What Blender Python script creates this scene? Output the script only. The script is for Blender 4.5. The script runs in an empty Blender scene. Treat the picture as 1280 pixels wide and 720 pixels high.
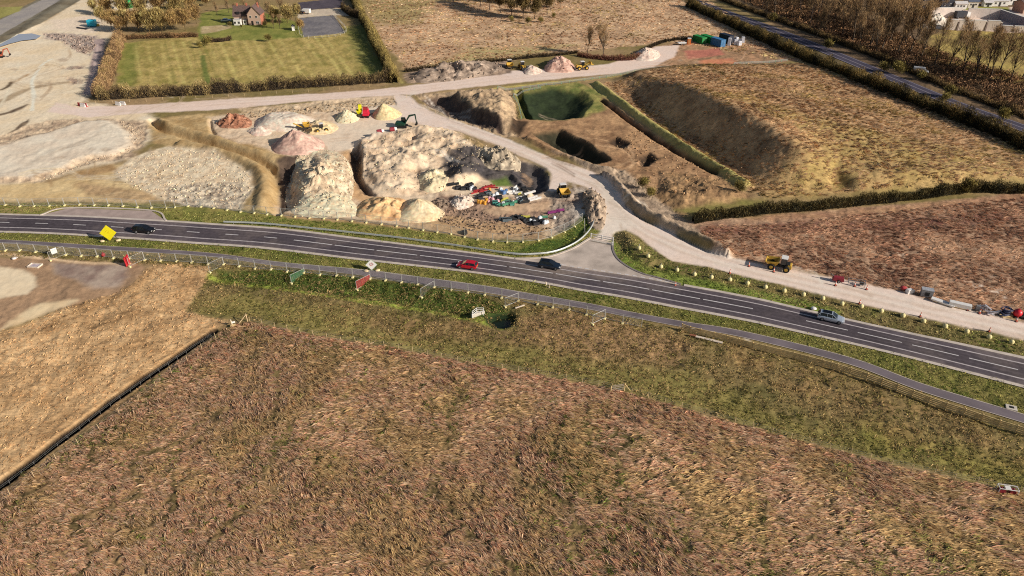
import bpy, bmesh, math, random
import numpy as np
from mathutils import Vector, Matrix

random.seed(7)
rng = np.random.default_rng(11)
SC = bpy.context.scene
COL = SC.collection
R = math.radians

# ------------------------------------------------------------------ camera geometry (real metres)
CAM_H, PITCH, FPX = 73.0, R(32.5), 880.0
SUN_EL, SUN_AZ_SH = R(25.0), R(154.0)          # shadows fall towards SUN_AZ_SH (angle from +X)
KLIT = np.array((0.755, 0.715, 0.695))                                    # sunlit picture value of a white level surface
SUN_K, SKY_K = 5.0, 0.06

def ground(px, py, z=0.0):
    """Point of the site at height z that was surveyed off the aerial photograph."""
    x = (np.asarray(px, float) - 640.0) / FPX
    v = (np.asarray(py, float) - 360.0) / FPX
    dy = math.cos(PITCH) - v * math.sin(PITCH)
    dz = -math.sin(PITCH) - v * math.cos(PITCH)
    t = (z - CAM_H) / dz
    return x * t, dy * t

def gp(px, py, z=0.0):
    x, y = ground(px, py, z)
    return Vector((float(x), float(y), z))

def gpoly(pts):
    a = np.array(pts, float)
    x, y = ground(a[:, 0], a[:, 1])
    return np.stack([x, y], 1)

def lin(rgb):
    c = np.array(rgb, float) / 255.0
    return np.where(c <= 0.04045, c / 12.92, ((c + 0.055) / 1.055) ** 2.4)

def alb(rgb):
    a = lin(rgb) / KLIT
    return np.clip(a / max(1.0, a.max() / 0.9), 0.004, 0.9)

def smoothline(P, step=1.0):
    """Catmull-Rom through P (n,2), resampled about every `step` metres."""
    P = np.asarray(P, float)
    Q = np.vstack([2 * P[0] - P[1], P, 2 * P[-1] - P[-2]])
    out = []
    for i in range(1, len(Q) - 2):
        p0, p1, p2, p3 = Q[i - 1], Q[i], Q[i + 1], Q[i + 2]
        n = max(2, int(np.linalg.norm(p2 - p1) / step))
        for k in range(n):
            t = k / n
            out.append(0.5 * ((2 * p1) + (-p0 + p2) * t + (2 * p0 - 5 * p1 + 4 * p2 - p3) * t * t + (-p0 + 3 * p1 - 3 * p2 + p3) * t ** 3))
    out.append(P[-1])
    return np.array(out)

def resample(P, n):
    P = np.asarray(P, float)
    d = np.r_[0, np.cumsum(np.linalg.norm(np.diff(P, axis=0), axis=1))]
    s = np.linspace(0, d[-1], n)
    return np.stack([np.interp(s, d, P[:, k]) for k in range(P.shape[1])], 1)

# ------------------------------------------------------------------ noise
_tab = rng.random((256, 256))
def vnoise(x, y, seed=0):
    x = x + seed * 17.31; y = y + seed * 9.77
    xi = np.floor(x).astype(int); yi = np.floor(y).astype(int)
    fx = x - xi; fy = y - yi
    fx = fx * fx * fx * (fx * (fx * 6 - 15) + 10); fy = fy * fy * fy * (fy * (fy * 6 - 15) + 10)
    a = _tab[xi % 256, yi % 256]; b = _tab[(xi + 1) % 256, yi % 256]
    c = _tab[xi % 256, (yi + 1) % 256]; d = _tab[(xi + 1) % 256, (yi + 1) % 256]
    return (a * (1 - fx) + b * fx) * (1 - fy) + (c * (1 - fx) + d * fx) * fy

def fbm(x, y, scale, octv=4, seed=0, gain=0.5):
    x = np.asarray(x, float) / scale; y = np.asarray(y, float) / scale
    s = 0; a = 1; t = 0
    for o in range(octv):
        s = s + a * vnoise(x * 0.8 + y * 0.6, y * 0.8 - x * 0.6, seed + o * 3); t += a
        x = x * 2.03 + 5.1; y = y * 2.03 + 3.7; a *= gain
    return s / t

def sstep(a, b, v):
    t = np.clip((v - a) / (b - a), 0, 1)
    return t * t * (3 - 2 * t)

def seg_dist(px, py, P, closed=False):
    P = np.asarray(P, float)
    Q = np.vstack([P, P[:1]]) if closed else P
    best = np.full(px.shape, 1e18)
    for (ax, ay), (bx, by) in zip(Q[:-1], Q[1:]):
        dx, dy = bx - ax, by - ay
        L = dx * dx + dy * dy + 1e-12
        t = np.clip(((px - ax) * dx + (py - ay) * dy) / L, 0, 1)
        best = np.minimum(best, (px - ax - t * dx) ** 2 + (py - ay - t * dy) ** 2)
    return np.sqrt(best)

def inside(px, py, P):
    P = np.asarray(P, float); r = np.zeros(px.shape, bool)
    j = len(P) - 1
    for i in range(len(P)):
        xi, yi = P[i]; xj, yj = P[j]
        c = ((yi > py) != (yj > py)) & (px < (xj - xi) * (py - yi) / (yj - yi + 1e-12) + xi)
        r ^= c; j = i
    return r

def sdist(px, py, P):
    d = seg_dist(px, py, P, True)
    return np.where(inside(px, py, P), d, -d)

# ------------------------------------------------------------------ materials
MATS = {}
def nmat(name, rgb, rough=0.7, metal=0.0, var=0.25, scale=3.0, bump=0.0, raw=False, coat=0.0):
    """Procedural painted / dusty material: base colour broken up by two noises."""
    if name in MATS: return MATS[name]
    m = bpy.data.materials.new(name); m.use_nodes = True
    nt = m.node_tree; b = nt.nodes['Principled BSDF']
    c = np.array(rgb, float) if raw else np.clip(lin(rgb), 0.003, 0.85)
    co = nt.nodes.new('ShaderNodeTexCoord')
    n = nt.nodes.new('ShaderNodeTexNoise'); n.inputs['Scale'].default_value = scale; n.inputs['Detail'].default_value = 5
    nt.links.new(co.outputs['Object'], n.inputs['Vector'])
    r = nt.nodes.new('ShaderNodeValToRGB')
    r.color_ramp.elements[0].position = 0.3; r.color_ramp.elements[1].position = 0.7
    r.color_ramp.elements[0].color = (*(c * (1 - var)), 1); r.color_ramp.elements[1].color = (*np.clip(c * (1 + var), 0, 0.9), 1)
    nt.links.new(n.outputs['Fac'], r.inputs['Fac']); nt.links.new(r.outputs['Color'], b.inputs['Base Color'])
    b.inputs['Roughness'].default_value = rough; b.inputs['Metallic'].default_value = metal
    if coat: b.inputs['Coat Weight'].default_value = coat; b.inputs['Coat Roughness'].default_value = 0.08
    if bump:
        bp = nt.nodes.new('ShaderNodeBump'); bp.inputs['Strength'].default_value = bump; bp.inputs['Distance'].default_value = 0.05
        nt.links.new(n.outputs['Fac'], bp.inputs['Height']); nt.links.new(bp.outputs['Normal'], b.inputs['Normal'])
    MATS[name] = m
    return m

def attr_mat(name, rough=0.85, spec=0.2):
    """Foliage / grass / rubble: colour carried by the mesh, mottled by a fine noise."""
    if name in MATS: return MATS[name]
    m = bpy.data.materials.new(name); m.use_nodes = True
    nt = m.node_tree; b = nt.nodes['Principled BSDF']
    a = nt.nodes.new('ShaderNodeAttribute'); a.attribute_name = 'Col'
    n = nt.nodes.new('ShaderNodeTexNoise'); n.inputs['Scale'].default_value = 1.3; n.inputs['Detail'].default_value = 4
    g = nt.nodes.new('ShaderNodeNewGeometry'); nt.links.new(g.outputs['Position'], n.inputs['Vector'])
    mr = nt.nodes.new('ShaderNodeMapRange'); mr.inputs['From Min'].default_value = 0.25; mr.inputs['From Max'].default_value = 0.75
    mr.inputs['To Min'].default_value = 0.72; mr.inputs['To Max'].default_value = 1.28
    nt.links.new(n.outputs['Fac'], mr.inputs['Value'])
    mx = nt.nodes.new('ShaderNodeVectorMath'); mx.operation = 'SCALE'
    nt.links.new(a.outputs['Color'], mx.inputs[0]); nt.links.new(mr.outputs['Result'], mx.inputs['Scale'])
    nt.links.new(mx.outputs['Vector'], b.inputs['Base Color'])
    b.inputs['Roughness'].default_value = rough; b.inputs['Specular IOR Level'].default_value = spec
    MATS[name] = m
    return m

# ------------------------------------------------------------------ mesh helpers
def mesh_np(name, V, F, mat, parent=None, col=None, smooth=False, nside=None):
    """F: (n,k) int array, one face size. col: per-face or per-vertex colours (linear)."""
    V = np.asarray(V, np.float32); F = np.asarray(F, np.int32)
    me = bpy.data.meshes.new(name)
    k = F.shape[1]
    me.vertices.add(len(V)); me.vertices.foreach_set('co', V.ravel())
    me.loops.add(F.size); me.loops.foreach_set('vertex_index', F.ravel())
    me.polygons.add(len(F)); me.polygons.foreach_set('loop_start', np.arange(0, F.size, k, dtype=np.int32))
    me.polygons.foreach_set('loop_total', np.full(len(F), k, np.int32))
    if smooth: me.polygons.foreach_set('use_smooth', np.ones(len(F), bool))
    me.update(calc_edges=True)
    if col is not None:
        col = np.asarray(col, np.float32)
        if len(col) == len(V) and len(col) != len(F):
            a = me.attributes.new('Col', 'FLOAT_COLOR', 'POINT')
            a.data.foreach_set('color', np.c_[col, np.ones(len(col), np.float32)].ravel().astype(np.float32))
        else:
            a = me.attributes.new('Col', 'FLOAT_COLOR', 'CORNER')
            c = np.repeat(np.c_[col, np.ones(len(col), np.float32)], k, axis=0)
            a.data.foreach_set('color', c.ravel().astype(np.float32))
    me.materials.append(mat)
    o = bpy.data.objects.new(name, me); COL.objects.link(o)
    if parent is not None: o.parent = parent
    return o

class MB:
    """Collects boxes, tubes, prisms ... and links them as ONE mesh object."""
    def __init__(s): s.v = []; s.f = []
    def add(s, V, F):
        b = len(s.v); s.v += [tuple(v) for v in V]; s.f += [tuple(b + i for i in f) for f in F]; return s
    def box(s, c, d, rot=0.0, taper=1.0, tilt=0.0):
        cx, cy, cz = c; dx, dy, dz = d[0] / 2, d[1] / 2, d[2] / 2
        M = Matrix.Rotation(rot, 3, 'Z') @ Matrix.Rotation(tilt, 3, 'Y')
        V = []
        for z, t in ((-dz, 1.0), (dz, taper)):
            for x, y in ((-dx, -dy), (dx, -dy), (dx, dy), (-dx, dy)):
                p = M @ Vector((x * t, y * t, z)); V.append((cx + p.x, cy + p.y, cz + p.z))
        return s.add(V, [(3, 2, 1, 0), (4, 5, 6, 7), (0, 1, 5, 4), (1, 2, 6, 5), (2, 3, 7, 6), (3, 0, 4, 7)])
    def tube(s, a, b, r, n=6, r2=None):
        a = Vector(a); b = Vector(b); r2 = r if r2 is None else r2
        d = (b - a).normalized(); u = d.orthogonal().normalized(); w = d.cross(u)
        V = []
        for p, q in ((a, r), (b, r2)):
            for i in range(n):
                t = 2 * math.pi * i / n; V.append(p + (u * math.cos(t) + w * math.sin(t)) * q)
        F = [(i, (i + 1) % n, n + (i + 1) % n, n + i) for i in range(n)]
        return s.add(V, F + [tuple(reversed(range(n))), tuple(range(n, 2 * n))])
    def path(s, pts, r, n=6):
        for a, b in zip(pts[:-1], pts[1:]): s.tube(a, b, r, n)
        return s
    def prism(s, prof, y0, y1, inset=0.0):
        """profile in x-z, extruded along y, optionally pinched in at the ends"""
        n = len(prof); cx = sum(p[0] for p in prof) / n; cz = sum(p[1] for p in prof) / n
        V = []
        for y, k in ((y0, inset), (y1, inset)):
            for x, z in prof: V.append((x + (cx - x) * k, y, z + (cz - z) * k))
        F = [(i, (i + 1) % n, n + (i + 1) % n, n + i) for i in range(n)]
        return s.add(V, F + [tuple(reversed(range(n))), tuple(range(n, 2 * n))])
    def loft(s, rings, cap=True):
        n = len(rings[0]); V = [p for r in rings for p in r]; F = []
        for k in range(len(rings) - 1):
            for i in range(n): F.append((k * n + i, k * n + (i + 1) % n, (k + 1) * n + (i + 1) % n, (k + 1) * n + i))
        if cap: F += [tuple(reversed(range(n))), tuple(range((len(rings) - 1) * n, len(rings) * n))]
        return s.add(V, F)
    def sphere(s, c, r, n=8, m=5, sz=1.0):
        rings = []
        for j in range(1, m):
            t = math.pi * j / m
            rings.append([(c[0] + r * math.sin(t) * math.cos(2 * math.pi * i / n), c[1] + r * math.sin(t) * math.sin(2 * math.pi * i / n), c[2] - r * sz * math.cos(t)) for i in range(n)])
        return s.loft(rings)
    def build(s, name, mat, parent=None, smooth=False, bevel=0.0):
        me = bpy.data.meshes.new(name); me.from_pydata(s.v, [], s.f)
        bm = bmesh.new(); bm.from_mesh(me); bmesh.ops.recalc_face_normals(bm, faces=bm.faces[:])
        if bevel:
            bmesh.ops.bevel(bm, geom=bm.edges[:], offset=bevel, segments=2, affect='EDGES', profile=0.6, clamp_overlap=True)
        bm.to_mesh(me); bm.free()
        if smooth:
            for p in me.polygons: p.use_smooth = True
        me.materials.append(mat)
        o = bpy.data.objects.new(name, me); COL.objects.link(o)
        if parent is not None: o.parent = parent
        return o

def tag(o, label=None, cat=None, group=None, kind=None):
    if label: o['label'] = label
    if cat: o['category'] = cat
    if group: o['group'] = group
    if kind: o['kind'] = kind
    return o

def thing(name, label, cat, loc=(0, 0, 0), rz=0.0, group=None, scale=1.0):
    o = bpy.data.objects.new(name, None); COL.objects.link(o); o.empty_display_size = 0.3
    o.location = loc; o.rotation_euler = (0, 0, rz); o.scale = (scale,) * 3
    return tag(o, label, cat, group)

def dup(root, loc, rz=0.0, label=None, group=None, scale=None):
    r = root.copy(); COL.objects.link(r); r.location = loc; r.rotation_euler = (0, 0, rz)
    if scale is not None: r.scale = (scale,) * 3 if not hasattr(scale, '__len__') else scale
    if label: r['label'] = label
    if group: r['group'] = group
    for ch in list(root.children):
        c = ch.copy(); COL.objects.link(c); c.parent = r
        for g in list(ch.children):
            d = g.copy(); COL.objects.link(d); d.parent = c
    return r

class Proto:
    """first call of .put() uses the built thing itself, later calls copy it with its parts"""
    def __init__(s, root): s.root = root; s.used = False
    def put(s, loc, rz=0.0, label=None, group=None, scale=None):
        if s.used: return dup(s.root, loc, rz, label, group, scale)
        s.used = True; r = s.root; r.location = loc; r.rotation_euler = (0, 0, rz)
        if scale is not None: r.scale = (scale,) * 3 if not hasattr(scale, '__len__') else scale
        if label: r['label'] = label
        if group: r['group'] = group
        return r
# ------------------------------------------------------------------ road alignments (surveyed points)
RT = [(-420,254),(-160,262),(-60,265.5),(0,267.8),(60,269),(128,272),(206,276),(260,280),(344,285.4),(448,298.3),(500,304.6),(563,313),(647,323.8),(700,331),(740,337),(790,344),(849,355.6),(915,367.5),(980,380.4),(1073,403.6),(1206,431),(1280,447.4),(1400,474),(1650,535),(1900,600)]
RB = [(-420,274),(-160,283),(-60,287),(0,289.6),(94,293),(150,297),(260,304.6),(344,311.5),(448,324),(500,330),(584,339),(688,354.8),(720,361.5),(824,379.4),(928,399.2),(980,411),(1073,430),(1206,464.7),(1280,483.3),(1400,514),(1650,584),(1900,660)]
PT = [(-420,281),(-160,293),(0,299.6),(125,307),(260,316),(344,327),(448,336.5),(500,343),(605,357),(647,364.5),(700,373),(778,387.7),(856,402.5),(929,413.8),(1062,446.7),(1151,479),(1280,517.8),(1400,556),(1650,642),(1900,735)]
PB = [(-420,285),(-160,297),(0,303.8),(125,312),(260,320.6),(344,332),(448,343.7),(500,351.5),(605,365.6),(688,379),(740,387),(778,395),(856,409),(929,422),(1062,455.5),(1151,489),(1280,529),(1400,567),(1650,655),(1900,750)]
NR = 320
def both(A, B, n=NR):
    a = resample(smoothline(gpoly(A), 2.0), n); b = resample(smoothline(gpoly(B), 2.0), n)
    return a, b
roadT, roadB = both(RT, RB)
pathT, pathB = both(PT, PB)
# make opposite points face each other: project the far edge on the near one
def match(T, B):
    c = (T + B) / 2; t = np.gradient(c, axis=0); t /= np.linalg.norm(t, axis=1)[:, None]
    nrm = np.stack([-t[:, 1], t[:, 0]], 1)
    w = np.abs(((T - B) * nrm).sum(1)); k = np.ones(25) / 25
    w = np.convolve(np.pad(w, 12, 'edge'), k, 'valid')
    return c + nrm * w[:, None] / 2, c - nrm * w[:, None] / 2
roadT, roadB = match(roadT, roadB); pathT, pathB = match(pathT, pathB)

# ------------------------------------------------------------------ terrain grid
NU, ND = 1040, 620
uu = np.linspace(-1, 1, NU)
dd = np.exp(np.linspace(math.log(44), math.log(440), ND))
def hw(d): return np.maximum(36 + 0.665 * d, 36.0)
ux = np.r_[-14, -6, -3, -1.8, -1.25, uu, 1.25, 1.8, 3, 6, 14]
dx_ = np.r_[-400, -100, 10, 34, dd, 455, 490, 560, 700, 1000, 1600, 3000, 7000]
U, Dg = np.meshgrid(ux, dx_)
X = U * hw(Dg); Y = Dg.copy()
NRW, NCL = X.shape
H = np.zeros_like(X)
CX = np.zeros(X.shape + (3,)); DT = np.zeros(X.shape + (3,)); ZID = np.zeros(X.shape, int)
ZN = ['ground']
N_big = fbm(X, Y, 14, 4, 1); N_mid = fbm(X, Y, 4, 4, 2); N_sm = fbm(X, Y, 1.3, 3, 3); N_edge = fbm(X, Y, 5, 3, 9) - 0.5

def region(P, pad):
    mn = P.min(0) - pad; mx = P.max(0) + pad
    return np.where((X >= mn[0]) & (X <= mx[0]) & (Y >= mn[1]) & (Y <= mx[1]))

def contrast(n, k=2.2): return np.clip((n - 0.5) * k + 0.5, 0, 1)

def zone(pts, c1, c2, ns=6, soft=0.7, en=2.0, det=(0.35, 0.0, 0.3), name=None, seed=5, world=False, op=1.0):
    P = np.asarray(pts, float) if world else gpoly(pts)
    I = region(P, soft + en + 1)
    if not len(I[0]): return
    x, y = X[I], Y[I]
    s = sdist(x, y, P) + N_edge[I] * en * 2
    w = sstep(-soft, soft, s)[:, None] * op
    n = contrast(fbm(x, y, ns, 5, seed, 0.6))[:, None]
    c = alb(c1) * (1 - n) + alb(c2) * n
    CX[I] = CX[I] * (1 - w) + c * w
    DT[I] = DT[I] * (1 - w) + np.array(det) * w
    if name:
        if name not in ZN: ZN.append(name)
        z = ZID[I]; z[w[:, 0] > 0.5] = ZN.index(name); ZID[I] = z

def stroke(pts, width, c1, c2=None, soft=0.5, en=0.6, det=None, op=1.0, ns=3, name=None, world=False, seed=8):
    P = np.asarray(pts, float) if world else smoothline(gpoly(pts), 3.0)
    I = region(P, width + soft + en + 1)
    if not len(I[0]): return
    x, y = X[I], Y[I]
    s = width / 2 - seg_dist(x, y, P) + N_edge[I] * en * 2
    w = sstep(-soft, soft, s)[:, None] * op
    n = contrast(fbm(x, y, ns, 4, seed, 0.6))[:, None]
    c = alb(c1) * (1 - n) + alb(c2 if c2 is not None else c1) * n
    CX[I] = CX[I] * (1 - w) + c * w
    if det is not None: DT[I] = DT[I] * (1 - w) + np.array(det) * w
    if name:
        if name not in ZN: ZN.append(name)
        z = ZID[I]; z[w[:, 0] > 0.5] = ZN.index(name); ZID[I] = z

def raise_line(pts, width, h, rough=0.0, en=0.5, flat=0.0, world=False):
    """bund (h>0) or ditch (h<0) along a line"""
    P = np.asarray(pts, float) if world else smoothline(gpoly(pts), 3.0)
    I = region(P, width + 2)
    x, y = X[I], Y[I]
    s = 1 - (seg_dist(x, y, P) + N_edge[I] * en) / (width / 2)
    k = sstep(0, 1 - flat, s)
    H[I] += k * h * (1 + rough * (N_mid[I] - 0.5) * 2)

def raise_area(pts, h, slope, rough=0.0, rs=2.5, en=1.0, world=False, power=1.0):
    """mound (h>0) or pit (h<0); slope = metres from edge to full height"""
    P = np.asarray(pts, float) if world else gpoly(pts)
    I = region(P, 3)
    x, y = X[I], Y[I]
    s = sdist(x, y, P) + N_edge[I] * en * 2
    k = np.clip(s / slope, 0, 1) ** power
    k = k * (1.25 - 0.25 * k)
    H[I] += k * h * (1 + rough * (fbm(x, y, rs, 4, 21, 0.6) - 0.5) * 2)

# base: rough winter pasture
n = contrast(N_big)[..., None]
CX[:] = alb((150, 122, 88)) * (1 - n) + alb((120, 104, 62)) * n
DT[:] = (0.35, 0.2, 0.3)

# ---- far fields
FIELD_TOP = [(440,-30),(840,-30),(960,50),(1010,78),(940,70),(840,52),(730,64),(640,75),(540,88),(510,88),(470,45)]
zone(FIELD_TOP, (200,164,128), (164,130,100), 5, 1.2, 2, (0.4, 0.3, 0.3), 'pasture_field')
zone([(445,0),(560,-10),(520,30),(470,30)], (150,135,75), (120,110,60), 6, 4, 4, (0.4,0.3,0.4), op=0.6)
zone([(590,60),(720,56),(690,66),(560,82),(530,84)], (150,140,85), (178,150,105), 5, 3, 3, (0.4,0.3,0.4), op=0.7)
FIELD_R = [(755,104),(840,92),(1010,79),(1280,186),(1420,245),(1420,225),(1280,226),(1190,234),(960,248),(935,240),(880,205)]
zone(FIELD_R, (182,144,104), (140,108,78), 4, 1.0, 1.5, (0.6, 0.45, 0.7), 'pasture_field')
zone([(900,150),(1280,205),(1280,232),(1190,238),(950,250),(1020,205)], (150,128,72), (172,142,92), 5, 6, 4, (0.45,0.4,0.5), op=0.75)
zone([(845,285),(870,272),(960,270),(1130,255),(1280,240),(1700,205),(1700,510),(1420,440),(1280,403),(1168,377),(1046,348),(918,324),(893,318)], (172,138,110), (140,106,84), 3.5, 0.8, 1.2, (0.5,0.5,0.6), 'rough_field')
stroke([(880,290),(960,285),(1060,282),(1130,281),(1200,274),(1290,270)], 4.5, (112,70,60), (128,84,68), 2.0, 1.5, (0.5,0.5,0.6), 0.85)
stroke([(940,274),(1060,268),(1150,258),(1280,246)], 3.0, (176,132,92), (150,106,80), 1.5, 1.0, op=0.6)
# green paddock and lawn of the farmhouse
FIELD_G = [(146,108),(150,54),(240,46),(300,38),(445,32),(484,96),(360,106),(250,108)]
zone(FIELD_G, (140,122,66), (176,150,92), 5, 0.8, 1.0, (0.5,0.3,0.4), 'paddock')
zone([(146,108),(150,54),(175,52),(168,108)], (96,104,44), (120,120,58), 5, 3, 2, (0.3,0.1,0.3), op=0.8)
zone([(430,36),(462,26),(486,94),(455,96),(440,60)], (76,88,40), (104,106,52), 5, 4, 3, (0.3,0.1,0.3), op=0.8)
zone([(247,52),(252,16),(300,8),(372,28),(384,46),(330,50)], (104,108,50), (134,128,66), 6, 1.0, 1.5, (0.35,0.1,0.3), 'lawn')
for k in range(40):                                            # mower stripes of the paddock
    x0 = 160 + k * 7.6 + rng.uniform(-2, 2)
    stroke([(x0 + 10 + k * 0.9 , 104), (x0 + (k - 14) * -0.2, 55 - k * 0.3)], 0.7, (190,174,104) if k % 2 else (104,104,48), None, 0.6, 0.9, op=rng.uniform(0.2, 0.6))
stroke([(253,70),(257,92),(261,104)], 2.2, (84,98,44), None, 0.6, 0.4, op=0.8)
zone([(252,33),(288,31),(290,35),(270,40),(252,42)], (182,160,122), (160,136,100), 4, 0.8, 0.8, (0.4,0,0.3))
# riding arena and yard
zone([(373.5,22.5),(417,19),(432,41),(379.6,46.5)], (104,98,100), (122,114,112), 5, 0.3, 0.2, (0.3,0.1,0.3), 'riding_arena')
zone([(372,14),(420,10),(440,14),(440,20),(418,19),(373,22)], (196,176,150), (180,160,140), 5, 0.6, 0.6, (0.3,0,0.3), 'yard')
zone([(372,3),(425,-2),(436,9),(375,13)], (72,64,70), (88,78,82), 5, 0.4, 0.3, (0.3,0.1,0.3), 'riding_arena')

# ---- top right: motorway cutting, scrub floor and yard
zone([(880,-20),(1300,-20),(1450,60),(1450,235),(1280,165),(1120,98),(985,40)], (92,74,58), (122,98,72), 6, 1.5, 2, (0.5,0.2,0.6), 'woodland_floor')
zone([(1150,56),(1180,38),(1290,38),(1420,60),(1420,140),(1290,112),(1220,92),(1160,74)], (172,148,84), (140,116,72), 6, 3, 3, (0.45,0.25,0.5))
zone([(1130,8),(1430,10),(1430,44),(1250,41),(1150,30)], (214,190,172), (196,166,150), 8, 1.0, 1.0, (0.25,0,0.2), 'yard')
zone([(1200,12),(1262,16),(1262,9),(1206,8)], (150,140,72), (120,120,60), 5, 0.8, 0.8)
zone([(1257,32),(1290,30),(1290,36),(1262,37)], (196,80,52), (180,70,50), 4, 0.8, 0.5)
MWT = [(780,-40),(866,-3),(980,38),(1100,86),(1200,127),(1280,155.5),(1420,207)]
MWB = [(764,-40),(856,-2),(980,46.5),(1100,96),(1200,137),(1280,165.5),(1420,217)]
zone([(760,-20),(856,-2),(980,47),(1100,96),(1200,137),(1280,166),(1420,218),(1420,246),(1280,190),(1010,79),(960,56),(840,-5)], (100,84,58), (78,66,46), 5, 1.0, 1.0, (0.5,0.1,0.6))
stroke([(1000,77),(1100,112),(1200,152),(1285,187),(1420,242)], 3.0, (188,156,104), (160,130,88), 1.0, 0.6)
stroke([(1060,93),(1120,118),(1200,151)], 0.9, (120,130,170), None, 0.3, 0.2, op=0.8)

# ---- top left: carriageway under construction, embankment, ponds, pale stripped ground
PALE = [(-120,70),(0,52),(60,25),(130,-20),(260,-20),(150,30),(128,60),(108,128),(180,140),(200,150),(190,175),(150,200),(40,230),(-120,240)]
zone(PALE, (236,214,184), (212,186,152), 9, 2, 2, (0.25,0,0.25), 'stripped_ground')
zone([(-120,60),(0,22),(54,-4),(100,-30),(150,-30),(104,-2),(50,30),(0,56),(-120,100)], (124,114,96), (104,92,74), 8, 0.5, 0.3, (0.25,0,0.3), 'embankment')
zone([(-120,42),(0,25),(56,-2),(72,-12),(92,-12),(76,0),(0,44),(-120,82)], (142,132,126), (158,146,134), 9, 0.4, 0.2, (0.2,0,0.2), 'carriageway')
zone([(-60,32),(0,9),(28,8),(24,14),(0,23),(-60,45)], (150,140,80), (130,120,66), 5, 0.7, 0.4)
stroke([(-60,86),(0,55),(24,44)], 0.9, (240,226,200), None, 0.3, 0.1)
zone([(62,26),(120,18),(128,32),(118,42),(66,36)], (236,210,184), (220,196,170), 5, 2, 2)
zone([(52,40),(120,44),(124,54),(112,70),(96,64),(80,52),(56,48)], (146,128,118), (196,172,150), 2.2, 1.5, 2, (0.6,0,0.8))
for p in [[(92,60),(110,58),(118,62),(108,68)], [(80,84),(100,82),(106,86),(84,86)], [(84,96),(100,98),(104,104),(88,106)]]:
    zone(p, (136,112,100), (180,154,130), 2, 1.2, 1.5, (0.6,0,0.8))
stroke([(-10,132),(20,118),(40,110),(62,106),(84,103)], 3.2, (176,152,122), (160,136,108), 1.0, 1.0)
stroke([(40,138),(42,120),(40,102),(46,90),(54,80),(64,74)], 1.2, (250,238,214), None, 0.4, 0.3)
stroke([(0,112),(12,106),(30,96),(44,88),(56,82)], 1.2, (170,136,100), (220,200,170), 0.8, 1.2)
stroke([(2,112),(10,108),(14,103)], 2.0, (96,78,60), None, 0.6, 0.5)
stroke([(-5,145),(14,140),(34,131)], 2.0, (128,104,80), (90,74,62), 0.7, 0.8)
stroke([(-5,173),(10,168),(28,156),(36,149)], 1.4, (88,72,60), (150,126,100), 0.5, 0.8)
stroke([(112,116),(118,96),(122,76),(124,58),(124,50)], 4.4, (150,128,122), (176,152,142), 0.8, 0.4, (0.25,0,0.3), name='haul_road')
stroke([(110,116),(116,96),(120,76),(122,56)], 1.0, (196,170,158), None, 0.4, 0.3, op=0.7)
# large level pad left of centre with churned margin
zone([(-120,176),(0,170),(60,150),(125,148),(178,152),(186,165),(180,182),(165,196),(120,204),(90,214),(50,228),(0,229),(-120,234)], (206,178,146), (150,124,102), 2.0, 1.2, 2.5, (0.5,0,0.6))
zone([(-120,195),(0,186),(60,168),(110,150),(140,152),(160,166),(166,180),(150,190),(110,198),(85,210),(50,221),(0,224),(-120,230)], (224,206,182), (206,184,160), 6, 1.5, 2.0, (0.22,0,0.2), 'work_pad')
for k in range(9): stroke([(10 + k * 14, 222 - k * 6.5), (40 + k * 13, 204 - k * 5)], 0.9, (184,164,142), None, 0.8, 0.5, op=0.5)
zone([(-120,234),(0,231),(60,228),(110,212),(150,205),(142,226),(190,232),(206,246),(180,253),(60,251),(-120,254)], (206,176,130), (190,158,112), 5, 1.5, 1.5, (0.3,0.1,0.3), 'stripped_ground')
zone([(95,214),(140,206),(150,212),(110,222),(90,222)], (150,116,78), (170,136,96), 3, 1, 1)
zone([(100,230),(185,238),(205,250),(150,252),(110,244)], (160,130,96), (186,152,112), 3, 1.5, 1.5, (0.4,0,0.4))
zone([(140,215),(170,196),(212,182),(270,190),(315,215),(318,236),(300,262),(262,262),(206,250),(170,236)], (230,208,176), (196,168,136), 1.6, 1.0, 1.5, (0.45,0,0.5), 'stripped_ground')
zone([(204,232),(300,226),(312,240),(298,264),(250,262),(205,250)], (214,194,166), (136,116,98), 1.3, 1.2, 1.5, (0.6,0,0.7))
zone([(186,150),(210,146),(262,142),(330,150),(372,196),(352,262),(320,268),(306,262),(322,236),(316,214),(270,190),(212,182),(190,178)], (186,156,112), (158,126,84), 4, 1.2, 1.0, (0.35,0.1,0.4), 'earth_bund')
zone([(262,146),(300,142),(392,196),(368,200),(330,186),(270,172)], (214,186,156), (190,160,130), 3, 1.5, 1.5, (0.4,0,0.5))

# ---- the works compound: pale ground
zone([(262,150),(330,136),(420,124),(500,118),(540,150),(600,190),(660,200),(700,232),(736,270),(730,292),(640,304),(580,294),(460,278),(350,268),(350,230),(372,196)], (230,202,170), (200,168,136), 4, 1.5, 2.0, (0.35,0,0.4), 'works_compound')
zone([(360,168),(400,158),(440,140),(500,128),(520,150),(480,175),(440,186),(410,192),(380,190)], (226,202,176), (212,186,160), 6, 2, 2, (0.2,0,0.2))
zone([(300,136),(420,126),(500,122),(496,130),(420,138),(310,146)], (168,140,108), (206,178,144), 2, 1.0, 1.2, (0.5,0,0.8))
zone([(425,190),(446,186),(440,215),(455,240),(470,250),(456,254),(436,246)], (212,170,124), (190,146,104), 3, 1, 1)
zone([(545,240),(600,246),(690,250),(705,262),(692,282),(620,286),(548,282),(540,262)], (164,132,108), (128,102,86), 2.0, 1.2, 1.5, (0.5,0,0.7))
zone([(600,262),(640,255),(690,250),(702,256),(660,265),(620,270)], (206,170,134), (186,150,118), 3, 1, 1)
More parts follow.
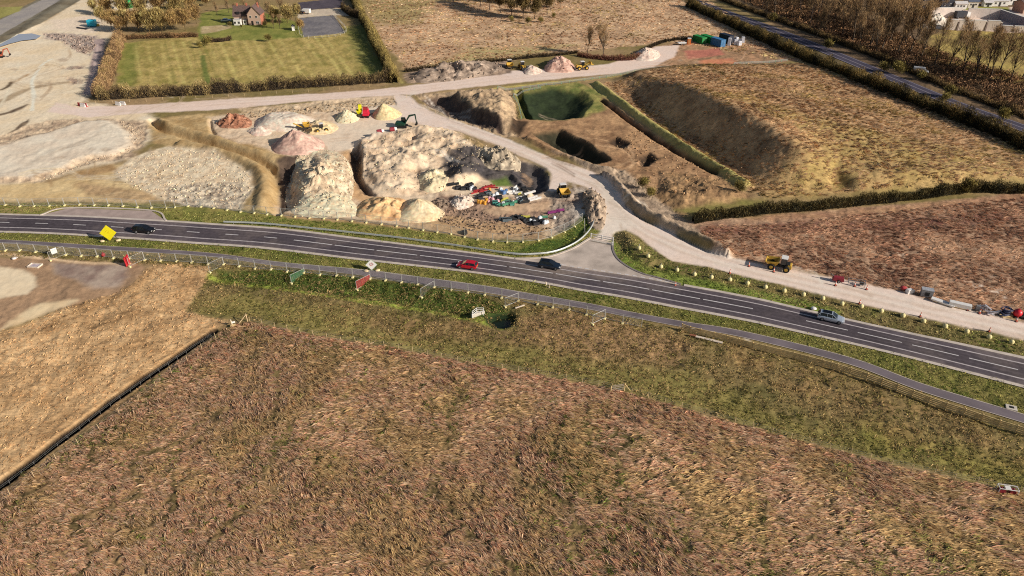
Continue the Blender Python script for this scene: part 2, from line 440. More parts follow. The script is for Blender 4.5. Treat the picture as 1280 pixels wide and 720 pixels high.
zone([(500,278),(560,270),(690,284),(680,300),(620,302),(560,292)], (188,152,112), (158,124,90), 2.2, 1.2, 1.2, (0.4,0.1,0.5))
zone([(550,200),(600,186),(684,210),(686,236),(668,248),(640,232),(598,222),(560,232)], (96,86,80), (66,60,60), 2.5, 1.2, 1.2, (0.4,0,0.5))
zone([(612,226),(632,224),(640,232),(618,234)], (110,122,60), (90,104,50), 2, 0.8, 0.8)
zone([(688,240),(730,234),(756,258),(752,288),(738,296),(726,276),(704,300),(690,292)], (160,140,122), (128,112,100), 2, 1, 1, (0.6,0,0.9))
# ---- compound to the right of the haul road
zone([(520,118),(580,112),(640,110),(660,160),(650,170),(630,172),(590,158),(540,138)], (186,156,122), (150,124,98), 2.2, 1.0, 1.2, (0.6,0,0.9), 'works_compound')
zone([(640,110),(720,102),(752,110),(800,150),(910,228),(900,256),(850,270),(790,238),(760,212),(700,196),(650,172)], (178,138,100), (136,102,74), 3, 1.5, 1.5, (0.5,0.2,0.45), 'works_compound')
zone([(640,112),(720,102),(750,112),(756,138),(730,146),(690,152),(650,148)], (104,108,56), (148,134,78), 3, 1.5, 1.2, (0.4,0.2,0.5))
zone([(646,118),(690,110),(722,112),(736,128),(722,146),(690,150),(656,148)], (50,58,36), (38,44,30), 3, 1.8, 1.0, (0.4,0.2,0.4))  # green of the pit painted darker to stand in for its shaded bank
zone([(840,215),(905,226),(950,244),(900,262),(840,268),(812,250)], (166,130,92), (120,92,66), 2.2, 1.5, 1.5, (0.5,0.3,0.7))
zone([(836,262),(900,254),(960,246),(960,262),(880,272)], (120,112,60), (138,118,72), 3, 1.5, 1.0)
stroke([(742,106),(800,148),(850,182),(900,213),(930,232)], 3.4, (176,158,96), (160,146,86), 0.8, 0.6, (0.4,0.2,0.5))
for off in (-4, 0, 4, 8):
    stroke([(690,165 + off),(730,172 + off),(776,178 + off),(792,196 + off),(776,206 + off),(750,212 + off)], 0.6, (120,88,64) if off % 8 else (206,166,126), None, 0.4, 0.4, op=0.6)
zone([(700,190),(745,208),(780,212),(840,262),(905,312),(915,322),(860,300),(800,270),(775,243),(740,218)], (176,150,124), (140,118,98), 2, 1.0, 0.8, (0.5,0,0.8))
zone([(664,166),(700,161),(740,180),(764,200),(744,205),(704,190)], (48,46,34), (64,56,42), 3, 1.0, 0.8, (0.4,0.1,0.5))  # pit colour set near black for the shadow lying in it
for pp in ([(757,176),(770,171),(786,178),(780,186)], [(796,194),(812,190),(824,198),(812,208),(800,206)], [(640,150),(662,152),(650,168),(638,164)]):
    zone(pp, (52,42,34), (76,58,44), 2, 1.0, 0.8, (0.4,0.1,0.5))  # small patches painted dark where shadow lies
zone([(524,124),(562,118),(590,140),(626,158),(632,170),(596,156),(556,144)], (72,58,52), (96,78,66), 2, 0.8, 0.8, (0.5,0,0.7))  # shadow of the grey spoil heap painted into the ground colour
stroke([(752,124),(800,160),(850,192),(894,216)], 1.8, (46,36,28), (70,52,38), 0.6, 0.5)  # ditch line coloured dark as the shadow beside the grass bund
zone([(345,200),(374,198),(380,258),(350,264)], (96,78,64), (72,58,50), 2, 0.8, 0.8, (0.4,0,0.4))  # rubble heap's shadow on its west side, put into the soil colour
zone([(434,188),(452,183),(452,224),(468,244),(452,242),(438,215)], (110,86,66), (84,66,54), 2, 0.8, 0.8, (0.5,0,0.6))  # dark crescent painted for the shade below the mound's west face
# ---- top strip by the containers
zone([(770,84),(800,62),(850,52),(960,56),(1000,74),(950,84),(860,96),(790,96)], (178,134,100), (132,104,78), 3, 1.5, 1.5, (0.45,0.1,0.5), 'works_compound')
zone([(855,64),(900,60),(905,68),(860,74)], (180,112,92), (164,100,84), 4, 1, 0.8)
zone([(872,76),(915,72),(925,82),(876,88)], (196,128,92), (176,110,84), 4, 1, 0.8)
zone([(760,100),(840,86),(950,82),(1010,80),(850,96)], (120,96,66), (98,80,56), 3, 1, 0.8)
stroke([(600,113),(660,106),(760,96),(800,88),(840,84)], 2.0, (190,168,96), (170,150,88), 0.6, 0.4)

# ---- haul roads (pale compacted stone)
HR1 = [(60,140),(70,128),(100,134),(180,131),(300,123),(400,117),(480,111),(530,105),(600,96),(640,88),(690,86),(760,80),(800,68),(820,58),(850,56),(842,72),(820,82),(770,92),(700,98),(640,104),(560,112),(520,118),(440,122),(350,130),(260,138),(180,141),(110,147)]
zone(HR1, (242,214,196), (228,198,178), 7, 0.7, 0.7, (0.18,0,0.2), 'haul_road')
HR2 = [(490,116),(514,121),(526,133),(559,147.5),(597,160),(636,174.6),(688,197.5),(740,214),(762,228),(777,245),(780,256.7),(795,269),(849,296),(893,317),(918,324),(990,337),(1046,348),(1123,364),(1168,377),(1280,403),(1420,440),(1900,566),(1900,596),(1420,462),(1280,425),(1206,409),(1073,380),(980,356.5),(928,349),(887,334.6),(837,326),(814,309.6),(797,295),(780,288),(768,292),(764,304),(738,300),(747,290),(752,274),(754,259),(747,244),(733,233),(709,227),(700,240),(686,238),(690,222),(684,210),(657,197.5),(615,179),(574,164),(532,158),(505,150)]
zone(HR2, (242,216,198), (226,198,178), 6, 0.5, 0.5, (0.18,0,0.2), 'haul_road')
for off in (-5, -2, 3, 6):
    stroke([(560,152 + off),(640,182 + off),(700,208 + off),(745,228 + off),(768,256 + off),(800,284 + off),(860,312 + off),(960,340 + off),(1100,372 + off),(1280,414 + off)], 0.8, (236,218,198) if off % 2 else (190,164,142), None, 0.6, 0.3, op=0.55)
for off in (-2, 2):
    stroke([(110,139 + off),(260,130 + off),(400,121 + off),(520,111 + off),(640,97 + off),(760,87 + off)], 0.7, (196,168,146), None, 0.5, 0.3, op=0.5)
zone([(712,262),(756,240),(772,262),(800,282),(776,292),(752,296)], (216,200,182), (206,188,170), 5, 2, 1, (0.15,0,0.15), op=0.7)
# wheel ruts and scraped arcs on the worked ground
rk = np.random.default_rng(23)
def ruts(n, x0, x1, y0, y1, ang, sp, ln, dark, light, op=0.45, keepz=None):
    for _ in range(n):
        px, py = rk.uniform(x0, x1), rk.uniform(y0, y1); a = ang + rk.normal(0, sp); b = a + rk.normal(0, 0.5); L_ = ln * rk.uniform(0.5, 1.5)
        p = [(px, py), (px + math.cos(a) * L_, py + math.sin(a) * L_ * 0.45), (px + (math.cos(a) + math.cos(b)) * L_, py + (math.sin(a) + math.sin(b)) * L_ * 0.45)]
        c = dark if rk.random() < 0.6 else light
        w_ = rk.uniform(0.35, 0.7)
        stroke(p, w_, c, None, 0.3, 0.3, op=op * rk.uniform(0.5, 1.3)); stroke([(x, y + 3.0) for x, y in p], w_, c, None, 0.3, 0.3, op=op * rk.uniform(0.5, 1.3))
ruts(26, -5, 105, 62, 135, -0.3, 0.5, 22, (168,138,108), (240,222,192))
ruts(20, 0, 170, 150, 225, -0.35, 0.3, 30, (176,154,130), (230,212,186), 0.4)
ruts(16, 20, 220, 212, 252, -0.1, 0.4, 24, (156,124,88), (222,194,150))
ruts(30, 360, 510, 128, 186, 0.2, 0.5, 18, (186,152,122), (238,216,190), 0.5)
ruts(16, 560, 700, 246, 292, 0.0, 0.5, 16, (130,100,80), (206,172,140))
ruts(24, 650, 830, 160, 230, 0.5, 0.4, 18, (108,78,54), (202,160,122), 0.5)
ruts(14, 780, 960, 60, 90, 0.0, 0.3, 16, (130,96,72), (206,164,130))
ruts(12, -20, 140, 330, 400, -0.4, 0.3, 22, (124,96,72), (196,162,126))
ruts(22, 700, 800, 212, 300, 1.0, 0.25, 14, (182,158,136), (238,222,202), 0.5)
ruts(14, 120, 480, 112, 140, -0.12, 0.05, 30, (190,162,138), (240,222,200), 0.5)
ruts(26, 830, 1290, 306, 425, 0.55, 0.04, 26, (186,160,138), (240,222,202), 0.55)
ruts(12, 520, 690, 118, 200, 0.65, 0.06, 18, (184,156,132), (240,222,202), 0.5)
for _ in range(26):
    px, py = rk.choice([(60,100),(420,160),(110,190),(740,250),(620,272),(60,350),(850,80)]) + rk.normal(0, 1, 2) * (34, 14); q = rk.uniform(3, 9)
    zone([(px-q,py),(px,py-q*0.3),(px+q,py),(px,py+q*0.35)], (150,122,98), (176,150,124), 2, 0.9, 0.9, op=0.55)
# spoil beside the upper track
zone([(502,92),(540,84),(600,78),(640,74),(640,92),(600,96),(540,103),(510,104)], (110,92,80), (168,140,116), 1.8, 0.8, 1.0, (0.6,0,0.9))

# ---- verges, swale, south side
zone([(-160,255),(0,254),(60,252),(200,255),(300,262),(420,274),(500,284),(590,298),(680,300),(722,276),(744,258),(752,268),(750,290),(738,300),(722,309),(698,321),(660,326),(500,306),(260,281),(0,270),(-160,264)], (106,106,52), (140,124,70), 2.5, 0.6, 0.6, (0.45,0.1,0.5), 'grass_verge')
zone([(-160,255),(0,254),(110,252),(140,256),(80,262),(0,268),(-160,264)], (156,132,88), (142,120,72), 3, 1, 0.8, op=0.8)
zone([(660,306),(700,296),(724,276),(738,268),(740,284),(722,298),(690,314),(640,316)], (62,78,34), (84,96,44), 2.5, 1.0, 0.8, (0.5,0.1,0.6))
zone([(350,266),(440,274),(520,284),(600,298),(580,294),(460,281),(360,272)], (176,142,104), (150,120,84), 3, 0.8, 0.8)
zone([(764,300),(770,290),(782,288),(798,296),(814,310),(840,327),(890,335),(980,357),(1073,380),(1206,409),(1280,425),(1420,462),(1900,594),(1900,606),(1420,480),(1280,448),(1206,431),(1073,404),(980,381),(849,356),(803,344),(771,325),(764,312)], (122,104,66), (100,92,52), 2.5, 0.5, 0.5, (0.5,0.1,0.6), 'grass_verge')
stroke([(766,306),(774,322),(800,337),(850,350),(915,363),(980,376),(1040,390)], 3.2, (110,126,50), (128,136,62), 1.0, 0.6, (0.5,0.1,0.6), 0.85)
zone([(770,294),(782,289),(800,300),(816,318),(836,330),(810,328),(786,312)], (140,122,76), (120,106,66), 3, 1.5, 0.8)
vg = np.vstack([roadB, pathT[::-1]])
zone(vg, (92,92,44), (126,112,64), 2.5, 0.4, 0.3, (0.5,0.1,0.6), 'grass_verge', world=True)
zone([(-160,297),(0,304),(125,312),(260,320),(344,332),(500,351),(605,366),(700,381),(740,388),(856,410),(1062,456),(1151,490),(1280,530),(1420,572),(1900,752),(1900,850),(1420,660),(1280,612),(1150,584),(1000,548),(840,503),(770,483),(600,453),(480,430),(400,418),(310,398),(290,400),(225,388),(245,360),(262,334),(180,328),(60,318),(-160,312)], (132,110,72), (108,96,58), 3, 0.5, 0.6, (0.55,0.25,0.6), 'swale')
zone([(240,372),(300,366),(420,388),(520,398),(620,424),(720,440),(860,470),(1000,520),(1180,580),(1280,600),(1280,612),(1000,546),(770,482),(600,452),(400,416),(310,396),(250,390)], (142,126,72), (124,112,62), 5, 2, 2, (0.5,0.3,0.5), op=0.85)
stroke([(1100,536),(1180,560),(1290,582)], 6, (118,116,52), (136,118,62), 2, 1.5, op=0.8)
stroke([(470,402),(560,412),(640,420),(720,414)], 5, (140,106,74), (120,96,66), 2, 1.5, op=0.75)
zone([(640,398),(700,390),(760,396),(830,412),(870,432),(840,452),(780,452),(720,440),(660,420)], (160,126,88), (128,100,70), 2.2, 2.5, 2.5, (0.5,0.2,0.7))
zone([(900,424),(1060,470),(1180,520),(1280,560),(1280,585),(1120,540),(1000,492),(900,452)], (120,102,66), (150,116,78), 3, 3, 2.5, (0.5,0.25,0.7), op=0.8)
zone([(270,336),(360,336),(480,350),(600,368),(640,386),(646,410),(600,402),(500,378),(400,364),(300,354),(268,350)], (82,90,42), (62,74,32), 2, 0.8, 1.0, (0.6,0.1,0.9))
stroke([(258,344),(330,356),(420,370),(500,382),(560,390),(600,402),(628,410)], 1.5, (150,156,66), (136,142,60), 0.5, 0.4)
zone([(606,396),(620,389),(636,388),(646,394),(645,404),(634,411),(616,410),(606,404)], (28,38,22), (36,46,26), 2, 0.5, 0.3, (0.3,0,0.3), 'outfall_pool')
# left: stubble field, bare ground, mud
STUB = [(-260,500),(-160,440),(0,413),(42,399),(94,379),(146,365),(168,352),(184,334),(210,330),(262,334),(252,360),(228,388),(290,401),(262,415),(130,520),(0,610),(-180,720)]
zone(STUB, (198,160,116), (166,128,88), 3.5, 0.8, 1.0, (0.5,0.45,0.6), 'stubble_field')
stroke([(94,380),(150,366),(172,352),(196,334)], 2.0, (130,98,66), (170,134,96), 0.8, 1.0, op=0.7)
for k in range(7): stroke([(40 + k * 14, 420 - k * 2), (160 + k * 16, 350 + k * 4)], 0.6, (120,90,60), None, 0.6, 0.8, op=0.35)
BARE = [(-200,318),(0,322),(60,322),(162,330),(184,334),(168,352),(146,365),(94,379),(42,399),(0,413),(-200,460)]
zone(BARE, (164,130,100), (142,112,86), 4, 0.8, 0.8, (0.35,0,0.4), 'stripped_ground')
zone([(64,329),(158,331),(160,346),(146,358),(118,360),(92,350),(70,342)], (168,146,128), (132,108,96), 3, 1.0, 1.0, (0.2,0,0.2))
zone([(-100,330),(0,333),(30,337),(46,346),(48,358),(34,368),(0,373),(-100,388)], (232,208,174), (216,190,156), 5, 0.6, 0.6, (0.15,0,0.15))
zone([(10,402),(50,380),(94,376),(70,388),(30,404),(0,412)], (222,194,154), (204,172,132), 4, 0.8, 0.8, (0.2,0,0.2))
stroke([(-60,316),(0,317),(30,320),(60,323),(100,328),(160,330)], 0.8, (210,176,138), None, 0.4, 0.3)

# ---- foreground meadow
MEADOW = [(-160,705),(0,613),(130,523),(262,418),(292,403),(312,400),(400,420),(480,432),(600,455),(770,485),(840,505),(1000,550),(1150,588),(1280,615),(1460,672),(1700,765),(2000,890),(2000,1100),(-600,1000)]
zone(MEADOW, (158,124,88), (120,98,64), 2, 0.6, 0.5, (0.5,0.6,0.8), 'meadow')
zone([(-100,690),(120,520),(290,405),(330,420),(200,530),(60,640)], (132,98,70), (100,78,54), 3, 3, 2, (0.5,0.6,0.8), op=0.6)
WET = fbm(X, Y, 16, 4, 31)
gm = (ZID == ZN.index('meadow'))
k = (sstep(0.5, 0.72, WET) * gm)[..., None] * 0.45
CX[:] = CX * (1 - k) + alb((84, 82, 42)) * k
TR = []
for pts in ([(60,720),(130,640),(200,560),(270,500)], [(100,720),(180,620),(240,540),(310,480)], [(290,720),(315,640),(330,560),(352,470)], [(980,720),(965,640),(935,560),(925,520)], [(620,720),(598,650),(560,560),(540,500)], [(0,640),(60,590),(120,560)], [(860,720),(830,650),(780,560),(745,510)], [(700,720),(712,660),(700,600),(650,540)]):
    p = smoothline(gpoly(pts), 1.5); p = p + rng.normal(0, 0.3, p.shape) + (np.stack([fbm(p[:, 0], p[:, 1], 9, 2, 61), fbm(p[:, 0], p[:, 1], 9, 2, 62)], 1) - 0.5) * 14; TR.append(p)
    stroke(p, 0.6, (62,52,34), (84,74,44), 0.35, 0.7, op=0.7, world=True)
# lined ditch on the west side of the meadow
DITCH = [(-120,690),(0,606),(70,553),(140,500),(210,452),(266,414)]
stroke(DITCH, 1.7, (16,14,15), (24,20,20), 0.25, 0.1, (0.1,0,0.1), name='ditch')

# ------------------------------------------------------------------ relief
raise_line([(198,152),(212,158),(262,172),(308,187),(345,197),(372,199)], 5.0, 1.1, 0.2)
raise_line([(228,180),(272,190),(312,205),(330,226),(326,262)], 5.5, 1.1, 0.2)
raise_line([(190,150),(200,160),(230,169),(290,189),(330,203),(345,222),(346,266)], 4.0, -1.6, 0.2)
raise_area([(345,204),(376,200),(376,258),(348,264)], -2.4, 3.0, 0.15)
raise_line([(262,150),(268,168),(300,182),(340,193),(372,200)], 2.0, -0.7, 0.2)
raise_area([(442,178),(490,164),(556,160),(606,180),(612,200),(592,232),(548,240),(498,246),(464,240),(448,222)], 1.3, 3.0, 0.45, 3)
raise_area([(492,206),(560,200),(580,226),(560,240),(510,246)], -0.9, 4, 0.4, 3)
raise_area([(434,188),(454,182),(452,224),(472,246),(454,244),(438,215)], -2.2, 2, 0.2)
raise_area([(592,188),(628,186),(650,200),(646,212),(612,208)], 0.7, 2.5, 0.5, 2)
raise_area([(556,226),(590,212),(618,208),(620,216),(592,230),(570,238)], 0.6, 1.5, 0.3)
raise_area([(640,204),(668,206),(686,216),(684,236),(664,244),(646,230)], -1.6, 2.0, 0.2)
raise_line([(612,222),(640,222),(658,236),(662,246)], 2.6, 1.0, 0.3)
raise_area([(552,122),(628,112),(648,130),(644,164),(616,166),(580,146)], 2.9, 5.0, 0.25, 4)
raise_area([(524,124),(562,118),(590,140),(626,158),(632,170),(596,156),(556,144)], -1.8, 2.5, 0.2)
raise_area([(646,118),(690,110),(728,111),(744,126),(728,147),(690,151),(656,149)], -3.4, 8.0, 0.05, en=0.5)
raise_line([(648,113),(654,130),(662,146)], 3.2, -2.2, 0.1)
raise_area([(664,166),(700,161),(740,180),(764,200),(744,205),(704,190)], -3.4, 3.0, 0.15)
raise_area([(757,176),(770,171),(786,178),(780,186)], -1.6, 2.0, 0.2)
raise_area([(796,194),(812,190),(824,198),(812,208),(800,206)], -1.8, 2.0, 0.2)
raise_line([(746,106),(800,147),(850,182),(902,214),(932,232)], 5.0, 1.5, 0.15)
raise_line([(752,124),(800,160),(850,192),(894,216)], 3.0, -1.6, 0.15)
raise_area([(826,212),(880,222),(940,242),(900,256),(846,262),(818,244)], 1.3, 6, 0.4, 4)
raise_line([(752,222),(768,230),(786,250),(800,264),(836,284),(880,306),(906,318)], 4.4, 1.9, 0.25)
raise_line([(752,226),(766,238),(778,256),(800,272),(840,292),(884,314)], 2.0, -0.8, 0.2)
raise_line([(660,174),(700,192),(740,208),(766,214)], 3.4, 1.0, 0.3)
raise_area([(770,294),(782,289),(800,300),(816,318),(836,330),(810,334),(780,318)], 1.3, 4, 0.3)
raise_area([(504,94),(540,86),(600,79),(636,76),(632,90),(600,95),(540,102),(512,103)], 0.8, 4.0, 0.5, 3)
raise_area([(604,396),(620,388),(638,387),(648,394),(647,404),(634,412),(614,411)], -1.7, 2.0, 0.05, en=0.3)
raise_line([(280,346),(360,350),(480,366),(580,386)], 9, -1.0, 0.2)
raise_line([(240,378),(400,402),(600,438),(800,478),(1000,532),(1280,604)], 14, -0.5, 0.2)
raise_line(DITCH, 2.2, -1.3, 0.05, en=0.1)
raise_line([(-160,42),(0,47),(50,24),(100,-12)], 10, 0.6, 0.1)
raise_area([(-120,186),(0,180),(60,164),(110,150),(140,152),(164,166),(168,182),(150,192),(110,200),(85,213),(50,226),(0,228),(-120,232)], 0.7, 2.0, 0.2)
raise_line([(860,0),(980,56),(1120,112),(1280,180),(1420,236)], 9, 0.6, 0.2)
# the pasture is a long landscaped ridge: steep towards the works, running out gently towards the motorway
CREST = [(800,97,2.0),(836,100,6.0),(868,107,8.8),(925,134,9.6),(985,166,9.2),(1010,185,8.0),(1030,202,5.0),(1042,216,2.0),(1050,230,0.0)]
CP = np.array([ground(a, b, c) for a, b, c in CREST]); CH = np.array([c[2] for c in CREST]); CP = resample(np.c_[CP, CH], 60); CH = CP[:, 2]; CP = CP[:, :2]
TOE = smoothline(gpoly([(764,102),(800,128),(850,166),(900,200),(940,228),(985,240),(1040,240)]), 3); EAST = smoothline(gpoly([(1000,76),(1100,112),(1200,152),(1290,190),(1400,236)]), 4)
FR = gpoly([(760,98),(800,90),(860,84),(1000,76),(1100,112),(1200,152),(1290,190),(1400,236),(1290,232),(1190,238),(1040,246),(985,246),(938,232),(880,194),(800,134)])
I = region(FR, 4); x, y = X[I], Y[I]
ws = np.zeros(x.shape); wc = np.zeros(x.shape); near = np.full(x.shape, 1e9); hc = np.zeros(x.shape); cxp = np.zeros(x.shape)
CT = np.gradient(CP, axis=0)
for (a, b), c, (tx, ty) in zip(CP, CH, CT):
    d = np.hypot(x - a, y - b); k = d < near; near = np.where(k, d, near); hc = np.where(k, c, hc); q = 1 / (d * d + 30) ** 1.5; ws += q; wc += q * c; cxp = np.where(k, tx * (y - b) - ty * (x - a), cxp)
dt = seg_dist(x, y, TOE); de = seg_dist(x, y, EAST); west = cxp < 0
hc = np.where(cxp < 0, np.minimum(hc, 1.1 * wc / ws + 0.3), wc / ws)
kk = np.where(west, dt / (dt + near + 1e-6), (1 - near / (near + de + 1e-6)))
kk = np.where(west, sstep(0.0, 1.0, kk) * 0.35 + kk * 0.65, kk ** 1.3)
kk *= sstep(0, 5, sdist(x, y, FR)); RIDGE = np.zeros_like(X); RIDGE[I] = hc * kk
RIDGE[1:-1, 1:-1] = (RIDGE[:-2, 1:-1] + RIDGE[2:, 1:-1] + RIDGE[1:-1, :-2] + RIDGE[1:-1, 2:] + 2 * RIDGE[1:-1, 1:-1]) / 6
for _ in range(12): RIDGE[1:-1, 1:-1] = (RIDGE[:-2, 1:-1] + RIDGE[2:, 1:-1] + RIDGE[1:-1, :-2] + RIDGE[1:-1, 2:] + 2 * RIDGE[1:-1, 1:-1]) / 6
H += RIDGE
for pp, a_ in (([(442,178),(490,164),(556,160),(606,180),(650,190),(655,210),(612,216),(592,232),(548,240),(498,246),(464,240),(448,222)], 1.5), ([(826,212),(880,222),(940,242),(900,256),(846,262),(818,244)], 0.8), ([(552,122),(628,112),(648,130),(644,164),(616,166),(580,146)], 1.2)):
    P_ = gpoly(pp); I = region(P_, 2); x, y = X[I], Y[I]; w = sstep(0, 2.5, sdist(x, y, P_))
    q = fbm(x, y, 5.0, 5, 88, 0.5); H[I] += w * a_ * (np.abs(q - 0.5) * -1.8 + 0.25 + (fbm(x, y, 7, 3, 90) - 0.5) * 1.4)
    cr = sstep(0.06, 0.0, np.abs(fbm(x, y, 4.5, 4, 92) - 0.5)) * w * 0.35
    CX[I] *= (1 - cr)[:, None]
ROUGH = DT[..., 2] * (Y < 500)
H += ROUGH * ((N_sm - 0.5) * 0.55 + (N_mid - 0.5) * 0.8)
soilrough = np.isin(ZID, [ZN.index(k) for k in ('works_compound', 'stripped_ground', 'earth_bund')]) & (DT[..., 2] > 0.55)
H += np.where(soilrough, np.abs(fbm(X, Y, 1.6, 4, 41, 0.7) - 0.5) * 1.5 * DT[..., 2] - 0.2, 0)
H += np.where(gm, (np.abs(fbm(X * 0.8 - Y * 0.3, Y, 0.9, 3, 51) - 0.5) - 0.1) * 0.6, 0)
H[gm] -= (DT[..., 2] * (N_mid - 0.5) * 0.5)[gm]
# keep the carriageway, cycle path and junction level
flat = np.vstack([roadT, roadB[::-1]]); I = region(flat, 6)
w = sstep(-2.2, -0.5, sdist(X[I], Y[I], flat)); H[I] *= (1 - w); H[I] -= 0.08 * w
fl2 = np.vstack([pathT, pathB[::-1]]); I = region(fl2, 4)
w = sstep(-1.3, -0.35, sdist(X[I], Y[I], fl2)); H[I] *= (1 - w); H[I] -= 0.08 * w
JUNC = [(640,320),(667.5,323.3),(698.8,318),(725.8,306),(737,298.5),(750,294),(765,302),(765,311.7),(771,324),(785,335),(803,343.5),(820,347.5),(850,356.5),(840,362),(740,345),(650,331)]
LAYBY = [(48,269.5),(86,260.3),(189,263.7),(207,276.2),(207,279),(128,275),(48,271)]
MWAY = np.vstack([smoothline(gpoly(MWT), 4), smoothline(gpoly(MWB), 4)[::-1]])
for q, wd in ((gpoly(JUNC), False), (gpoly(LAYBY), False), (MWAY, True)):
    I = region(q, 5); w = sstep(-1.6, -0.3, sdist(X[I], Y[I], q)); H[I] *= (1 - w); H[I] -= 0.08 * w
hr = (ZID == ZN.index('haul_road')); H[hr] *= 0.25
H[(np.abs(U) > 1.2) | (Y > 445) | (Y < 40)] *= 0.0

def terrain_z(x, y):
    x = np.asarray(x, float); y = np.asarray(y, float)
    r = (np.log(np.clip(y, 44.01, 439)) - math.log(44)) / (math.log(440) - math.log(44)) * (ND - 1)
    c = (np.clip(x / hw(y), -0.999, 0.999) + 1) / 2 * (NU - 1)
    r0 = np.floor(r).astype(int); c0 = np.floor(c).astype(int); fr = r - r0; fc = c - c0
    r0 = np.clip(r0, 0, ND - 2) + 4; c0 = np.clip(c0, 0, NU - 2) + 5
    return (H[r0, c0] * (1 - fc) + H[r0, c0 + 1] * fc) * (1 - fr) + (H[r0 + 1, c0] * (1 - fc) + H[r0 + 1, c0 + 1] * fc) * fr

def on(px, py, dz=0.0):
    """surveyed point on the (relief) ground"""
    x, y = ground(px, py); return Vector((float(x), float(y), float(terrain_z(x, y)) + dz))

# ------------------------------------------------------------------ ground material
def ground_material():
    m = bpy.data.materials.new('earth_and_grass'); m.use_nodes = True
    nt = m.node_tree; L = nt.links.new; b = nt.nodes['Principled BSDF']
    a = nt.nodes.new('ShaderNodeAttribute'); a.attribute_name = 'Col'
    d = nt.nodes.new('ShaderNodeAttribute'); d.attribute_name = 'Detail'
    sp = nt.nodes.new('ShaderNodeSeparateColor'); L(d.outputs['Color'], sp.inputs['Color'])
    g = nt.nodes.new('ShaderNodeNewGeometry')
    n1 = nt.nodes.new('ShaderNodeTexNoise'); n1.inputs['Scale'].default_value = 0.9; n1.inputs['Detail'].default_value = 8; n1.inputs['Roughness'].default_value = 0.72
    L(g.outputs['Position'], n1.inputs['Vector'])
    wv = nt.nodes.new('ShaderNodeTexNoise'); wv.inputs['Scale'].default_value = 0.12; L(g.outputs['Position'], wv.inputs['Vector'])
    mp = nt.nodes.new('ShaderNodeMapping'); mp.inputs['Rotation'].default_value = (0, 0, R(30)); mp.inputs['Scale'].default_value = (0.55, 3.2, 1.0)
    sc = nt.nodes.new('ShaderNodeVectorMath'); sc.operation = 'MULTIPLY_ADD'; sc.inputs[1].default_value = (5, 5, 0)
    L(wv.outputs['Color'], sc.inputs[0]); L(g.outputs['Position'], sc.inputs[2]); L(sc.outputs['Vector'], mp.inputs['Vector'])
    n2 = nt.nodes.new('ShaderNodeTexNoise'); n2.inputs['Scale'].default_value = 1.0; n2.inputs['Detail'].default_value = 5; n2.inputs['Roughness'].default_value = 0.65
    L(mp.outputs['Vector'], n2.inputs['Vector'])
    def M(op, x, y):
        q = nt.nodes.new('ShaderNodeMath'); q.operation = op
        for i, v in enumerate((x, y)):
            if isinstance(v, (int, float)): q.inputs[i].default_value = v
            else: L(v, q.inputs[i])
        return q.outputs[0]
    c1 = M('MULTIPLY', M('SUBTRACT', n1.outputs['Fac'], 0.5), 3.0)
    c2 = M('MULTIPLY', M('SUBTRACT', n2.outputs['Fac'], 0.5), 3.4)
    f = M('ADD', M('ADD', M('MULTIPLY', c1, sp.outputs['Red']), M('MULTIPLY', c2, sp.outputs['Green'])), 1.0)
    f = M('MAXIMUM', M('MINIMUM', f, 1.8), 0.3)
    v = nt.nodes.new('ShaderNodeVectorMath'); v.operation = 'SCALE'; L(a.outputs['Color'], v.inputs[0]); L(f, v.inputs['Scale'])
    L(v.outputs['Vector'], b.inputs['Base Color'])
    b.inputs['Roughness'].default_value = 0.95; b.inputs['Specular IOR Level'].default_value = 0.1
    bp = nt.nodes.new('ShaderNodeBump'); bp.inputs['Distance'].default_value = 0.35
    L(M('MULTIPLY', sp.outputs['Blue'], 0.8), bp.inputs['Strength'])
    L(M('ADD', n1.outputs['Fac'], M('MULTIPLY', n2.outputs['Fac'], sp.outputs['Green'])), bp.inputs['Height'])
    L(bp.outputs['Normal'], b.inputs['Normal'])
    return m
GM = ground_material()
idx = np.arange(NRW * NCL).reshape(NRW, NCL)
quads = np.stack([idx[:-1, :-1], idx[:-1, 1:], idx[1:, 1:], idx[1:, :-1]], -1).reshape(-1, 4)
zq = ZID[:-1, :-1].ravel()
Vall = np.stack([X, Y, H], -1).reshape(-1, 3); Call = np.clip(CX.reshape(-1, 3), 0.003, 0.9); Dall = DT.reshape(-1, 3)
for zi, zn in enumerate(ZN):
    f = quads[zq == zi]
    if not len(f): continue
    un, inv = np.unique(f, return_inverse=True)
    o = mesh_np(zn, Vall[un], inv.reshape(-1, 4), GM, col=Call[un], smooth=True)
    a = o.data.attributes.new('Detail', 'FLOAT_COLOR', 'POINT')
    a.data.foreach_set('color', np.c_[Dall[un], np.ones(len(un))].astype(np.float32).ravel())
    o['kind'] = 'structure'
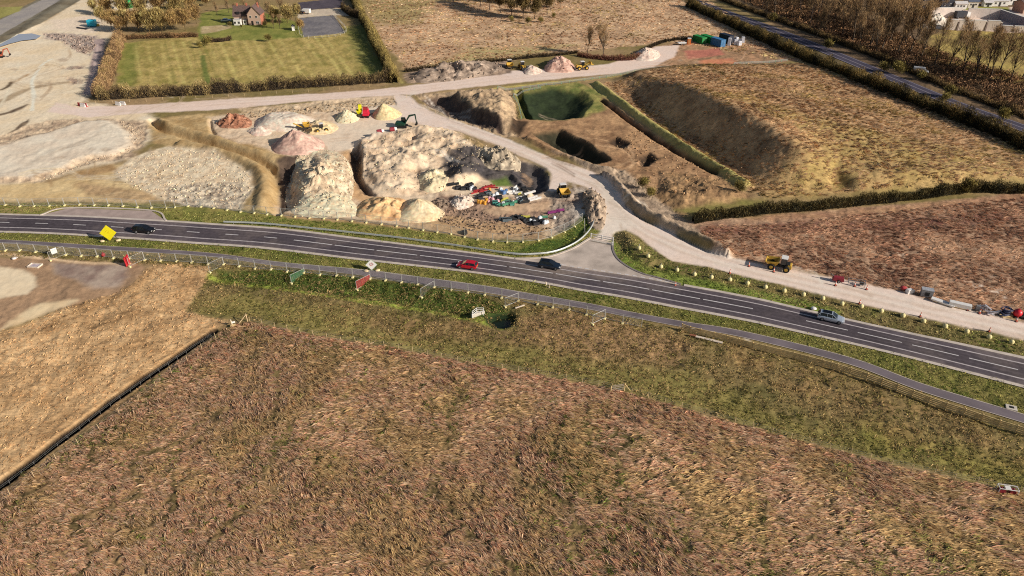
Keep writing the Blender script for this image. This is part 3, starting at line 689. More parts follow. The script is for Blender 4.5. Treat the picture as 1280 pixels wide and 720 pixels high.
# ------------------------------------------------------------------ roads, kerbs and markings
def asphalt(name, rgb, wear=0.25):
    m = bpy.data.materials.new(name); m.use_nodes = True
    nt = m.node_tree; L = nt.links.new; b = nt.nodes['Principled BSDF']
    g = nt.nodes.new('ShaderNodeNewGeometry')
    n1 = nt.nodes.new('ShaderNodeTexNoise'); n1.inputs['Scale'].default_value = 0.25; n1.inputs['Detail'].default_value = 6
    n2 = nt.nodes.new('ShaderNodeTexNoise'); n2.inputs['Scale'].default_value = 14; n2.inputs['Detail'].default_value = 3
    L(g.outputs['Position'], n1.inputs['Vector']); L(g.outputs['Position'], n2.inputs['Vector'])
    a = nt.nodes.new('ShaderNodeMath'); a.operation = 'MULTIPLY_ADD'; a.inputs[1].default_value = 0.45; L(n2.outputs['Fac'], a.inputs[0]); L(n1.outputs['Fac'], a.inputs[2])
    r = nt.nodes.new('ShaderNodeValToRGB'); c = alb(rgb)
    r.color_ramp.elements[0].position = 0.5; r.color_ramp.elements[1].position = 0.95
    r.color_ramp.elements[0].color = (*(c * (1 - wear)), 1); r.color_ramp.elements[1].color = (*(c * (1 + wear)), 1)
    L(a.outputs[0], r.inputs['Fac']); L(r.outputs['Color'], b.inputs['Base Color'])
    b.inputs['Roughness'].default_value = 0.85; b.inputs['Specular IOR Level'].default_value = 0.25
    return m
M_ASPH = asphalt('road_asphalt', (82, 72, 76)); M_PATH = asphalt('path_asphalt', (104, 92, 94)); M_APRON = asphalt('dusty_asphalt', (172, 154, 140), 0.35)
M_CONC = nmat('edge_concrete', (204, 190, 176), 0.9, var=0.15, scale=0.6)
M_LINE = nmat('road_paint', (214, 208, 206), 0.7, var=0.2, scale=1.5)
M_LINE2 = nmat('worn_road_paint', (190, 180, 178), 0.7, var=0.25, scale=1.5)

def strip(name, T, B, t0, t1, z, mat, kind='structure', i0=0, i1=None, z1=None):
    a = T + (B - T) * t0; b = T + (B - T) * t1
    a, b = a[i0:i1], b[i0:i1]; n = len(a)
    V = np.vstack([np.c_[a, np.full(n, z)], np.c_[b, np.full(n, z if z1 is None else z1)]])
    F = np.array([(n + i, n + i + 1, i + 1, i) for i in range(n - 1)])
    o = mesh_np(name, V, F, mat); o['kind'] = kind; return o
def flatpoly(name, pts, z, mat, world=False, kind='structure'):
    P = np.asarray(pts) if world else gpoly(pts)
    bm = bmesh.new(); vs = [bm.verts.new((x, y, z)) for x, y in P]; f = bm.faces.new(vs)
    bmesh.ops.triangulate(bm, faces=[f]); bmesh.ops.recalc_face_normals(bm, faces=bm.faces[:])
    for f in bm.faces:
        if f.normal.z < 0: f.normal_flip()
    me = bpy.data.meshes.new(name); bm.to_mesh(me); bm.free(); me.materials.append(mat)
    o = bpy.data.objects.new(name, me); COL.objects.link(o); o['kind'] = kind; return o

def worn_road():
    n, m = 1600, 26; T = resample(roadT, n); B = resample(roadB, n); t = np.linspace(0.045, 0.955, m)
    P = T[:, None] + (B - T)[:, None] * t[None, :, None]; x, y = P[..., 0], P[..., 1]
    s = np.repeat(np.arange(n)[:, None] * 0.35, m, 1); tt = np.repeat(t[None], n, 0)
    wear = sum(np.exp(-((tt - c) / 0.035) ** 2) for c in (0.29, 0.41, 0.55, 0.68)) * 0.24
    f = 1 - wear + (fbm(s, tt * 10, 9, 4, 3) - 0.5) * 0.35 + (fbm(s, tt * 40, 60, 3, 4) - 0.5) * 0.3
    f = f * np.where((tt < 0.2) | (tt > 0.78), 1.12, 1.0) * np.where(np.abs(tt - 0.48) < 0.012, 0.85, 1)
    base = alb((78, 68, 71))[None, None] * f[..., None]
    jx, jy = ground(748, 322); d = np.hypot((x - jx) * 0.42, (y - jy) * 1.0)
    dust = np.clip(0.75 - d / 13, 0, 1) * (0.4 + 1.2 * fbm(x, y * 2, 2.2, 4, 6)) + 0.10 * sstep(0.5, 0.75, fbm(x, y, 7, 4, 12)) + 0.25 * np.maximum(sstep(0.12, 0.03, tt), sstep(0.9, 0.97, tt)) * fbm(s, tt, 3, 3, 5)
    dust = np.clip(dust, 0, 0.8)[..., None]; C = base * (1 - dust) + alb((176, 154, 136)) * dust
    V = np.concatenate([P, np.full(P.shape[:2] + (1,), 0.045)], -1).reshape(-1, 3); i = np.arange(n * m).reshape(n, m)
    F = np.stack([i[:-1, 1:], i[:-1, :-1], i[1:, :-1], i[1:, 1:]], -1).reshape(-1, 4)
    if True: o = mesh_np('road', V, F, attr_mat('worn_asphalt', 0.85, 0.25), col=C.reshape(-1, 3)); o['kind'] = 'structure'
worn_road()
def jgap(i0, i1): return i0, i1
# concrete edge channel; the far one stops at the junction
gx0, _ = ground(648, 324); gx1, _ = ground(850, 356)
iA = int(np.searchsorted(roadT[:, 0], gx0)); iB = int(np.searchsorted(roadT[:, 0], gx1))
strip('edge_channel', roadT, roadB, -0.045, 0.045, 0.05, M_CONC, i1=iA)
strip('edge_channel', roadT, roadB, -0.045, 0.045, 0.05, M_CONC, i0=iB)
strip('edge_channel', roadT, roadB, 0.955, 1.05, 0.05, M_CONC)
def lines(t, w, mat, z=0.05, dash=None):
    W = np.linalg.norm(roadT - roadB, axis=1).mean(); a = w / W / 2
    if dash is None: strip('road_marking', roadT, roadB, t - a, t + a, z, mat); return
    c = roadT + (roadB - roadT) * t; fine = resample(c, 6000); d = np.r_[0, np.cumsum(np.linalg.norm(np.diff(fine, axis=0), axis=1))]
    T = resample(roadT + (roadB - roadT) * (t - a), 6000); B = resample(roadT + (roadB - roadT) * (t + a), 6000)
    V = []; F = []; s = 0.0
    while s + dash[0] < d[-1]:
        i0, i1 = np.searchsorted(d, s), np.searchsorted(d, s + dash[0]); k = np.linspace(i0, i1, 4).astype(int); b = len(V)
        V += [(*T[i], z) for i in k] + [(*B[i], z) for i in k]
        F += [(b + 4 + i, b + 5 + i, b + 1 + i, b + i) for i in range(3)]
        s += dash[0] + dash[1]
    o = mesh_np('road_marking', V, np.array(F), mat); o['kind'] = 'structure'
lines(0.225, 0.30, M_LINE2); lines(0.76, 0.30, M_LINE2)
# centre line: short dashes in the west, long warning dashes towards the junction
def centre(t, w, x0, x1, dash, z=0.05):
    W = np.linalg.norm(roadT - roadB, axis=1).mean(); a = w / W / 2
    T = resample(roadT + (roadB - roadT) * (t - a), 6000); B = resample(roadT + (roadB - roadT) * (t + a), 6000)
    d = np.r_[0, np.cumsum(np.linalg.norm(np.diff(T, axis=0), axis=1))]
    s = float(np.interp(x0, T[:, 0], d)); e = float(np.interp(x1, T[:, 0], d)); V = []; F = []
    while s + dash[0] < e:
        k = np.linspace(np.searchsorted(d, s), np.searchsorted(d, s + dash[0]), 4).astype(int); b = len(V)
        V += [(*T[i], z) for i in k] + [(*B[i], z) for i in k]
        F += [(b + 4 + i, b + 5 + i, b + 1 + i, b + i) for i in range(3)]; s += dash[0] + dash[1]
    o = mesh_np('road_marking', V, np.array(F), M_LINE); o['kind'] = 'structure'
gxa = float(ground(360, 303)[0]); gxb = float(ground(1000, 400)[0])
centre(0.48, 0.22, float(roadT[0, 0]), gxa, (3.0, 6.0)); centre(0.48, 0.24, gxa + 1, gxb, (9.0, 0.6)); centre(0.48, 0.22, gxb + 1, float(roadT[-1, 0]) - 2, (7.0, 1.6))

strip('path', pathT, pathB, 0.04, 0.96, 0.03, M_PATH)
strip('path_edging', pathT, pathB, -0.02, 0.04, 0.045, M_CONC); strip('path_edging', pathT, pathB, 0.96, 1.02, 0.045, M_CONC)

jp = [(644,323.6),(667.5,323.3),(685,321.5),(698.8,317.6),(714,312),(725.8,305.8),(737,298),(766,303.5),(765,311.7),(771,324),(784.6,334.6),(803,343.2),(820,347.5),(850,356.2)]
jw = gpoly(jp)
edge = np.array([p for p in roadT if jw[-1][0] > p[0] > jw[0][0]])[::-1] + np.array([0, -0.35])
flatpoly('junction_apron', np.vstack([jw, edge]), 0.041, M_APRON, world=True)
lb = gpoly([(50,269.3),(86,260.3),(189,263.7),(207,276.0)]); edge = np.array([p for p in roadT if lb[-1][0] > p[0] > lb[0][0]])[::-1] + np.array([0, -0.2])
flatpoly('layby', np.vstack([lb, edge]), 0.04, nmat('layby_surface', (176, 156, 146), 0.9, var=0.18, scale=0.5), world=True)
def kerb(name, pts, w=0.35, h=0.14, mat=M_CONC, step=0.8, world=False):
    P = smoothline(np.asarray(pts) if world else gpoly(pts), step); t = np.gradient(P, axis=0); t /= np.linalg.norm(t, axis=1)[:, None]; nn = np.stack([-t[:, 1], t[:, 0]], 1) * w / 2
    m = MB(); m.loft([[(*(p - q), 0.0), (*(p + q), 0.0), (*(p + q), h), (*(p - q), h)] for p, q in zip(P, nn)])
    o = m.build(name, mat); o['kind'] = 'structure'; return o
kerb('kerb', [(644,323.4),(667.5,323),(685,321.2),(698.8,317.3),(714,311.6),(725.8,305.3),(738,297.5)], 0.45)
kerb('kerb', [(766.5,303.5),(766,311.7),(772,323.6),(785.6,334),(804,342.6),(821,346.9),(851,355.6)], 0.4, mat=nmat('grey_kerb', (132, 122, 118), 0.9))
kerb('kerb', [(50,269),(86,260),(189,263.3),(208,276)], 0.4)
dm = resample(smoothline(gpoly([(690,330.5),(740,338.5),(820,352)]), 1), 120)
# give-way dashes at the junction mouth
V = []; F = []
c = np.array([p for p in roadT if gx1 > p[0] > float(ground(690, 329)[0])])
c = resample(c, 200); d = np.r_[0, np.cumsum(np.linalg.norm(np.diff(c, axis=0), axis=1))]; s = 0
while s + 1 < d[-1]:
    i, j = np.searchsorted(d, s), np.searchsorted(d, s + 0.9); b = len(V)
    for q, o_ in ((c[i], 0.02), (c[j], 0.02), (c[j], 0.30), (c[i], 0.30)): V.append((q[0], q[1] - o_ + 0.2, 0.055))
    F.append((b + 3, b + 2, b + 1, b)); s += 1.6
o = mesh_np('road_marking', V, np.array(F), M_LINE); o['kind'] = 'structure'

mT, mB = both(MWT, MWB, 160)
strip('motorway', mT, mB, 0.0, 1.0, 0.03, asphalt('motorway_asphalt', (66, 60, 72)))
for t in (0.08, 0.5, 0.92):
    strip('road_marking', mT, mB, t - 0.02, t + 0.02, 0.036, nmat('motorway_paint', (158, 150, 156), 0.7))
# ponds
M_WATER = bpy.data.materials.new('pond_water'); M_WATER.use_nodes = True
nt = M_WATER.node_tree; b = nt.nodes['Principled BSDF']; b.inputs['Base Color'].default_value = (*alb((150, 152, 160)), 1); b.inputs['Roughness'].default_value = 0.45
nn_ = nt.nodes.new('ShaderNodeTexNoise'); nn_.inputs['Scale'].default_value = 0.6; bp = nt.nodes.new('ShaderNodeBump'); bp.inputs['Strength'].default_value = 0.05
nt.links.new(nn_.outputs['Fac'], bp.inputs['Height']); nt.links.new(bp.outputs['Normal'], b.inputs['Normal'])
flatpoly('pond', [(0,57),(24,44),(40,43),(52,46),(46,50),(28,52),(12,56),(0,60)], 0.45, M_WATER)
M_POOL = nmat('dark_pool_water', (24, 34, 20), 0.25, var=0.3, scale=0.8)
flatpoly('pool_water', [(607,400),(616,393),(630,391),(644,395),(644,405),(634,411),(616,411)], -1.1, M_POOL)
# ------------------------------------------------------------------ grass: nobody could count it, one object per stand
def in_view(x, y, m=1.22):
    return (np.abs(x) < (30 + 0.62 * y) * m) & (y > 47)

def stand(name, label, P, dens, nb, L, wdt, lift, pal, ang=-0.55, spread=0.45, avoid=(), world=False, seed=3, keep=None, wander=1.6, shade=0.25, jit=0.22, tvar=0.5):
    P = np.asarray(P, float) if world else gpoly(P)
    mn, mx = P.min(0), P.max(0); mn = np.maximum(mn, [-260, 46]); mx = np.minimum(mx, [260, 430])
    n = int((mx - mn).prod() * dens); r = np.random.default_rng(seed)
    x = r.uniform(mn[0], mx[0], n); y = r.uniform(mn[1], mx[1], n)
    k = in_view(x, y); x, y = x[k], y[k]
    k = inside(x, y, P); x, y = x[k], y[k]
    if keep is not None: k = r.random(len(x)) < keep(x, y); x, y = x[k], y[k]
    for q, d in avoid:
        k = seg_dist(x, y, q) > d; x, y = x[k], y[k]
    n = len(x); c0 = fbm(x, y, 9, 3, seed + 2); c1 = fbm(x, y, 2.2, 2, seed + 4)
    A = ang + (fbm(x, y, 11, 3, seed + 6) - 0.5) * wander * 2 + r.normal(0, 0.22, n)
    tb = np.exp(r.normal(0, tvar * 0.5, n)) * (1 + (c1 - 0.5) * 0.6)
    sz = np.exp(r.normal(0, 0.25, n))
    x = np.repeat(x, nb); y = np.repeat(y, nb); N = len(x)
    A = np.repeat(A, nb) + r.normal(0, spread, N); tb = np.repeat(tb, nb); sz = np.repeat(sz, nb); c0 = np.repeat(c0, nb)
    ln = L * sz * r.uniform(0.6, 1.3, N); w = wdt * r.uniform(0.6, 1.4, N)
    x = x + r.normal(0, L * jit, N); y = y + r.normal(0, L * jit, N); z = terrain_z(x, y) - 0.03
    ca, sa = np.cos(A), np.sin(A); lf = lift * r.uniform(0.5, 1.4, N)
    root = np.stack([x, y, z], 1); mid = root + np.stack([ca * ln * 0.5, sa * ln * 0.5, ln * lf], 1)
    tip = root + np.stack([ca * ln, sa * ln, ln * lf * r.uniform(0.3, 1.2, N)], 1)
    sd = np.stack([-sa * w / 2, ca * w / 2, r.normal(0, 0.32, N) * w], 1)
    V = np.stack([root, mid - sd, tip, mid + sd], 1).reshape(-1, 3)
    F = np.arange(N * 4).reshape(N, 4)
    pal = np.array([alb(p) for p in pal]); q = np.clip((c0 - 0.5) * 2.6 + 0.5 + r.normal(0, 0.22, N), 0, 0.999) * (len(pal) - 1)
    i = q.astype(int); f = (q - i)[:, None]
    C = (pal[i] * (1 - f) + pal[np.minimum(i + 1, len(pal) - 1)] * f) * tb[:, None] * np.exp(r.normal(0, shade, N))[:, None]
    C = C / np.maximum(1, C.max(1) / 0.8)[:, None]
    o = mesh_np(name, V, F, attr_mat('grass_blades', 0.9, 0.05), col=np.clip(C, 0.003, 0.85))
    return tag(o, label, 'grass', kind='stuff')

tr_av = [(t, 0.4) for t in TR]
ditch_w = smoothline(gpoly(DITCH), 3)
stand('meadow_grass', 'long wind-combed straw and russet grass filling the near meadow', MEADOW, 5.0, 11, 0.92, 0.088, 0.17,
      [(190,154,106), (240,188,142), (255,216,172), (250,194,152), (232,170,132), (255,218,174), (222,158,122), (255,206,162), (202,164,112)], ang=-0.45, spread=0.16, wander=0.7, avoid=tr_av + [(ditch_w, 1.0)], shade=0.38, jit=0.17, tvar=0.6)
stand('meadow_grass', 'scattered green tufts in the wet hollows of the near meadow', MEADOW, 2.3, 8, 0.55, 0.06, 0.35,
      [(86,92,42), (116,116,56), (150,140,78)], ang=-0.6, seed=14, jit=0.3, keep=lambda x, y: np.maximum(sstep(0.4, 0.66, fbm(x, y, 16, 4, 31)) * sstep(0.42, 0.62, fbm(x, y, 2.6, 3, 33)), sstep(0.035, 0.01, np.abs(fbm(x, y * 0.45, 22, 3, 37) - 0.5)) * 0.75) , shade=0.3)
stand('meadow_grass', 'russet grass along the fenced upper edge of the near meadow', [(300,402),(400,421),(480,433.5),(600,456.5),(770,486.5),(840,506.5),(1000,551.5),(1150,590),(1280,617),(1380,650),(1380,664),(1280,632),(1150,601),(1000,562),(840,516),(770,496),(600,466),(480,443),(400,431),(330,416)], 2.4, 9, 0.8, 0.08, 0.2,
      [(186,132,100), (210,156,122), (226,174,138), (170,120,90)], ang=-0.3, spread=0.3, wander=0.5, seed=19, shade=0.3, tvar=0.5)
RF = [(900,318),(870,296),(880,282),(960,280),(1130,262),(1280,246),(1560,224),(1560,470),(1420,436),(1280,399),(1168,374),(1046,345),(930,322)]
stand('rough_grass', 'rank purple-brown grass of the field beyond the stone haul road', RF, 2.4, 14, 0.95, 0.075, 0.2,
      [(148,106,82), (178,134,104), (206,162,126), (188,142,110), (214,170,134)], ang=-0.5, seed=5, spread=0.2, wander=0.9, jit=0.15, tvar=0.7, shade=0.16)
stand('verge_grass', 'short green verge grass between main road and cycle path', vg, 9.0, 5, 0.24, 0.07, 0.5,
      [(92,102,44), (120,124,58), (164,148,88), (104,110,48), (140,128,72)], shade=0.15, tvar=0.35, spread=2.0, world=True, seed=6)
NV = [(0,257),(60,254),(205,262),(300,268),(420,278),(520,288),(600,302),(680,302),(722,282),(742,262),(750,270),(748,288),(737,297),(722,307),(698,318),(660,323.5),(563,312),(500,303.5),(344,284),(207,274),(190,262),(84,258),(40,267),(0,266)]
stand('verge_grass', 'short green verge grass behind the long crash barrier', NV, 5.5, 5, 0.26, 0.08, 0.5,
      [(92,104,42), (122,126,58), (164,150,90), (108,114,50)], shade=0.15, tvar=0.35, spread=2.0, seed=7)
IS = [(767,303),(772,291),(782,289.5),(798,297),(814,311),(840,328),(890,337),(980,359),(1073,382),(1206,411),(1280,427),(1280,446),(1206,429),(1073,401),(980,378),(849,353),(803,341),(773,323)]
stand('verge_grass', 'rough tufted verge between main road and stone haul road', IS, 6.0, 5, 0.28, 0.08, 0.5,
      [(96,104,48), (128,126,64), (166,144,94), (128,108,72)], spread=2.0, seed=8)
SW = [(-40,316),(125,314),(260,322),(344,333.5),(500,353),(605,367.5),(700,383),(740,390),(856,412),(1062,458),(1151,492),(1280,532),(1380,562),(1700,680),(1700,760),(1380,642),(1280,610),(1150,582),(1000,546),(840,501),(770,481),(600,451),(480,428),(400,415),(310,396),(232,386),(250,360),(264,336)]
stand('swale_grass', 'olive and tan tussocks in the strip between cycle path and meadow', SW, 4.0, 7, 0.42, 0.065, 0.42,
      [(112,104,54), (142,122,72), (176,142,98), (128,112,64), (164,128,90), (124,112,62)], spread=1.2, seed=9, shade=0.18, tvar=0.35)
stand('ditch_weeds', 'dark green weeds on the bank below the mesh fence', [(272,337),(360,337),(480,352),(600,369),(640,387),(606,393),(500,377),(400,363),(300,352),(270,348)], 7, 6, 0.26, 0.075, 0.5,
      [(66,78,32), (92,100,44), (126,124,62), (80,88,38)], spread=2.5, seed=10)
stand('stubble', 'pale tan stubble in the bare field west of the lined ditch', STUB, 3.0, 3, 0.42, 0.075, 0.3,
      [(180,142,100), (210,170,124), (150,116,78), (196,158,112)], ang=0.75, seed=12, avoid=[(ditch_w, 1.2)], wander=0.7)
stand('pasture_grass', 'bleached tussocks across the sloping pasture below the motorway hedge', FIELD_R, 0.9, 9, 1.1, 0.11, 0.25,
      [(152,116,84), (186,146,106), (226,186,142), (172,134,94), (164,136,84)], ang=-0.5, seed=13, spread=0.2, wander=0.9, jit=0.15, tvar=0.7)
stand('pasture_grass', 'bleached grass of the upper field beside the works track', FIELD_TOP, 0.35, 6, 1.2, 0.2, 0.14,
      [(176,138,106), (206,168,130), (226,190,152), (176,150,102)], ang=-0.3, seed=16)

# ------------------------------------------------------------------ twigs and leaves
def slivers(cen, dirs, ln, w, r):
    N = len(cen); d = dirs / (np.linalg.norm(dirs, axis=1)[:, None] + 1e-9)
    s = np.cross(d, r.normal(0, 1, (N, 3))); s /= np.linalg.norm(s, axis=1)[:, None] + 1e-9
    a = cen - d * ln[:, None] / 2; b = cen + d * ln[:, None] / 2; m = cen + np.cross(d, s) * (ln * 0.08)[:, None]
    sw = s * (w / 2)[:, None]
    return np.stack([a, m - sw, b, m + sw], 1).reshape(-1, 3), np.arange(N * 4).reshape(N, 4)

def palpick(pal, q, r, shade=0.25):
    P = np.array([alb(p) for p in pal]); q = np.clip(q, 0, 0.999) * (len(P) - 1); i = q.astype(int); f = (q - i)[:, None]
    return np.clip((P[i] * (1 - f) + P[np.minimum(i + 1, len(P) - 1)] * f) * np.exp(r.normal(0, shade, len(q)))[:, None], 0.003, 0.8)

def hedge(name, label, pts, width, height, pal, per_m=150, seed=1, gaps=0.12, ln=0.9, w=0.12, group=None):
    r = np.random.default_rng(seed); P = smoothline(gpoly(pts), 1.0)
    d = np.r_[0, np.cumsum(np.linalg.norm(np.diff(P, axis=0), axis=1))]; T = d[-1]; n = int(T * per_m)
    s = r.uniform(0, T, n); x = np.interp(s, d, P[:, 0]); y = np.interp(s, d, P[:, 1])
    tx = np.gradient(P[:, 0]); ty = np.gradient(P[:, 1]); tl = np.hypot(tx, ty); nx = np.interp(s, d, -ty / tl); ny = np.interp(s, d, tx / tl)
    width = width * 0.82; hh = height * (0.3 + 1.4 * fbm(s, s * 0, 4.0, 4, seed, 0.65)); ww = width * (0.5 + 1.0 * fbm(s, s * 0 + 50, 5.0, 3, seed))
    a = r.uniform(0, math.pi, n); rad = np.sqrt(r.uniform(0.25, 1, n))
    off = np.cos(a) * rad * ww / 2; z = np.sin(a) ** 0.8 * rad * hh
    keep = fbm(s, off * 2, 2.0, 2, seed + 7) > 0.5 - 0.5 * (1 - gaps) + 0.12 * (z / hh > 0.75)
    x, y, off, z, hh, ww, nx, ny, s = [q[keep] for q in (x, y, off, z, hh, ww, nx, ny, s)]; n = len(x)
    cx = x + nx * off; cy = y + ny * off; cz = z + terrain_z(cx, cy)
    dirs = np.stack([nx * off / ww * 1.6 + r.normal(0, 0.5, n), ny * off / ww * 1.6 + r.normal(0, 0.5, n), 0.9 + r.normal(0, 0.4, n)], 1)
    V, F = slivers(np.stack([cx, cy, cz], 1), dirs, ln * r.uniform(0.5, 1.6, n), w * 0.8 * r.uniform(0.5, 1.5, n), r)
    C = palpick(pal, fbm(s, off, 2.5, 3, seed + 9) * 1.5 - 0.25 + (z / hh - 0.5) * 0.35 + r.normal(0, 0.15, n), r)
    # darker woody core so the hedge is not see-through
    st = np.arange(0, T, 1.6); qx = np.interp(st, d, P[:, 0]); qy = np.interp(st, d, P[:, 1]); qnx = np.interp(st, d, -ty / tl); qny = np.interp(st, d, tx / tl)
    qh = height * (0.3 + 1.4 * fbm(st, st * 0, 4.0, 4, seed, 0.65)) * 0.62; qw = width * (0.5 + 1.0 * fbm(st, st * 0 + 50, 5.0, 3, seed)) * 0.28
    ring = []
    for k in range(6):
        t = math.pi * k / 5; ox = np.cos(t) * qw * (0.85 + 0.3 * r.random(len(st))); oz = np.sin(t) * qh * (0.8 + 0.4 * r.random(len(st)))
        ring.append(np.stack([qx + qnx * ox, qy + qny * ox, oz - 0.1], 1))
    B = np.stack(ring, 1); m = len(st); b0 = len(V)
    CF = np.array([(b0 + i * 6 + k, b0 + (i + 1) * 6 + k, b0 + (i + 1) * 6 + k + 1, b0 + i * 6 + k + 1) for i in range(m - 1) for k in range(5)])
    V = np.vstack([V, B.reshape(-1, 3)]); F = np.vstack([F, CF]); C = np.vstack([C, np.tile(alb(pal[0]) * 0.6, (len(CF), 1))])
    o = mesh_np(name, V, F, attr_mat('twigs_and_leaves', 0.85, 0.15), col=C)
    return tag(o, label, 'hedge', group)

TW = [(54,45,36), (96,78,56), (136,114,74), (164,140,94)]
hedge('hedge', 'long brown winter hedge along the near edge of the green paddock', [(122,124),(180,121),(260,117),(350,111),(420,106),(500,101)], 4.8, 4.2, TW, 210, 1)
hedge('hedge', 'broad russet hedge down the west side of the green paddock', [(126,123),(134,100),(143,74),(150,50)], 5.6, 4.6, [(78,60,44), (130,100,70), (166,132,94), (150,124,78)], 240, 2)
hedge('hedge', 'tall thorn hedge between green paddock and upper field', [(494,104),(478,72),(462,40),(450,18),(438,-8)], 4.8, 4.8, [(60,50,34), (110,92,56), (160,138,80), (140,118,74)], 230, 3)
hedge('hedge', 'low brown hedge along the far edge of the green paddock', [(152,50),(180,48),(215,47),(248,46)], 2.6, 2.0, [(70,52,38), (120,90,62), (150,112,78)], 130, 4)
hedge('hedge', 'clipped garden hedge in front of the farmhouse lawn', [(258,53),(275,52),(290,50)], 2.4, 1.8, [(50,42,34), (86,66,50), (110,84,64)], 120, 5)
hedge('hedge', 'long dark hedge between sloping pasture and motorway', [(860,8),(900,26),(950,50),(1000,72),(1060,96),(1130,125),(1200,152),(1290,190),(1400,236)], 5.5, 4.2, [(34,30,20), (60,52,30), (100,84,48), (134,108,62)], 260, 6)  # palette darkened in place of shade on the face turned from the sun
hedge('hedge', 'dark field hedge above the purple-brown rough field', [(866,278),(900,273),(960,266),(1040,259),(1110,252),(1160,246),(1210,240),(1290,240),(1400,232)], 2.8, 2.6, [(40,36,22), (66,58,34), (98,84,50), (84,72,46)], 230, 7, ln=0.7)
hedge('hedge', 'scrubby bank on the far side of the motorway', [(890,-4),(960,22),(1010,40),(1080,66),(1150,96),(1230,128),(1290,150)], 4.0, 2.2, [(56,44,30), (96,76,48), (140,112,70)], 110, 8, gaps=0.4)
hedge('hedge', 'reddish scrub line behind the parked yellow loader', [(722,70),(750,74),(780,75),(802,72)], 3.6, 1.8, [(80,50,42), (122,80,64), (110,92,56)], 130, 9)
hedge('hedge', 'thin hedge line along the near edge of the upper field', [(506,90),(560,84),(630,76),(700,69),(722,66)], 1.6, 1.5, [(40,34,24), (70,56,40), (104,84,58)], 90, 10)
hedge('hedge', 'thin hedge line running to the green containers', [(800,66),(830,53),(862,49),(872,48)], 1.5, 1.3, [(40,34,24), (70,56,40)], 90, 11)
hedge('hedge', 'scrub around the parking yard east of the farmhouse', [(428,12),(440,20),(452,24)], 3.0, 3.4, [(50,42,32), (92,74,54), (120,100,60)], 160, 12)

# ------------------------------------------------------------------ trees
def grow(r, h, spread, levels=4, lean=0.05, split=(3, 5), up=0.5, r0=None):
    """tapered trunk with a leader, rising limbs and forked branches; returns tubes and twig seats"""
    segs = []; ends = []; r0 = r0 or h * 0.021
    def run_(p, d, ln, ra, n, bend, seats):
        q = p; out = []
        for k in range(n):
            d = (d + Vector((r.normal(0, bend), r.normal(0, bend), 0.10))).normalized(); e = q + d * ln / n
            segs.append((q, e, ra * (1 - 0.75 * k / n), ra * (1 - 0.75 * (k + 1) / n))); out.append((e, d, ra * (1 - 0.75 * (k + 1) / n))); q = e
            if seats and k >= n * 0.35: ends.append((e, d))
        return out
    forks = 1 if r.random() < 0.5 else 2
    tr = run_(Vector((0, 0, -0.2)), Vector((r.normal(0, lean), r.normal(0, lean), 1)).normalized(), h * 0.3, r0, 3, 0.04, False)
    tops = []
    for i in range(forks):
        a = r.uniform(0, 6.28); d = (tr[-1][1] + Vector((math.cos(a), math.sin(a), 0)) * (0.0 if forks == 1 else 0.35)).normalized()
        tops.append(run_(tr[-1][0], d, h * 0.62, r0 * 0.62, 7, 0.09, True))
    nodes = [(e, d, ra, j / 6.0) for tp in tops for j, (e, d, ra) in enumerate(tp)] + [(tr[-1][0], tr[-1][1], r0 * 0.5, 0.0), (tr[1][0], tr[1][1], r0 * 0.4, 0.0)]
    for e, d, ra, t in nodes:
        for i in range(int(r.integers(2, 4))):
            a = r.uniform(0, 6.28); o = Vector((math.cos(a) * spread, math.sin(a) * spread, up * r.uniform(0.6, 1.6)))
            lb = h * 0.34 * (1 - 0.6 * t) * r.uniform(0.7, 1.2) * (0.6 + spread * 0.5)
            br = run_(e, (d * 0.35 + o).normalized(), lb, max(ra * 0.55, 0.03), 4, 0.14, True)
            for e2, d2, rb in br[1:]:
                for j in range(2):
                    a2 = r.uniform(0, 6.28); o2 = Vector((math.cos(a2), math.sin(a2), r.uniform(0.2, 1.2)))
                    run_(e2, (d2 * 0.7 + o2 * 0.8).normalized(), lb * 0.42, max(rb * 0.5, 0.022), 2, 0.15, True)
    return segs, ends

def make_tree(name, label, seed, h, spread, pal, bark, n_tw, tw_len, tw_w, levels=3, up=0.5, scatter=0.8, upd=0.5, shade=0.3):
    r = np.random.default_rng(seed); segs, ends = grow(r, h, spread, levels, up=up)
    zmax = max(e.z for e, _ in ends); k = h * 0.93 / zmax
    t = thing(name, label, 'tree')
    m = MB()
    for a, b, ra, rb in segs:
        m.tube(a * k, b * k, max(ra, 0.018), 5 if ra > 0.08 else 3, max(rb, 0.012))
    m.build('trunk', nmat('bark_' + bark, {'grey': (92,78,62), 'dark': (62,50,42), 'olive': (104,86,54)}[bark], 0.9, var=0.3), t, smooth=True)
    E = np.array([tuple(e * k) for e, _ in ends]); D = np.array([tuple(d) for _, d in ends])
    i = r.integers(0, len(E), n_tw); c = E[i] + r.normal(0, scatter, (n_tw, 3)) * np.array([1, 1, 0.7]); c[:, 2] = np.maximum(c[:, 2], 0.3)
    dirs = D[i] * 0.8 + r.normal(0, 0.5, (n_tw, 3)) + np.array([0, 0, upd])
    V, F = slivers(c, dirs, tw_len * r.uniform(0.5, 1.5, n_tw), tw_w * r.uniform(0.6, 1.5, n_tw), r)
    clump = fbm(c[:, 0] + 9, c[:, 1] + c[:, 2], 1.8, 2, seed)
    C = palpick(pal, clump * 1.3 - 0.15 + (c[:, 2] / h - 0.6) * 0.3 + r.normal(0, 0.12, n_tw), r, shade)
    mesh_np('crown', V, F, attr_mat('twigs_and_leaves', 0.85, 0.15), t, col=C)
    return Proto(t)

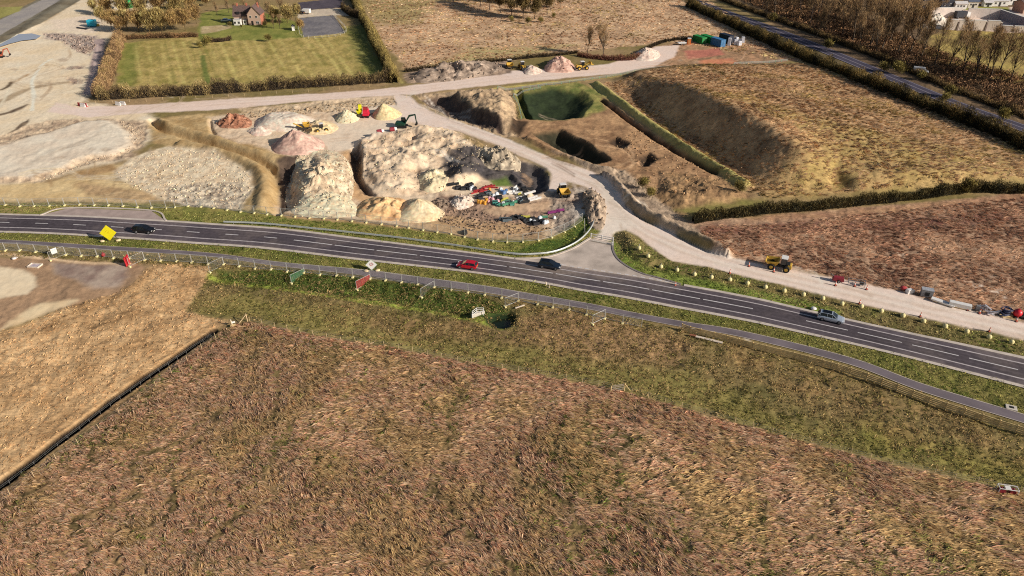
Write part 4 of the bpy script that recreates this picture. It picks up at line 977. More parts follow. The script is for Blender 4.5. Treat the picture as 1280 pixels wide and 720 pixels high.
BARE_PAL = [(64,50,38), (112,88,62), (164,130,92), (134,108,72)]
OLIVE_PAL = [(78,64,42), (126,104,64), (166,142,88), (188,166,110)]
bare = [make_tree('bare_tree', 'x', 100 + i, 14.5, 0.62, BARE_PAL, 'dark' if i % 2 else 'grey', 1500, 1.2, 0.055, 4, 0.8, 0.45) for i in range(4)]
bushy = [make_tree('willow_tree', 'x', 200 + i, 8.5, 1.0, OLIVE_PAL if i % 2 == 0 else [(74,56,40), (124,96,62), (160,128,82), (150,124,76)], 'olive', 4600, 0.9, 0.12, 3, 0.5, 0.8) for i in range(4)]
ever = [make_tree('evergreen_tree', 'x', 300 + i, 12.0, 0.7, [(44,38,26), (78,64,40), (112,94,58), (136,112,70)], 'dark', 5000, 0.8, 0.17, 3, 0.5, 0.8, 0.2) for i in range(2)]
shrub = [make_tree('shrub', 'x', 400 + i, 3.2, 1.2, [(70,60,34), (112,98,52), (150,132,74)], 'olive', 1100, 0.6, 0.1, 2, 0.5, 0.55) for i in range(2)]
rt = np.random.default_rng(77)
def plant(protos, px, py, s, label, group=None):
    p = protos[int(rt.integers(len(protos)))]
    return p.put(on(px, py, -0.1), rt.uniform(0, 6.28), label, group, (s * rt.uniform(0.9, 1.1), s * rt.uniform(0.9, 1.1), s))
# belt beyond the motorway
belt = [(938,6,.8),(952,12,.9),(968,18,1.0),(980,8,.95),(988,24,1.0),(1000,14,1.05),(1012,30,1.0),(1022,20,1.0),(1030,38,.95),(1042,28,1.1),(1052,46,1.1),(1060,30,1.0),(1066,52,1.15),(1078,40,1.1),(1088,58,1.2),(1096,44,1.1),(1102,62,1.15),(1112,52,1.15),(1122,66,1.1),(1137,67,1.15),(1168,80,1.0),(1206,76,.95),(1204,88,.9),(1232,92,1.0),(1238,98,1.05),(1250,90,.95),(1044,12,1.0),(1020,48,.8),(1074,62,.9),(1094,70,.9),(1116,40,1.0),(1128,50,1.0),(958,22,.9),(1014,6,1.0),(1050,-6,1.0),(1078,2,1.0),(1100,10,1.0),(1150,74,.9),(1186,84,.9),(1218,98,.9),(1262,102,1.0),(1278,98,1.05),(1292,108,1.0),(1306,100,1.0),(1330,112,1.0),(946,-6,.9),(974,-4,1.0),(1004,-2,1.0),(1034,4,1.0),(1062,10,1.0),(1086,20,1.0),(1108,30,1.0)]
for x, y, s in belt:
    plant(bare, x, y, s * 1.25, 'tall leafless tree in the belt beyond the motorway', 'leafless trees beyond the motorway')
rb_ = np.random.default_rng(41)
for _ in range(32):
    u, w = rb_.random(), rb_.random(); x = 925 + u * 230 + w * 30; y = -14 + u * 80 * (1 - 0.55 * w) - w * 10
    plant(bare, x, y, rb_.uniform(0.8, 1.2), 'tall leafless tree in the belt beyond the motorway', 'leafless trees beyond the motorway')
for x, y in [(734,68), (754,71)]:
    plant(bare, x, y, .82 if x < 740 else .95, 'bare roadside tree behind the loader, the ' + ('shorter' if x < 740 else 'taller') + ' of two in the open field')
# willow copse in the north west
for x, y, s in [(128,30,.8),(140,37,.9),(150,41,.75),(160,38,.95),(174,40,1.0),(188,41,1.05),(203,40,1.1),(217,40,1.0),(232,38,1.0),(246,30,.9),(136,20,.9),(156,22,1.1),(178,22,1.15),(200,20,1.15),(222,20,1.1),(240,14,1.05),(118,16,.7),(170,6,1.0),(196,4,1.0),(222,2,1.0),(246,-2,1.1),(216,-14,1.0),(184,-12,1.0)]:
    plant(bushy, x, y, s * 1.15, 'golden brown bushy tree in the copse north of the paddock', 'copse of willow-like trees')
for x, y, s in [(258,8,.8),(268,2,.9),(282,-4,.95),(300,-8,1.0),(318,-8,1.0),(340,-6,.9)]:
    plant(bushy, x, y, s, 'brown bushy tree behind the farmhouse', 'trees behind the farmhouse')
plant(bushy, 345, 27, .85, 'spreading brown tree beside the gable of the farmhouse'); plant(bushy, 360, 29, 1.0, 'largest brown tree on the farmhouse lawn')
plant(bushy, 377, 38, .6, 'small pale tree at the corner of the riding arena'); plant(bushy, 372, 20, .7, 'bushy tree behind the arena corner')
plant(shrub, 259, 57, 1.2, 'dark shrub at the bend of the garden hedge'); plant(shrub, 336, 52, .9, 'small bare shrub on the lawn edge')
plant(shrub, 250, 60, .8, 'low shrub at the head of the dark paddock track')
for x, y, s in [(298,21,.7),(333,34,.6),(342,36,.7),(336,22,.8),(306,13,.9),(286,16,.8),(324,12,.9),(352,16,.8),(272,20,.7),(350,36,.7)]:
    plant(bare, x, y, s * .7, 'bare garden tree around the farmhouse', 'bare trees around the farmhouse')
for x, y, s in [(288,33,.6),(331,33,.7),(302,34,.35)]:
    plant(shrub, x, y, s, 'garden shrub against the farmhouse front', 'shrubs at the farmhouse')
# copse at the top of the upper field
for x, y, s in [(586,2,.9),(600,8,1.0),(612,12,.95),(626,16,1.0),(640,20,1.0),(654,24,1.0),(668,24,.85),(684,18,.9),(700,10,.85),(620,2,1.0),(646,6,1.0),(672,6,1.0),(604,-8,1.0),(636,-8,1.0),(668,-10,1.0),(700,-6,1.0)]:
    plant(ever, x, y, s * 1.1, 'dark olive tree in the copse at the top of the upper field', 'copse in the upper field')
for x, y, s in [(640,27,.8),(660,30,.9),(676,28,.8),(692,22,.7)]:
    plant(shrub, x, y, s, 'brown bramble at the foot of the upper copse', 'brambles below the copse')
# single shrubs
for x, y, s in [(1034,62,1.2),(1122,92,1.4),(1104,90,1.1),(1186,122,1.2),(1180,128,1.0),(966,28,1.2),(1150,100,1.0),(1252,150,1.2)]:
    plant(shrub, x, y, s, 'rounded olive shrub on the motorway bank', 'shrubs on the motorway bank')
plant(shrub, 1208, 242, 1.1, 'bare thorn bush standing in the field hedge'); plant(shrub, 924, 243, .9, 'dark bush at the end of the grass bund')
plant(shrub, 803, 236, .9, 'dark scrub on the spoil beside the haul road bend'); plant(shrub, 812, 246, .8, 'second dark scrub on the spoil, nearer the road bend')
stand('undergrowth', 'brown undergrowth beneath the tree belt', [(900,-10),(960,14),(1020,38),(1100,72),(1180,104),(1290,146),(1290,100),(1200,76),(1120,40),(1000,-12)], 1.0, 6, 1.4, 0.2, 0.6,
      [(60,44,32), (104,76,54), (140,104,74), (84,64,44)], spread=2.5, seed=31)
# ------------------------------------------------------------------ stockpiles
def heap(name, label, cat, pts, h, pal, peak=None, flat=0.0, rough=0.12, rs=1.5, chunks=0, chunk=0.35, group=None, seed=1, power=1.0, sink=0.25):
    r = np.random.default_rng(seed); P = gpoly(pts); c = P.mean(0) if peak is None else np.array(ground(*peak))
    c = np.array(c, float); bz = float(terrain_z(c[0], c[1]))
    n, m = 84, 22; B = resample(np.vstack([smoothline(np.vstack([P, P[:1]]), 1.0)]), n + 1)[:n]
    f = np.linspace(0, 1, m) ** 0.85; V = []; 
    for k in range(m):
        q = c + (B - c) * f[k]; V.append(q)
    V = np.array(V); x, y = V[..., 0], V[..., 1]; F_ = np.repeat(f[:, None], n, 1)
    pr = np.clip((1 - F_) / (1 - flat), 0, 1) ** power; pr = pr * (1.08 - 0.08 * pr)
    nz = (fbm(x, y, rs, 4, seed + 60, 0.6) - 0.5) * 2
    rid = np.abs(fbm(x * 1.3, y, rs * 1.8, 3, seed + 61) - 0.5) * 2
    z = h * pr * (1 + rough * (nz - rid * 0.8)) + nz * rough * h * 0.5 * np.minimum(1, (1 - F_) * 6) - sink * (F_ > 0.97)
    z = z + terrain_z(x, y) - 0.02 - bz
    VV = np.stack([x - c[0], y - c[1], z], -1).reshape(-1, 3)
    i = np.arange(m * n).reshape(m, n); j = np.roll(i, -1, 1)
    F = np.stack([i[:-1], i[1:], j[1:], j[:-1]], -1).reshape(-1, 4)
    q = np.clip(fbm(x, y, 1.2, 4, seed + 63, 0.65) * 1.6 - 0.3, 0, 1).ravel()
    C = palpick(pal, q, r, 0.08)
    t = thing(name, label, cat, (c[0], c[1], bz), 0, group)
    mesh_np('heap', VV, F, attr_mat('loose_ground', 0.95, 0.1), t, col=C, smooth=chunks == 0)
    if chunks:
        CV, CF, CC = [], [], []; base = np.array([(-1,-1,-1),(1,-1,-1),(1,1,-1),(-1,1,-1),(-1,-1,1),(1,-1,1),(1,1,1),(-1,1,1)], float) * 0.5
        fc = [(3,2,1,0),(4,5,6,7),(0,1,5,4),(1,2,6,5),(2,3,7,6),(3,0,4,7)]; FV = VV.reshape(m, n, 3)
        for s in range(chunks):
            a = int(r.integers(0, m - 1)) if r.random() < 0.3 else int((m - 1) * math.sqrt(r.random())); b = int(r.integers(0, n)); p = FV[a, b] + r.normal(0, 0.25, 3) * (1, 1, 0.2)
            M = np.array(Matrix.Rotation(r.uniform(0, 6.28), 3, 'Z') @ Matrix.Rotation(r.uniform(-0.8, 0.8), 3, 'X')); S = chunk * 0.8 * np.exp(r.normal(0, 0.45, 3))
            vv = ((base * r.uniform(0.6, 1.2, (8, 3))) * S) @ M.T + p; o = len(CV) * 8; CV.append(vv); CF += [tuple(o + q for q in f) for f in fc]; CC += [palpick(pal, np.array([r.uniform(0.1, 0.95)]), r, 0.12)[0]] * 6
        rb = mesh_np('boulders', np.vstack(CV), np.array(CF), attr_mat('loose_ground', 0.95, 0.1), t, col=np.array(CC)); rb['kind'] = 'stuff'
    return t
CHALK = [(150,124,98), (204,176,144), (228,204,174)]
SAND = [(206,166,118), (232,196,148), (244,214,172)]
GREY = [(110,94,84), (160,140,124), (190,170,150)]
PINK = [(176,138,122), (212,178,158), (228,198,178)]
heap('rubble_heap', 'tall heap of white chalk rubble beside the hollow painted dark as its shadow', 'heap', [(370,198),(394,186),(424,190),(440,206),(444,232),(440,250),(428,264),(390,266),(362,262),(354,238),(360,214)], 3.7, CHALK, (402,232), 0.05, 0.34, 2.2, 800, 0.24, seed=1, power=1.15)
heap('chalk_heap', 'smooth pale chalk heap in front of the white rubble', 'heap', [(384,244),(420,238),(442,252),(450,268),(420,273),(376,271),(362,264),(370,252)], 1.9, [(196,166,130),(220,192,158),(232,208,176)], (412,254), 0.2, 0.14, 1.0, 120, 0.25, seed=2)
heap('sand_heap', 'conical heap of pale yellow sand beside the guard fence', 'heap', [(492,264),(504,252),(524,248),(544,255),(557,266),(548,275),(522,279),(498,276)], 3.2, [(212,170,130),(232,194,154),(240,208,172)], (524,264), 0.0, 0.05, 1.0, seed=3)
heap('sand_heap', 'lumpy brown sand heap left of the pale sand cone', 'heap', [(442,262),(456,250),(480,246),(508,250),(512,264),(506,275),(474,276),(446,272)], 2.2, [(176,128,86),(206,158,112),(226,184,138)], (484,262), 0.3, 0.3, 1.6, seed=4)
heap('chalk_heap', 'pale chalk lumps on the crest of the great excavated mound', 'heap', [(522,222),(540,212),(556,216),(562,230),(548,240),(528,238)], 1.5, [(206,174,136),(226,198,162)], None, 0.3, 0.25, 1.2, 40, 0.25, seed=5)
heap('gravel_heap', 'tall pinkish gravel heap, highest in the works compound', 'heap', [(338,182),(352,172),(380,170),(404,176),(404,188),(384,195),(356,194),(342,190)], 4.8, [(160,124,110),(190,152,134),(208,174,152)], (370,182), 0.0, 0.07, 1.0, seed=6)
heap('gravel_heap', 'flat-topped pale pink gravel heap behind the tall gravel heap', 'heap', [(318,152),(330,146),(370,144),(392,148),(400,157),(376,164),(336,164),(318,160)], 2.6, [(200,168,146),(222,192,170),(232,206,186)], None, 0.45, 0.06, 1.5, seed=7)
heap('gravel_heap', 'small grey-pink gravel heap left of the tall gravel heap', 'heap', [(308,164),(322,158),(338,162),(338,168),(318,170)], 1.6, PINK, None, 0.1, 0.12, 1.0, seed=8)
heap('brick_heap', 'heap of crushed red brick at the west end of the compound', 'heap', [(270,155),(282,148),(302,145),(314,150),(314,158),(298,161),(276,160)], 2.3, [(116,74,56),(152,104,80),(180,132,104)], None, 0.2, 0.5, 1.6, 80, 0.3, seed=9)
heap('gravel_heap', 'tan gravel heap behind the yellow screening machine', 'heap', [(372,160),(388,152),(412,152),(424,160),(410,168),(384,168)], 2.0, [(200,166,126),(222,190,152)], None, 0.2, 0.12, 1.2, seed=10)
heap('chalk_heap', 'pale heap left of the yellow and red crushing plant', 'heap', [(418,148),(428,141),(444,140),(450,148),(440,154),(422,154)], 2.4, [(196,168,132),(222,194,158),(234,210,176)], None, 0.1, 0.15, 1.0, 40, 0.25, seed=11)
heap('sand_heap', 'yellow sand cone right of the red crushing plant', 'heap', [(464,142),(476,136),(492,136),(503,143),(490,150),(470,150)], 3.6, [(210,172,124),(230,196,150)], (480,143), 0.0, 0.06, 1.0, seed=12)
heap('spoil_heap', 'dark grey spoil heap on the upper track west of the dumpers', 'heap', [(510,98),(534,88),(566,84),(598,82),(624,82),(632,88),(600,96),(560,102),(524,104)], 2.6, [(84,70,62),(134,114,98),(180,156,136)], None, 0.3, 0.55, 2.4, 160, 0.45, seed=13)
heap('spoil_heap', 'pink and white rubble heap between the yellow machines on the upper track', 'heap', [(680,84),(688,76),(706,74),(718,82),(716,90),(698,91),(682,90)], 3.8, [(140,104,90),(186,146,128),(210,176,156)], None, 0.25, 0.2, 2.0, 40, 0.4, seed=14)
heap('gravel_heap', 'pale cone of stone at the bend of the upper track', 'heap', [(790,70),(800,63),(818,62),(826,69),(816,76),(796,76)], 3.0, [(190,160,142),(220,194,176)], None, 0.05, 0.15, 1.2, 20, 0.3, seed=15)
heap('gravel_heap', 'long low gravel tail right of the parked dumpers', 'heap', [(652,84),(664,82),(678,88),(672,93),(656,93)], 1.6, PINK, None, 0.2, 0.15, 1.2, seed=16)
heap('spoil_heap', 'grey clay spoil heap in the curve of the guard rail', 'heap', [(728,240),(740,236),(756,252),(758,272),(752,288),(738,284),(730,262)], 1.8, [(104,86,72),(150,128,108),(182,158,134)], None, 0.35, 0.4, 1.6, 120, 0.35, seed=17)
heap('spoil_heap', 'grey clod heap above the stored site materials', 'heap', [(596,192),(612,186),(636,190),(652,202),(644,212),(616,212),(600,204)], 2.4, [(110,96,82),(160,142,120),(190,170,144)], None, 0.3, 0.45, 1.6, 120, 0.35, seed=18)
heap('stone_heap', 'pale stone slabs left of the stored site materials', 'heap', [(560,252),(574,244),(590,246),(592,256),(572,262)], 1.2, [(190,160,138),(226,202,184)], None, 0.2, 0.35, 1.0, 30, 0.35, seed=19)
heap('stone_heap', 'dark clods left of the pale stone slabs', 'heap', [(538,252),(552,246),(562,254),(552,266),(540,266)], 1.1, [(96,80,68),(140,118,100)], None, 0.2, 0.45, 1.0, 50, 0.3, seed=20)
def boulders(name, label, pts, n, size, pal, seed):
    r = np.random.default_rng(seed); P = gpoly(pts); mn, mx = P.min(0), P.max(0); CV, CF, CC = [], [], []
    base = np.array([(-1,-1,-1),(1,-1,-1),(1,1,-1),(-1,1,-1),(-.7,-.7,1),(.7,-.7,1),(.7,.7,1),(-.7,.7,1)], float) * 0.5; fc = [(3,2,1,0),(4,5,6,7),(0,1,5,4),(1,2,6,5),(2,3,7,6),(3,0,4,7)]
    while len(CV) < n:
        p = r.uniform(mn, mx)
        if not inside(p[:1], p[1:], P)[0]: continue
        S = size * np.exp(r.normal(0, 0.4, 3)); M = np.array(Matrix.Rotation(r.uniform(0, 6.28), 3, 'Z') @ Matrix.Rotation(r.uniform(-0.5, 0.5), 3, 'X'))
        vv = ((base * r.uniform(0.6, 1.2, (8, 3))) * S) @ M.T + np.array([p[0], p[1], float(terrain_z(p[0], p[1])) + S[2] * 0.25])
        o = len(CV) * 8; CV.append(vv); CF += [tuple(o + q for q in f) for f in fc]; CC += [palpick(pal, np.array([r.uniform(0, 1)]), r, 0.12)[0]] * 6
    return tag(mesh_np(name, np.vstack(CV), np.array(CF), attr_mat('loose_ground', 0.95, 0.1), col=np.array(CC)), label, 'rubble', kind='stuff')
boulders('rubble', 'broken chalk clods strewn west of the S-shaped bund', [(145,214),(180,196),(220,186),(270,192),(312,216),(314,238),(296,262),(240,258),(190,244),(160,232)], 700, 0.22, [(150,126,102),(200,174,142),(222,198,166)], 1)
boulders('rubble', 'churned clods along the margin of the level work pad', [(60,226),(110,204),(160,190),(180,172),(176,158),(150,150),(160,168),(166,182),(150,192),(108,200),(84,212),(50,224)], 260, 0.2, [(120,100,84),(176,150,124),(206,182,154)], 2)
boulders('rubble', 'stones scattered on the excavated mound', [(446,180),(490,164),(556,162),(604,182),(606,200),(590,234),(540,242),(470,240),(448,222)], 500, 0.2, [(150,122,92),(200,172,136),(224,200,166)], 3)
boulders('rubble', 'clods scattered on the strip behind the gravel heaps', [(300,140),(420,130),(496,124),(496,131),(420,140),(310,148)], 260, 0.3, [(110,90,70),(170,144,116)], 4)
boulders('rubble', 'dark clods strewn below the stored site materials', [(548,262),(600,262),(620,274),(690,286),(660,296),(590,290),(552,280)], 300, 0.28, [(90,72,60),(150,124,102)], 5)
boulders('rubble', 'clods on the stripped soil right of the haul road', [(770,176),(800,160),(900,226),(890,250),(840,250),(800,214)], 300, 0.25, [(104,78,54),(160,124,90),(190,156,118)], 6)
boulders('rubble', 'churned peat and stones near the turning circle', [(52,42),(116,46),(120,58),(110,68),(92,62),(76,52)], 220, 0.5, [(104,88,80),(160,138,124)], 7)

# ------------------------------------------------------------------ shared materials
GALV = nmat('galvanised_steel', (196,194,188), 0.5, 0.35, 0.12, 2.0); WIRE = nmat('fence_wire', (180,178,168), 0.6, 0.2, 0.1)
BLOCK = nmat('pale_block', (236,218,158), 0.9, var=0.12); TYRE = nmat('tyre_rubber', (30,28,28), 0.9, var=0.2); RIM = nmat('wheel_rim', (150,150,152), 0.4, 0.6, 0.1)
GLASS = nmat('dark_glass', (22,26,32), 0.08, 0.0, 0.2, coat=0.5); BLACK = nmat('black_plastic', (28,27,28), 0.7, var=0.2); YEL = nmat('plant_yellow', (206,164,62), 0.65, var=0.3, scale=1.6)
WHT = nmat('white_paint', (232,228,222), 0.5, var=0.06); RED = nmat('red_paint', (176,50,52), 0.6, var=0.25); ORG = nmat('orange_paint', (226,110,40), 0.55, var=0.15)
LAMPW = nmat('headlamp', (240,240,236), 0.15, var=0.05); LAMPR = nmat('tail_lamp', (170,20,18), 0.25, var=0.1); STEEL = nmat('dark_steel', (70,66,64), 0.55, 0.5, 0.2)
BLUE = nmat('blue_paint', (46,112,170), 0.55, var=0.15); GRN = nmat('green_paint', (34,140,74), 0.55, var=0.15); TEAL = nmat('teal_plastic', (76,150,138), 0.5, var=0.12)
WOOD = nmat('weathered_timber', (216,188,134), 0.9, var=0.25, scale=2); GREYP = nmat('grey_paint', (126,126,128), 0.6, var=0.15); PINKP = nmat('pink_sacking', (226,170,176), 0.9, var=0.12)
PURP = nmat('purple_sheet', (130,44,110), 0.7, var=0.2); DKG = nmat('dark_green_paint', (24,62,46), 0.5, var=0.2); CONC = nmat('cast_concrete', (206,196,182), 0.9, var=0.15, scale=1.2)

# ------------------------------------------------------------------ mesh fence panels
def fence_panel(mesh_mat=None, name='mesh_fence'):
    t = thing(name, 'x', 'fence panel'); m = MB(); L, Hh = 3.5, 2.0
    m.tube((0.05,0,0.12), (0.05,0,Hh), 0.045, 6); m.tube((L-0.05,0,0.12), (L-0.05,0,Hh), 0.045, 6)
    m.tube((0.05,0,Hh), (L-0.05,0,Hh), 0.03, 6); m.tube((0.05,0,0.2), (L-0.05,0,0.2), 0.03, 6)
    m.build('frame', GALV, t)
    w = MB()
    for k in range(1, 15): w.tube((0.05 + k * 0.227,0,0.2), (0.05 + k * 0.227,0,Hh), 0.008, 3)
    for k in range(1, 7): w.tube((0.05,0,0.2 + k * 0.257), (L-0.05,0,0.2 + k * 0.257), 0.008, 3)
    w.build('wire_mesh', WIRE, t)
    if mesh_mat is not None:
        s = MB(); n = 20
        for k in range(n): s.box((0.1 + (L-0.2) * (k + 0.5) / n, 0.012, 1.1), ((L-0.2) / n * 0.2, 0.01, 1.72))
        for k in range(10): s.box((L/2, -0.012, 0.3 + k * 0.18), (L-0.2, 0.01, 0.035))
        s.build('netting', mesh_mat, t)
    b = MB(); b.box((0, 0, 0.13), (0.42, 0.85, 0.26), taper=0.82); b.build('foot', BLOCK, t, bevel=0.04)
    return Proto(t)
fp = fence_panel()
def run(pts, label, group, proto=fp, cap=True):
    for (a, b) in zip(pts[:-1], pts[1:]):
        A, B = on(*a), on(*b); d = B - A; L = math.hypot(d.x, d.y)
        n = max(1, round(L / 3.5)) if L > 5.2 else 1
        for k in range(n):
            p = A + d * (k / n); proto.put((p.x, p.y, float(terrain_z(p.x, p.y))), math.atan2(d.y, d.x), label, group, (L / n / 3.5, 1, 1))
SF = [(-14,311),(7,313),(25,313.6),(45,315.6),(63,317.6),(82.7,318.5),(102,320.5),(122,321.2),(142,323),(162,324),(181,325),(201,326.4),(221,327.5),(240,328.6),(260,330),(280,331.4),(299,333),(319,335),(339,337),(359,339),(380,340.6),(400,342.4),(421,344.5),(441,346.6),(463,348.6),(482,350.4),(502,353),(522,356),(543,359),(564,363),(585,365.6),(606,368.6),(627,372.6),(648,376.4),(672,381),(691,384.8),(711,388.4),(733,394),(756,398.4),(778,404),(802,409)]
run(SF, 'grey mesh fence on pale block foot in the row along the cycle path', 'mesh fence along the cycle path')
for a, b, w in [((63,326),(82.7,318.5),'below the white board'),((262,340.6),(280,331.4),'at the corner of the stubble field'),((526,369),(543,359),'between the red panel and the white handrail'),((631,383),(648,376.4),'above the dark outfall pool'),((740,405.8),(756,398.4),'nearest the timber rail fence')]:
    A, B = on(*a), on(*b); d = B - A; fp.put(A, math.atan2(d.y, d.x), 'plain mesh fence set askew as a brace ' + w, None, (math.hypot(d.x, d.y) / 3.5, 1, 1))
A, B = on(162,334), on(181,325); d = B - A; fp.put(A, math.atan2(d.y, d.x), 'plain mesh brace panel beside the red folded netting', None, (math.hypot(d.x, d.y) / 3.5, 1, 1))
for a, b, mt, nm, lb in [((363,349),(381,340.6),'g','green_fence','green netted mesh panel set askew on the bank'),((445,357.7),(463,348.6),'r','red_fence','red netted mesh panel set askew near the white diamond sign')]:
    pr = fence_panel(nmat('green_netting', (70,130,84), 0.8) if mt == 'g' else nmat('red_netting', (196,44,52), 0.8), nm)
    A, B = on(*a), on(*b); d = B - A; pr.put(A, math.atan2(d.y, d.x), lb, None, (math.hypot(d.x, d.y) / 3.5, 1, 1))
t = thing('netting_bundle', 'red folded netting standing against the mesh fence beside the puddle', 'netting', on(160.5,331)); m = MB()
for k in range(5): m.box((0.09 * k - 0.2, 0.35 * math.sin(k * 1.7), 0.95), (0.07, 1.3, 1.9), rot=0.25 * math.sin(k * 2.1), tilt=0.05 * math.cos(k))
m.build('folded_net', nmat('red_netting', (196,44,52), 0.8), t); MB().box((0, 0, 0.1), (0.5, 0.9, 0.2), taper=0.8).build('foot', BLOCK, t, bevel=0.03)
NF = [(-12,256.6),(7,257),(25,258),(43,258),(62,258),(81,257),(100,256.6),(118,257),(136,257.7),(154,258.4),(172,259.4),(189.6,260),(208,260.6),(219,259.4),(235,257.6),(251.5,258.7),(267.5,261),(284,263),(301,265),(318,267),(334,268.7),(352,270),(369,271.4),(387,272.6),(405,273.6),(422,275),(440,277),(458,278.6),(477,281),(496,283),(511,285),(529,288),(546.7,291),(564,293.4),(581,296.6),(597,300),(616,302),(634,302.8),(653.5,302.9),(672.7,301),(689,297),(705,290),(717.5,283.5),(728,276)]
run(NF, 'grey mesh fence on pale block foot in the row between works and main road', 'mesh fence along the works')
t = thing('bollard', 'pale slim marker post on the round verge inside the guard rail bend', 'post', on(731,291)); m = MB(); m.tube((0,0,0), (-0.25,0,3.6), 0.06, 6); m.build('pole', GALV, t); MB().box((0,0,0.15), (0.6,0.6,0.3), taper=0.8).build('foot', BLOCK, t, bevel=0.04)
# marker blocks on the verge east of the junction
t = thing('marker_block', 'x', 'marker block'); m = MB(); m.loft([[(0.42 * k * math.cos(a), 0.42 * k * math.sin(a), z) for a in np.linspace(0, 2 * math.pi, 11)[:-1]] for z, k in ((0,0.9),(0.2,1.0),(0.5,0.95),(0.68,0.6))]); m.build('block', BLOCK, t, smooth=True); MB().tube((0,0,0.6), (0.03,0.05,1.15), 0.05, 6).build('post', GALV, t); mk = Proto(t)
for x, y in [(798,317),(809.6,326),(826,334.6),(846,339.4),(868,343.5),(889,348),(912,351.5),(934,355.6),(956.5,360.4),(980,365),(1004,369.4),(1028,374.4),(1052,381),(1076,385),(1101,390.6),(1128,396.6),(1154,402.6),(1181,409.4),(1208,415.6),(1236,422.4),(1264,428.8)]:
    mk.put(on(x, y), x, 'pale yellow round marker block with a short post on the haul road verge', 'marker blocks along the haul road')
# traffic cones
t = thing('traffic_cone', 'x', 'cone'); MB().box((0,0,0.04), (0.5,0.5,0.08)).build('base', BLACK, t); m = MB(); m.tube((0,0,0.08), (0,0,1.0), 0.19, 10, 0.05); m.build('cone', nmat('cone_orange', (222,120,96), 0.6), t); m = MB(); m.tube((0,0,0.5), (0,0,0.74), 0.142, 10, 0.1); m.build('band', WHT, t); cone = Proto(t)
CN = [((936,333),'first cone left of the yellow dumper on the haul road'),((967,340),'cone at the near wheels of the yellow dumper'),((1044,357),'cone in front of the dark red pump'),((1051,352),'cone touching the dark red pump'),((1068,358),'cone left of the grey hurdle frame'),((1083,362),'cone right of the grey hurdle frame'),((1074,380),'lone cone on the verge side below the grey hurdle'),((1150,396),'lone cone on the verge side opposite the white boards'),((1209,388),'cone at the end of the white box'),((1224,392),'cone beside the grey steelwork'),((1270,402),'cone under the red tank'),((1236,415),'easternmost cone on the verge side'),((912,342),'cone on the verge side at the narrow part of the haul road'),((844,356.8),'pair of posts by the junction kerb, the tall one')]
for (x, y), l in CN: cone.put(on(x, y), 0.3, l)

# ------------------------------------------------------------------ crash barrier, timber fence, wire fences
def rail_along(P, z, prof):
    t = np.gradient(P, axis=0); t /= np.linalg.norm(t, axis=1)[:, None]; nn = np.stack([-t[:, 1], t[:, 0]], 1)
    return [[(p[0] + q[0] * a, p[1] + q[1] * a, float(terrain_z(p[0], p[1])) * 0.3 + z + b) for a, b in prof] for p, q in zip(P, nn)]
GR = smoothline(gpoly([(280,279.5),(328,281.5),(390,287.5),(452,294),(500,299.5),(563,308),(626,317.4),(652,320),(668,319.8),(684,318.4),(700,314.6),(716,307.5),(727,300),(735,292),(741,282),(744.5,270)]), 1.0)
t = thing('crash_barrier', 'long grey steel crash barrier curving from main road into the site entrance', 'barrier', (*GR[0], 0)); m = MB()
m.loft([[(q[0] - GR[0][0], q[1] - GR[0][1], q[2]) for q in r_] for r_ in rail_along(GR, 0.55, [(-0.10,-0.17),(-0.02,-0.15),(-0.10,-0.02),(-0.02,0.0),(-0.10,0.03),(-0.02,0.15),(-0.10,0.17),(0.03,0.17),(0.03,-0.17)])]); m.build('beam', nmat('barrier_steel', (206,208,204), 0.5, 0.3, 0.08), t)
for k in range(2, len(GR), 4): MB().box((GR[k][0] - GR[0][0], GR[k][1] - GR[0][1] + 0.12, 0.33), (0.1, 0.1, 0.7)).build('post', GALV, t)
TF = smoothline(gpoly([(852,413),(862,416.5),(900,426),(940,436.5),(1000,451.5),(1062,468.5),(1110,486),(1151,502),(1215,524),(1280,545),(1350,568)]), 1.0)
t = thing('timber_fence', 'long brown post and rail fence beside the cycle path', 'fence', (*TF[0], 0)); n = 0
for z in (0.35, 0.68, 1.01, 1.34):
    m = MB(); m.loft([[(q[0] - TF[0][0], q[1] - TF[0][1], q[2]) for q in r_] for r_ in rail_along(TF[::2], z, [(-0.05,-0.1),(0.05,-0.1),(0.05,0.1),(-0.05,0.1)])]); m.build('rail', WOOD, t)
for k in range(0, len(TF), 2):
    MB().box((TF[k][0] - TF[0][0], TF[k][1] - TF[0][1] + 0.09, float(terrain_z(*TF[k])) * 0.3 + 0.74), (0.15, 0.15, 1.52)).build('post', WOOD, t)
def wire_fence(label, pts, gap, h, mat, wires=(0.4, 0.75, 1.05), r=0.045, wr=0.008):
    P = smoothline(gpoly(pts), 1.0); d = np.r_[0, np.cumsum(np.linalg.norm(np.diff(P, axis=0), axis=1))]; n = int(d[-1] / gap); S = resample(P, n + 1); rr = np.random.default_rng(n)
    t = thing('wire_fence', label, 'fence', (*S[0], 0)); T = []
    for p in S:
        z = float(terrain_z(*p)); lx, ly = rr.normal(0, 0.07, 2); hh = h * rr.uniform(0.85, 1.1); a = (p[0] - S[0][0], p[1] - S[0][1], z - 0.2); b = (a[0] + lx, a[1] + ly, z + hh); T.append((a, z))
        MB().tube(a, b, r, 5, r * 0.9).build('stake', mat, t)
    for w in wires: MB().path([(a[0], a[1], z + w * h / 1.1) for a, z in T], wr, 3).build('wire', WIRE, t)
STAKE = nmat('pale_stakes', (206,180,140), 0.9, var=0.25)
wire_fence('wire fence on pale stakes between the swale and the near meadow', [(312,400.5),(400,420),(480,432),(600,455),(770,485),(840,505),(1000,550),(1150,588),(1280,615),(1400,655)], 2.6, 1.15, STAKE)
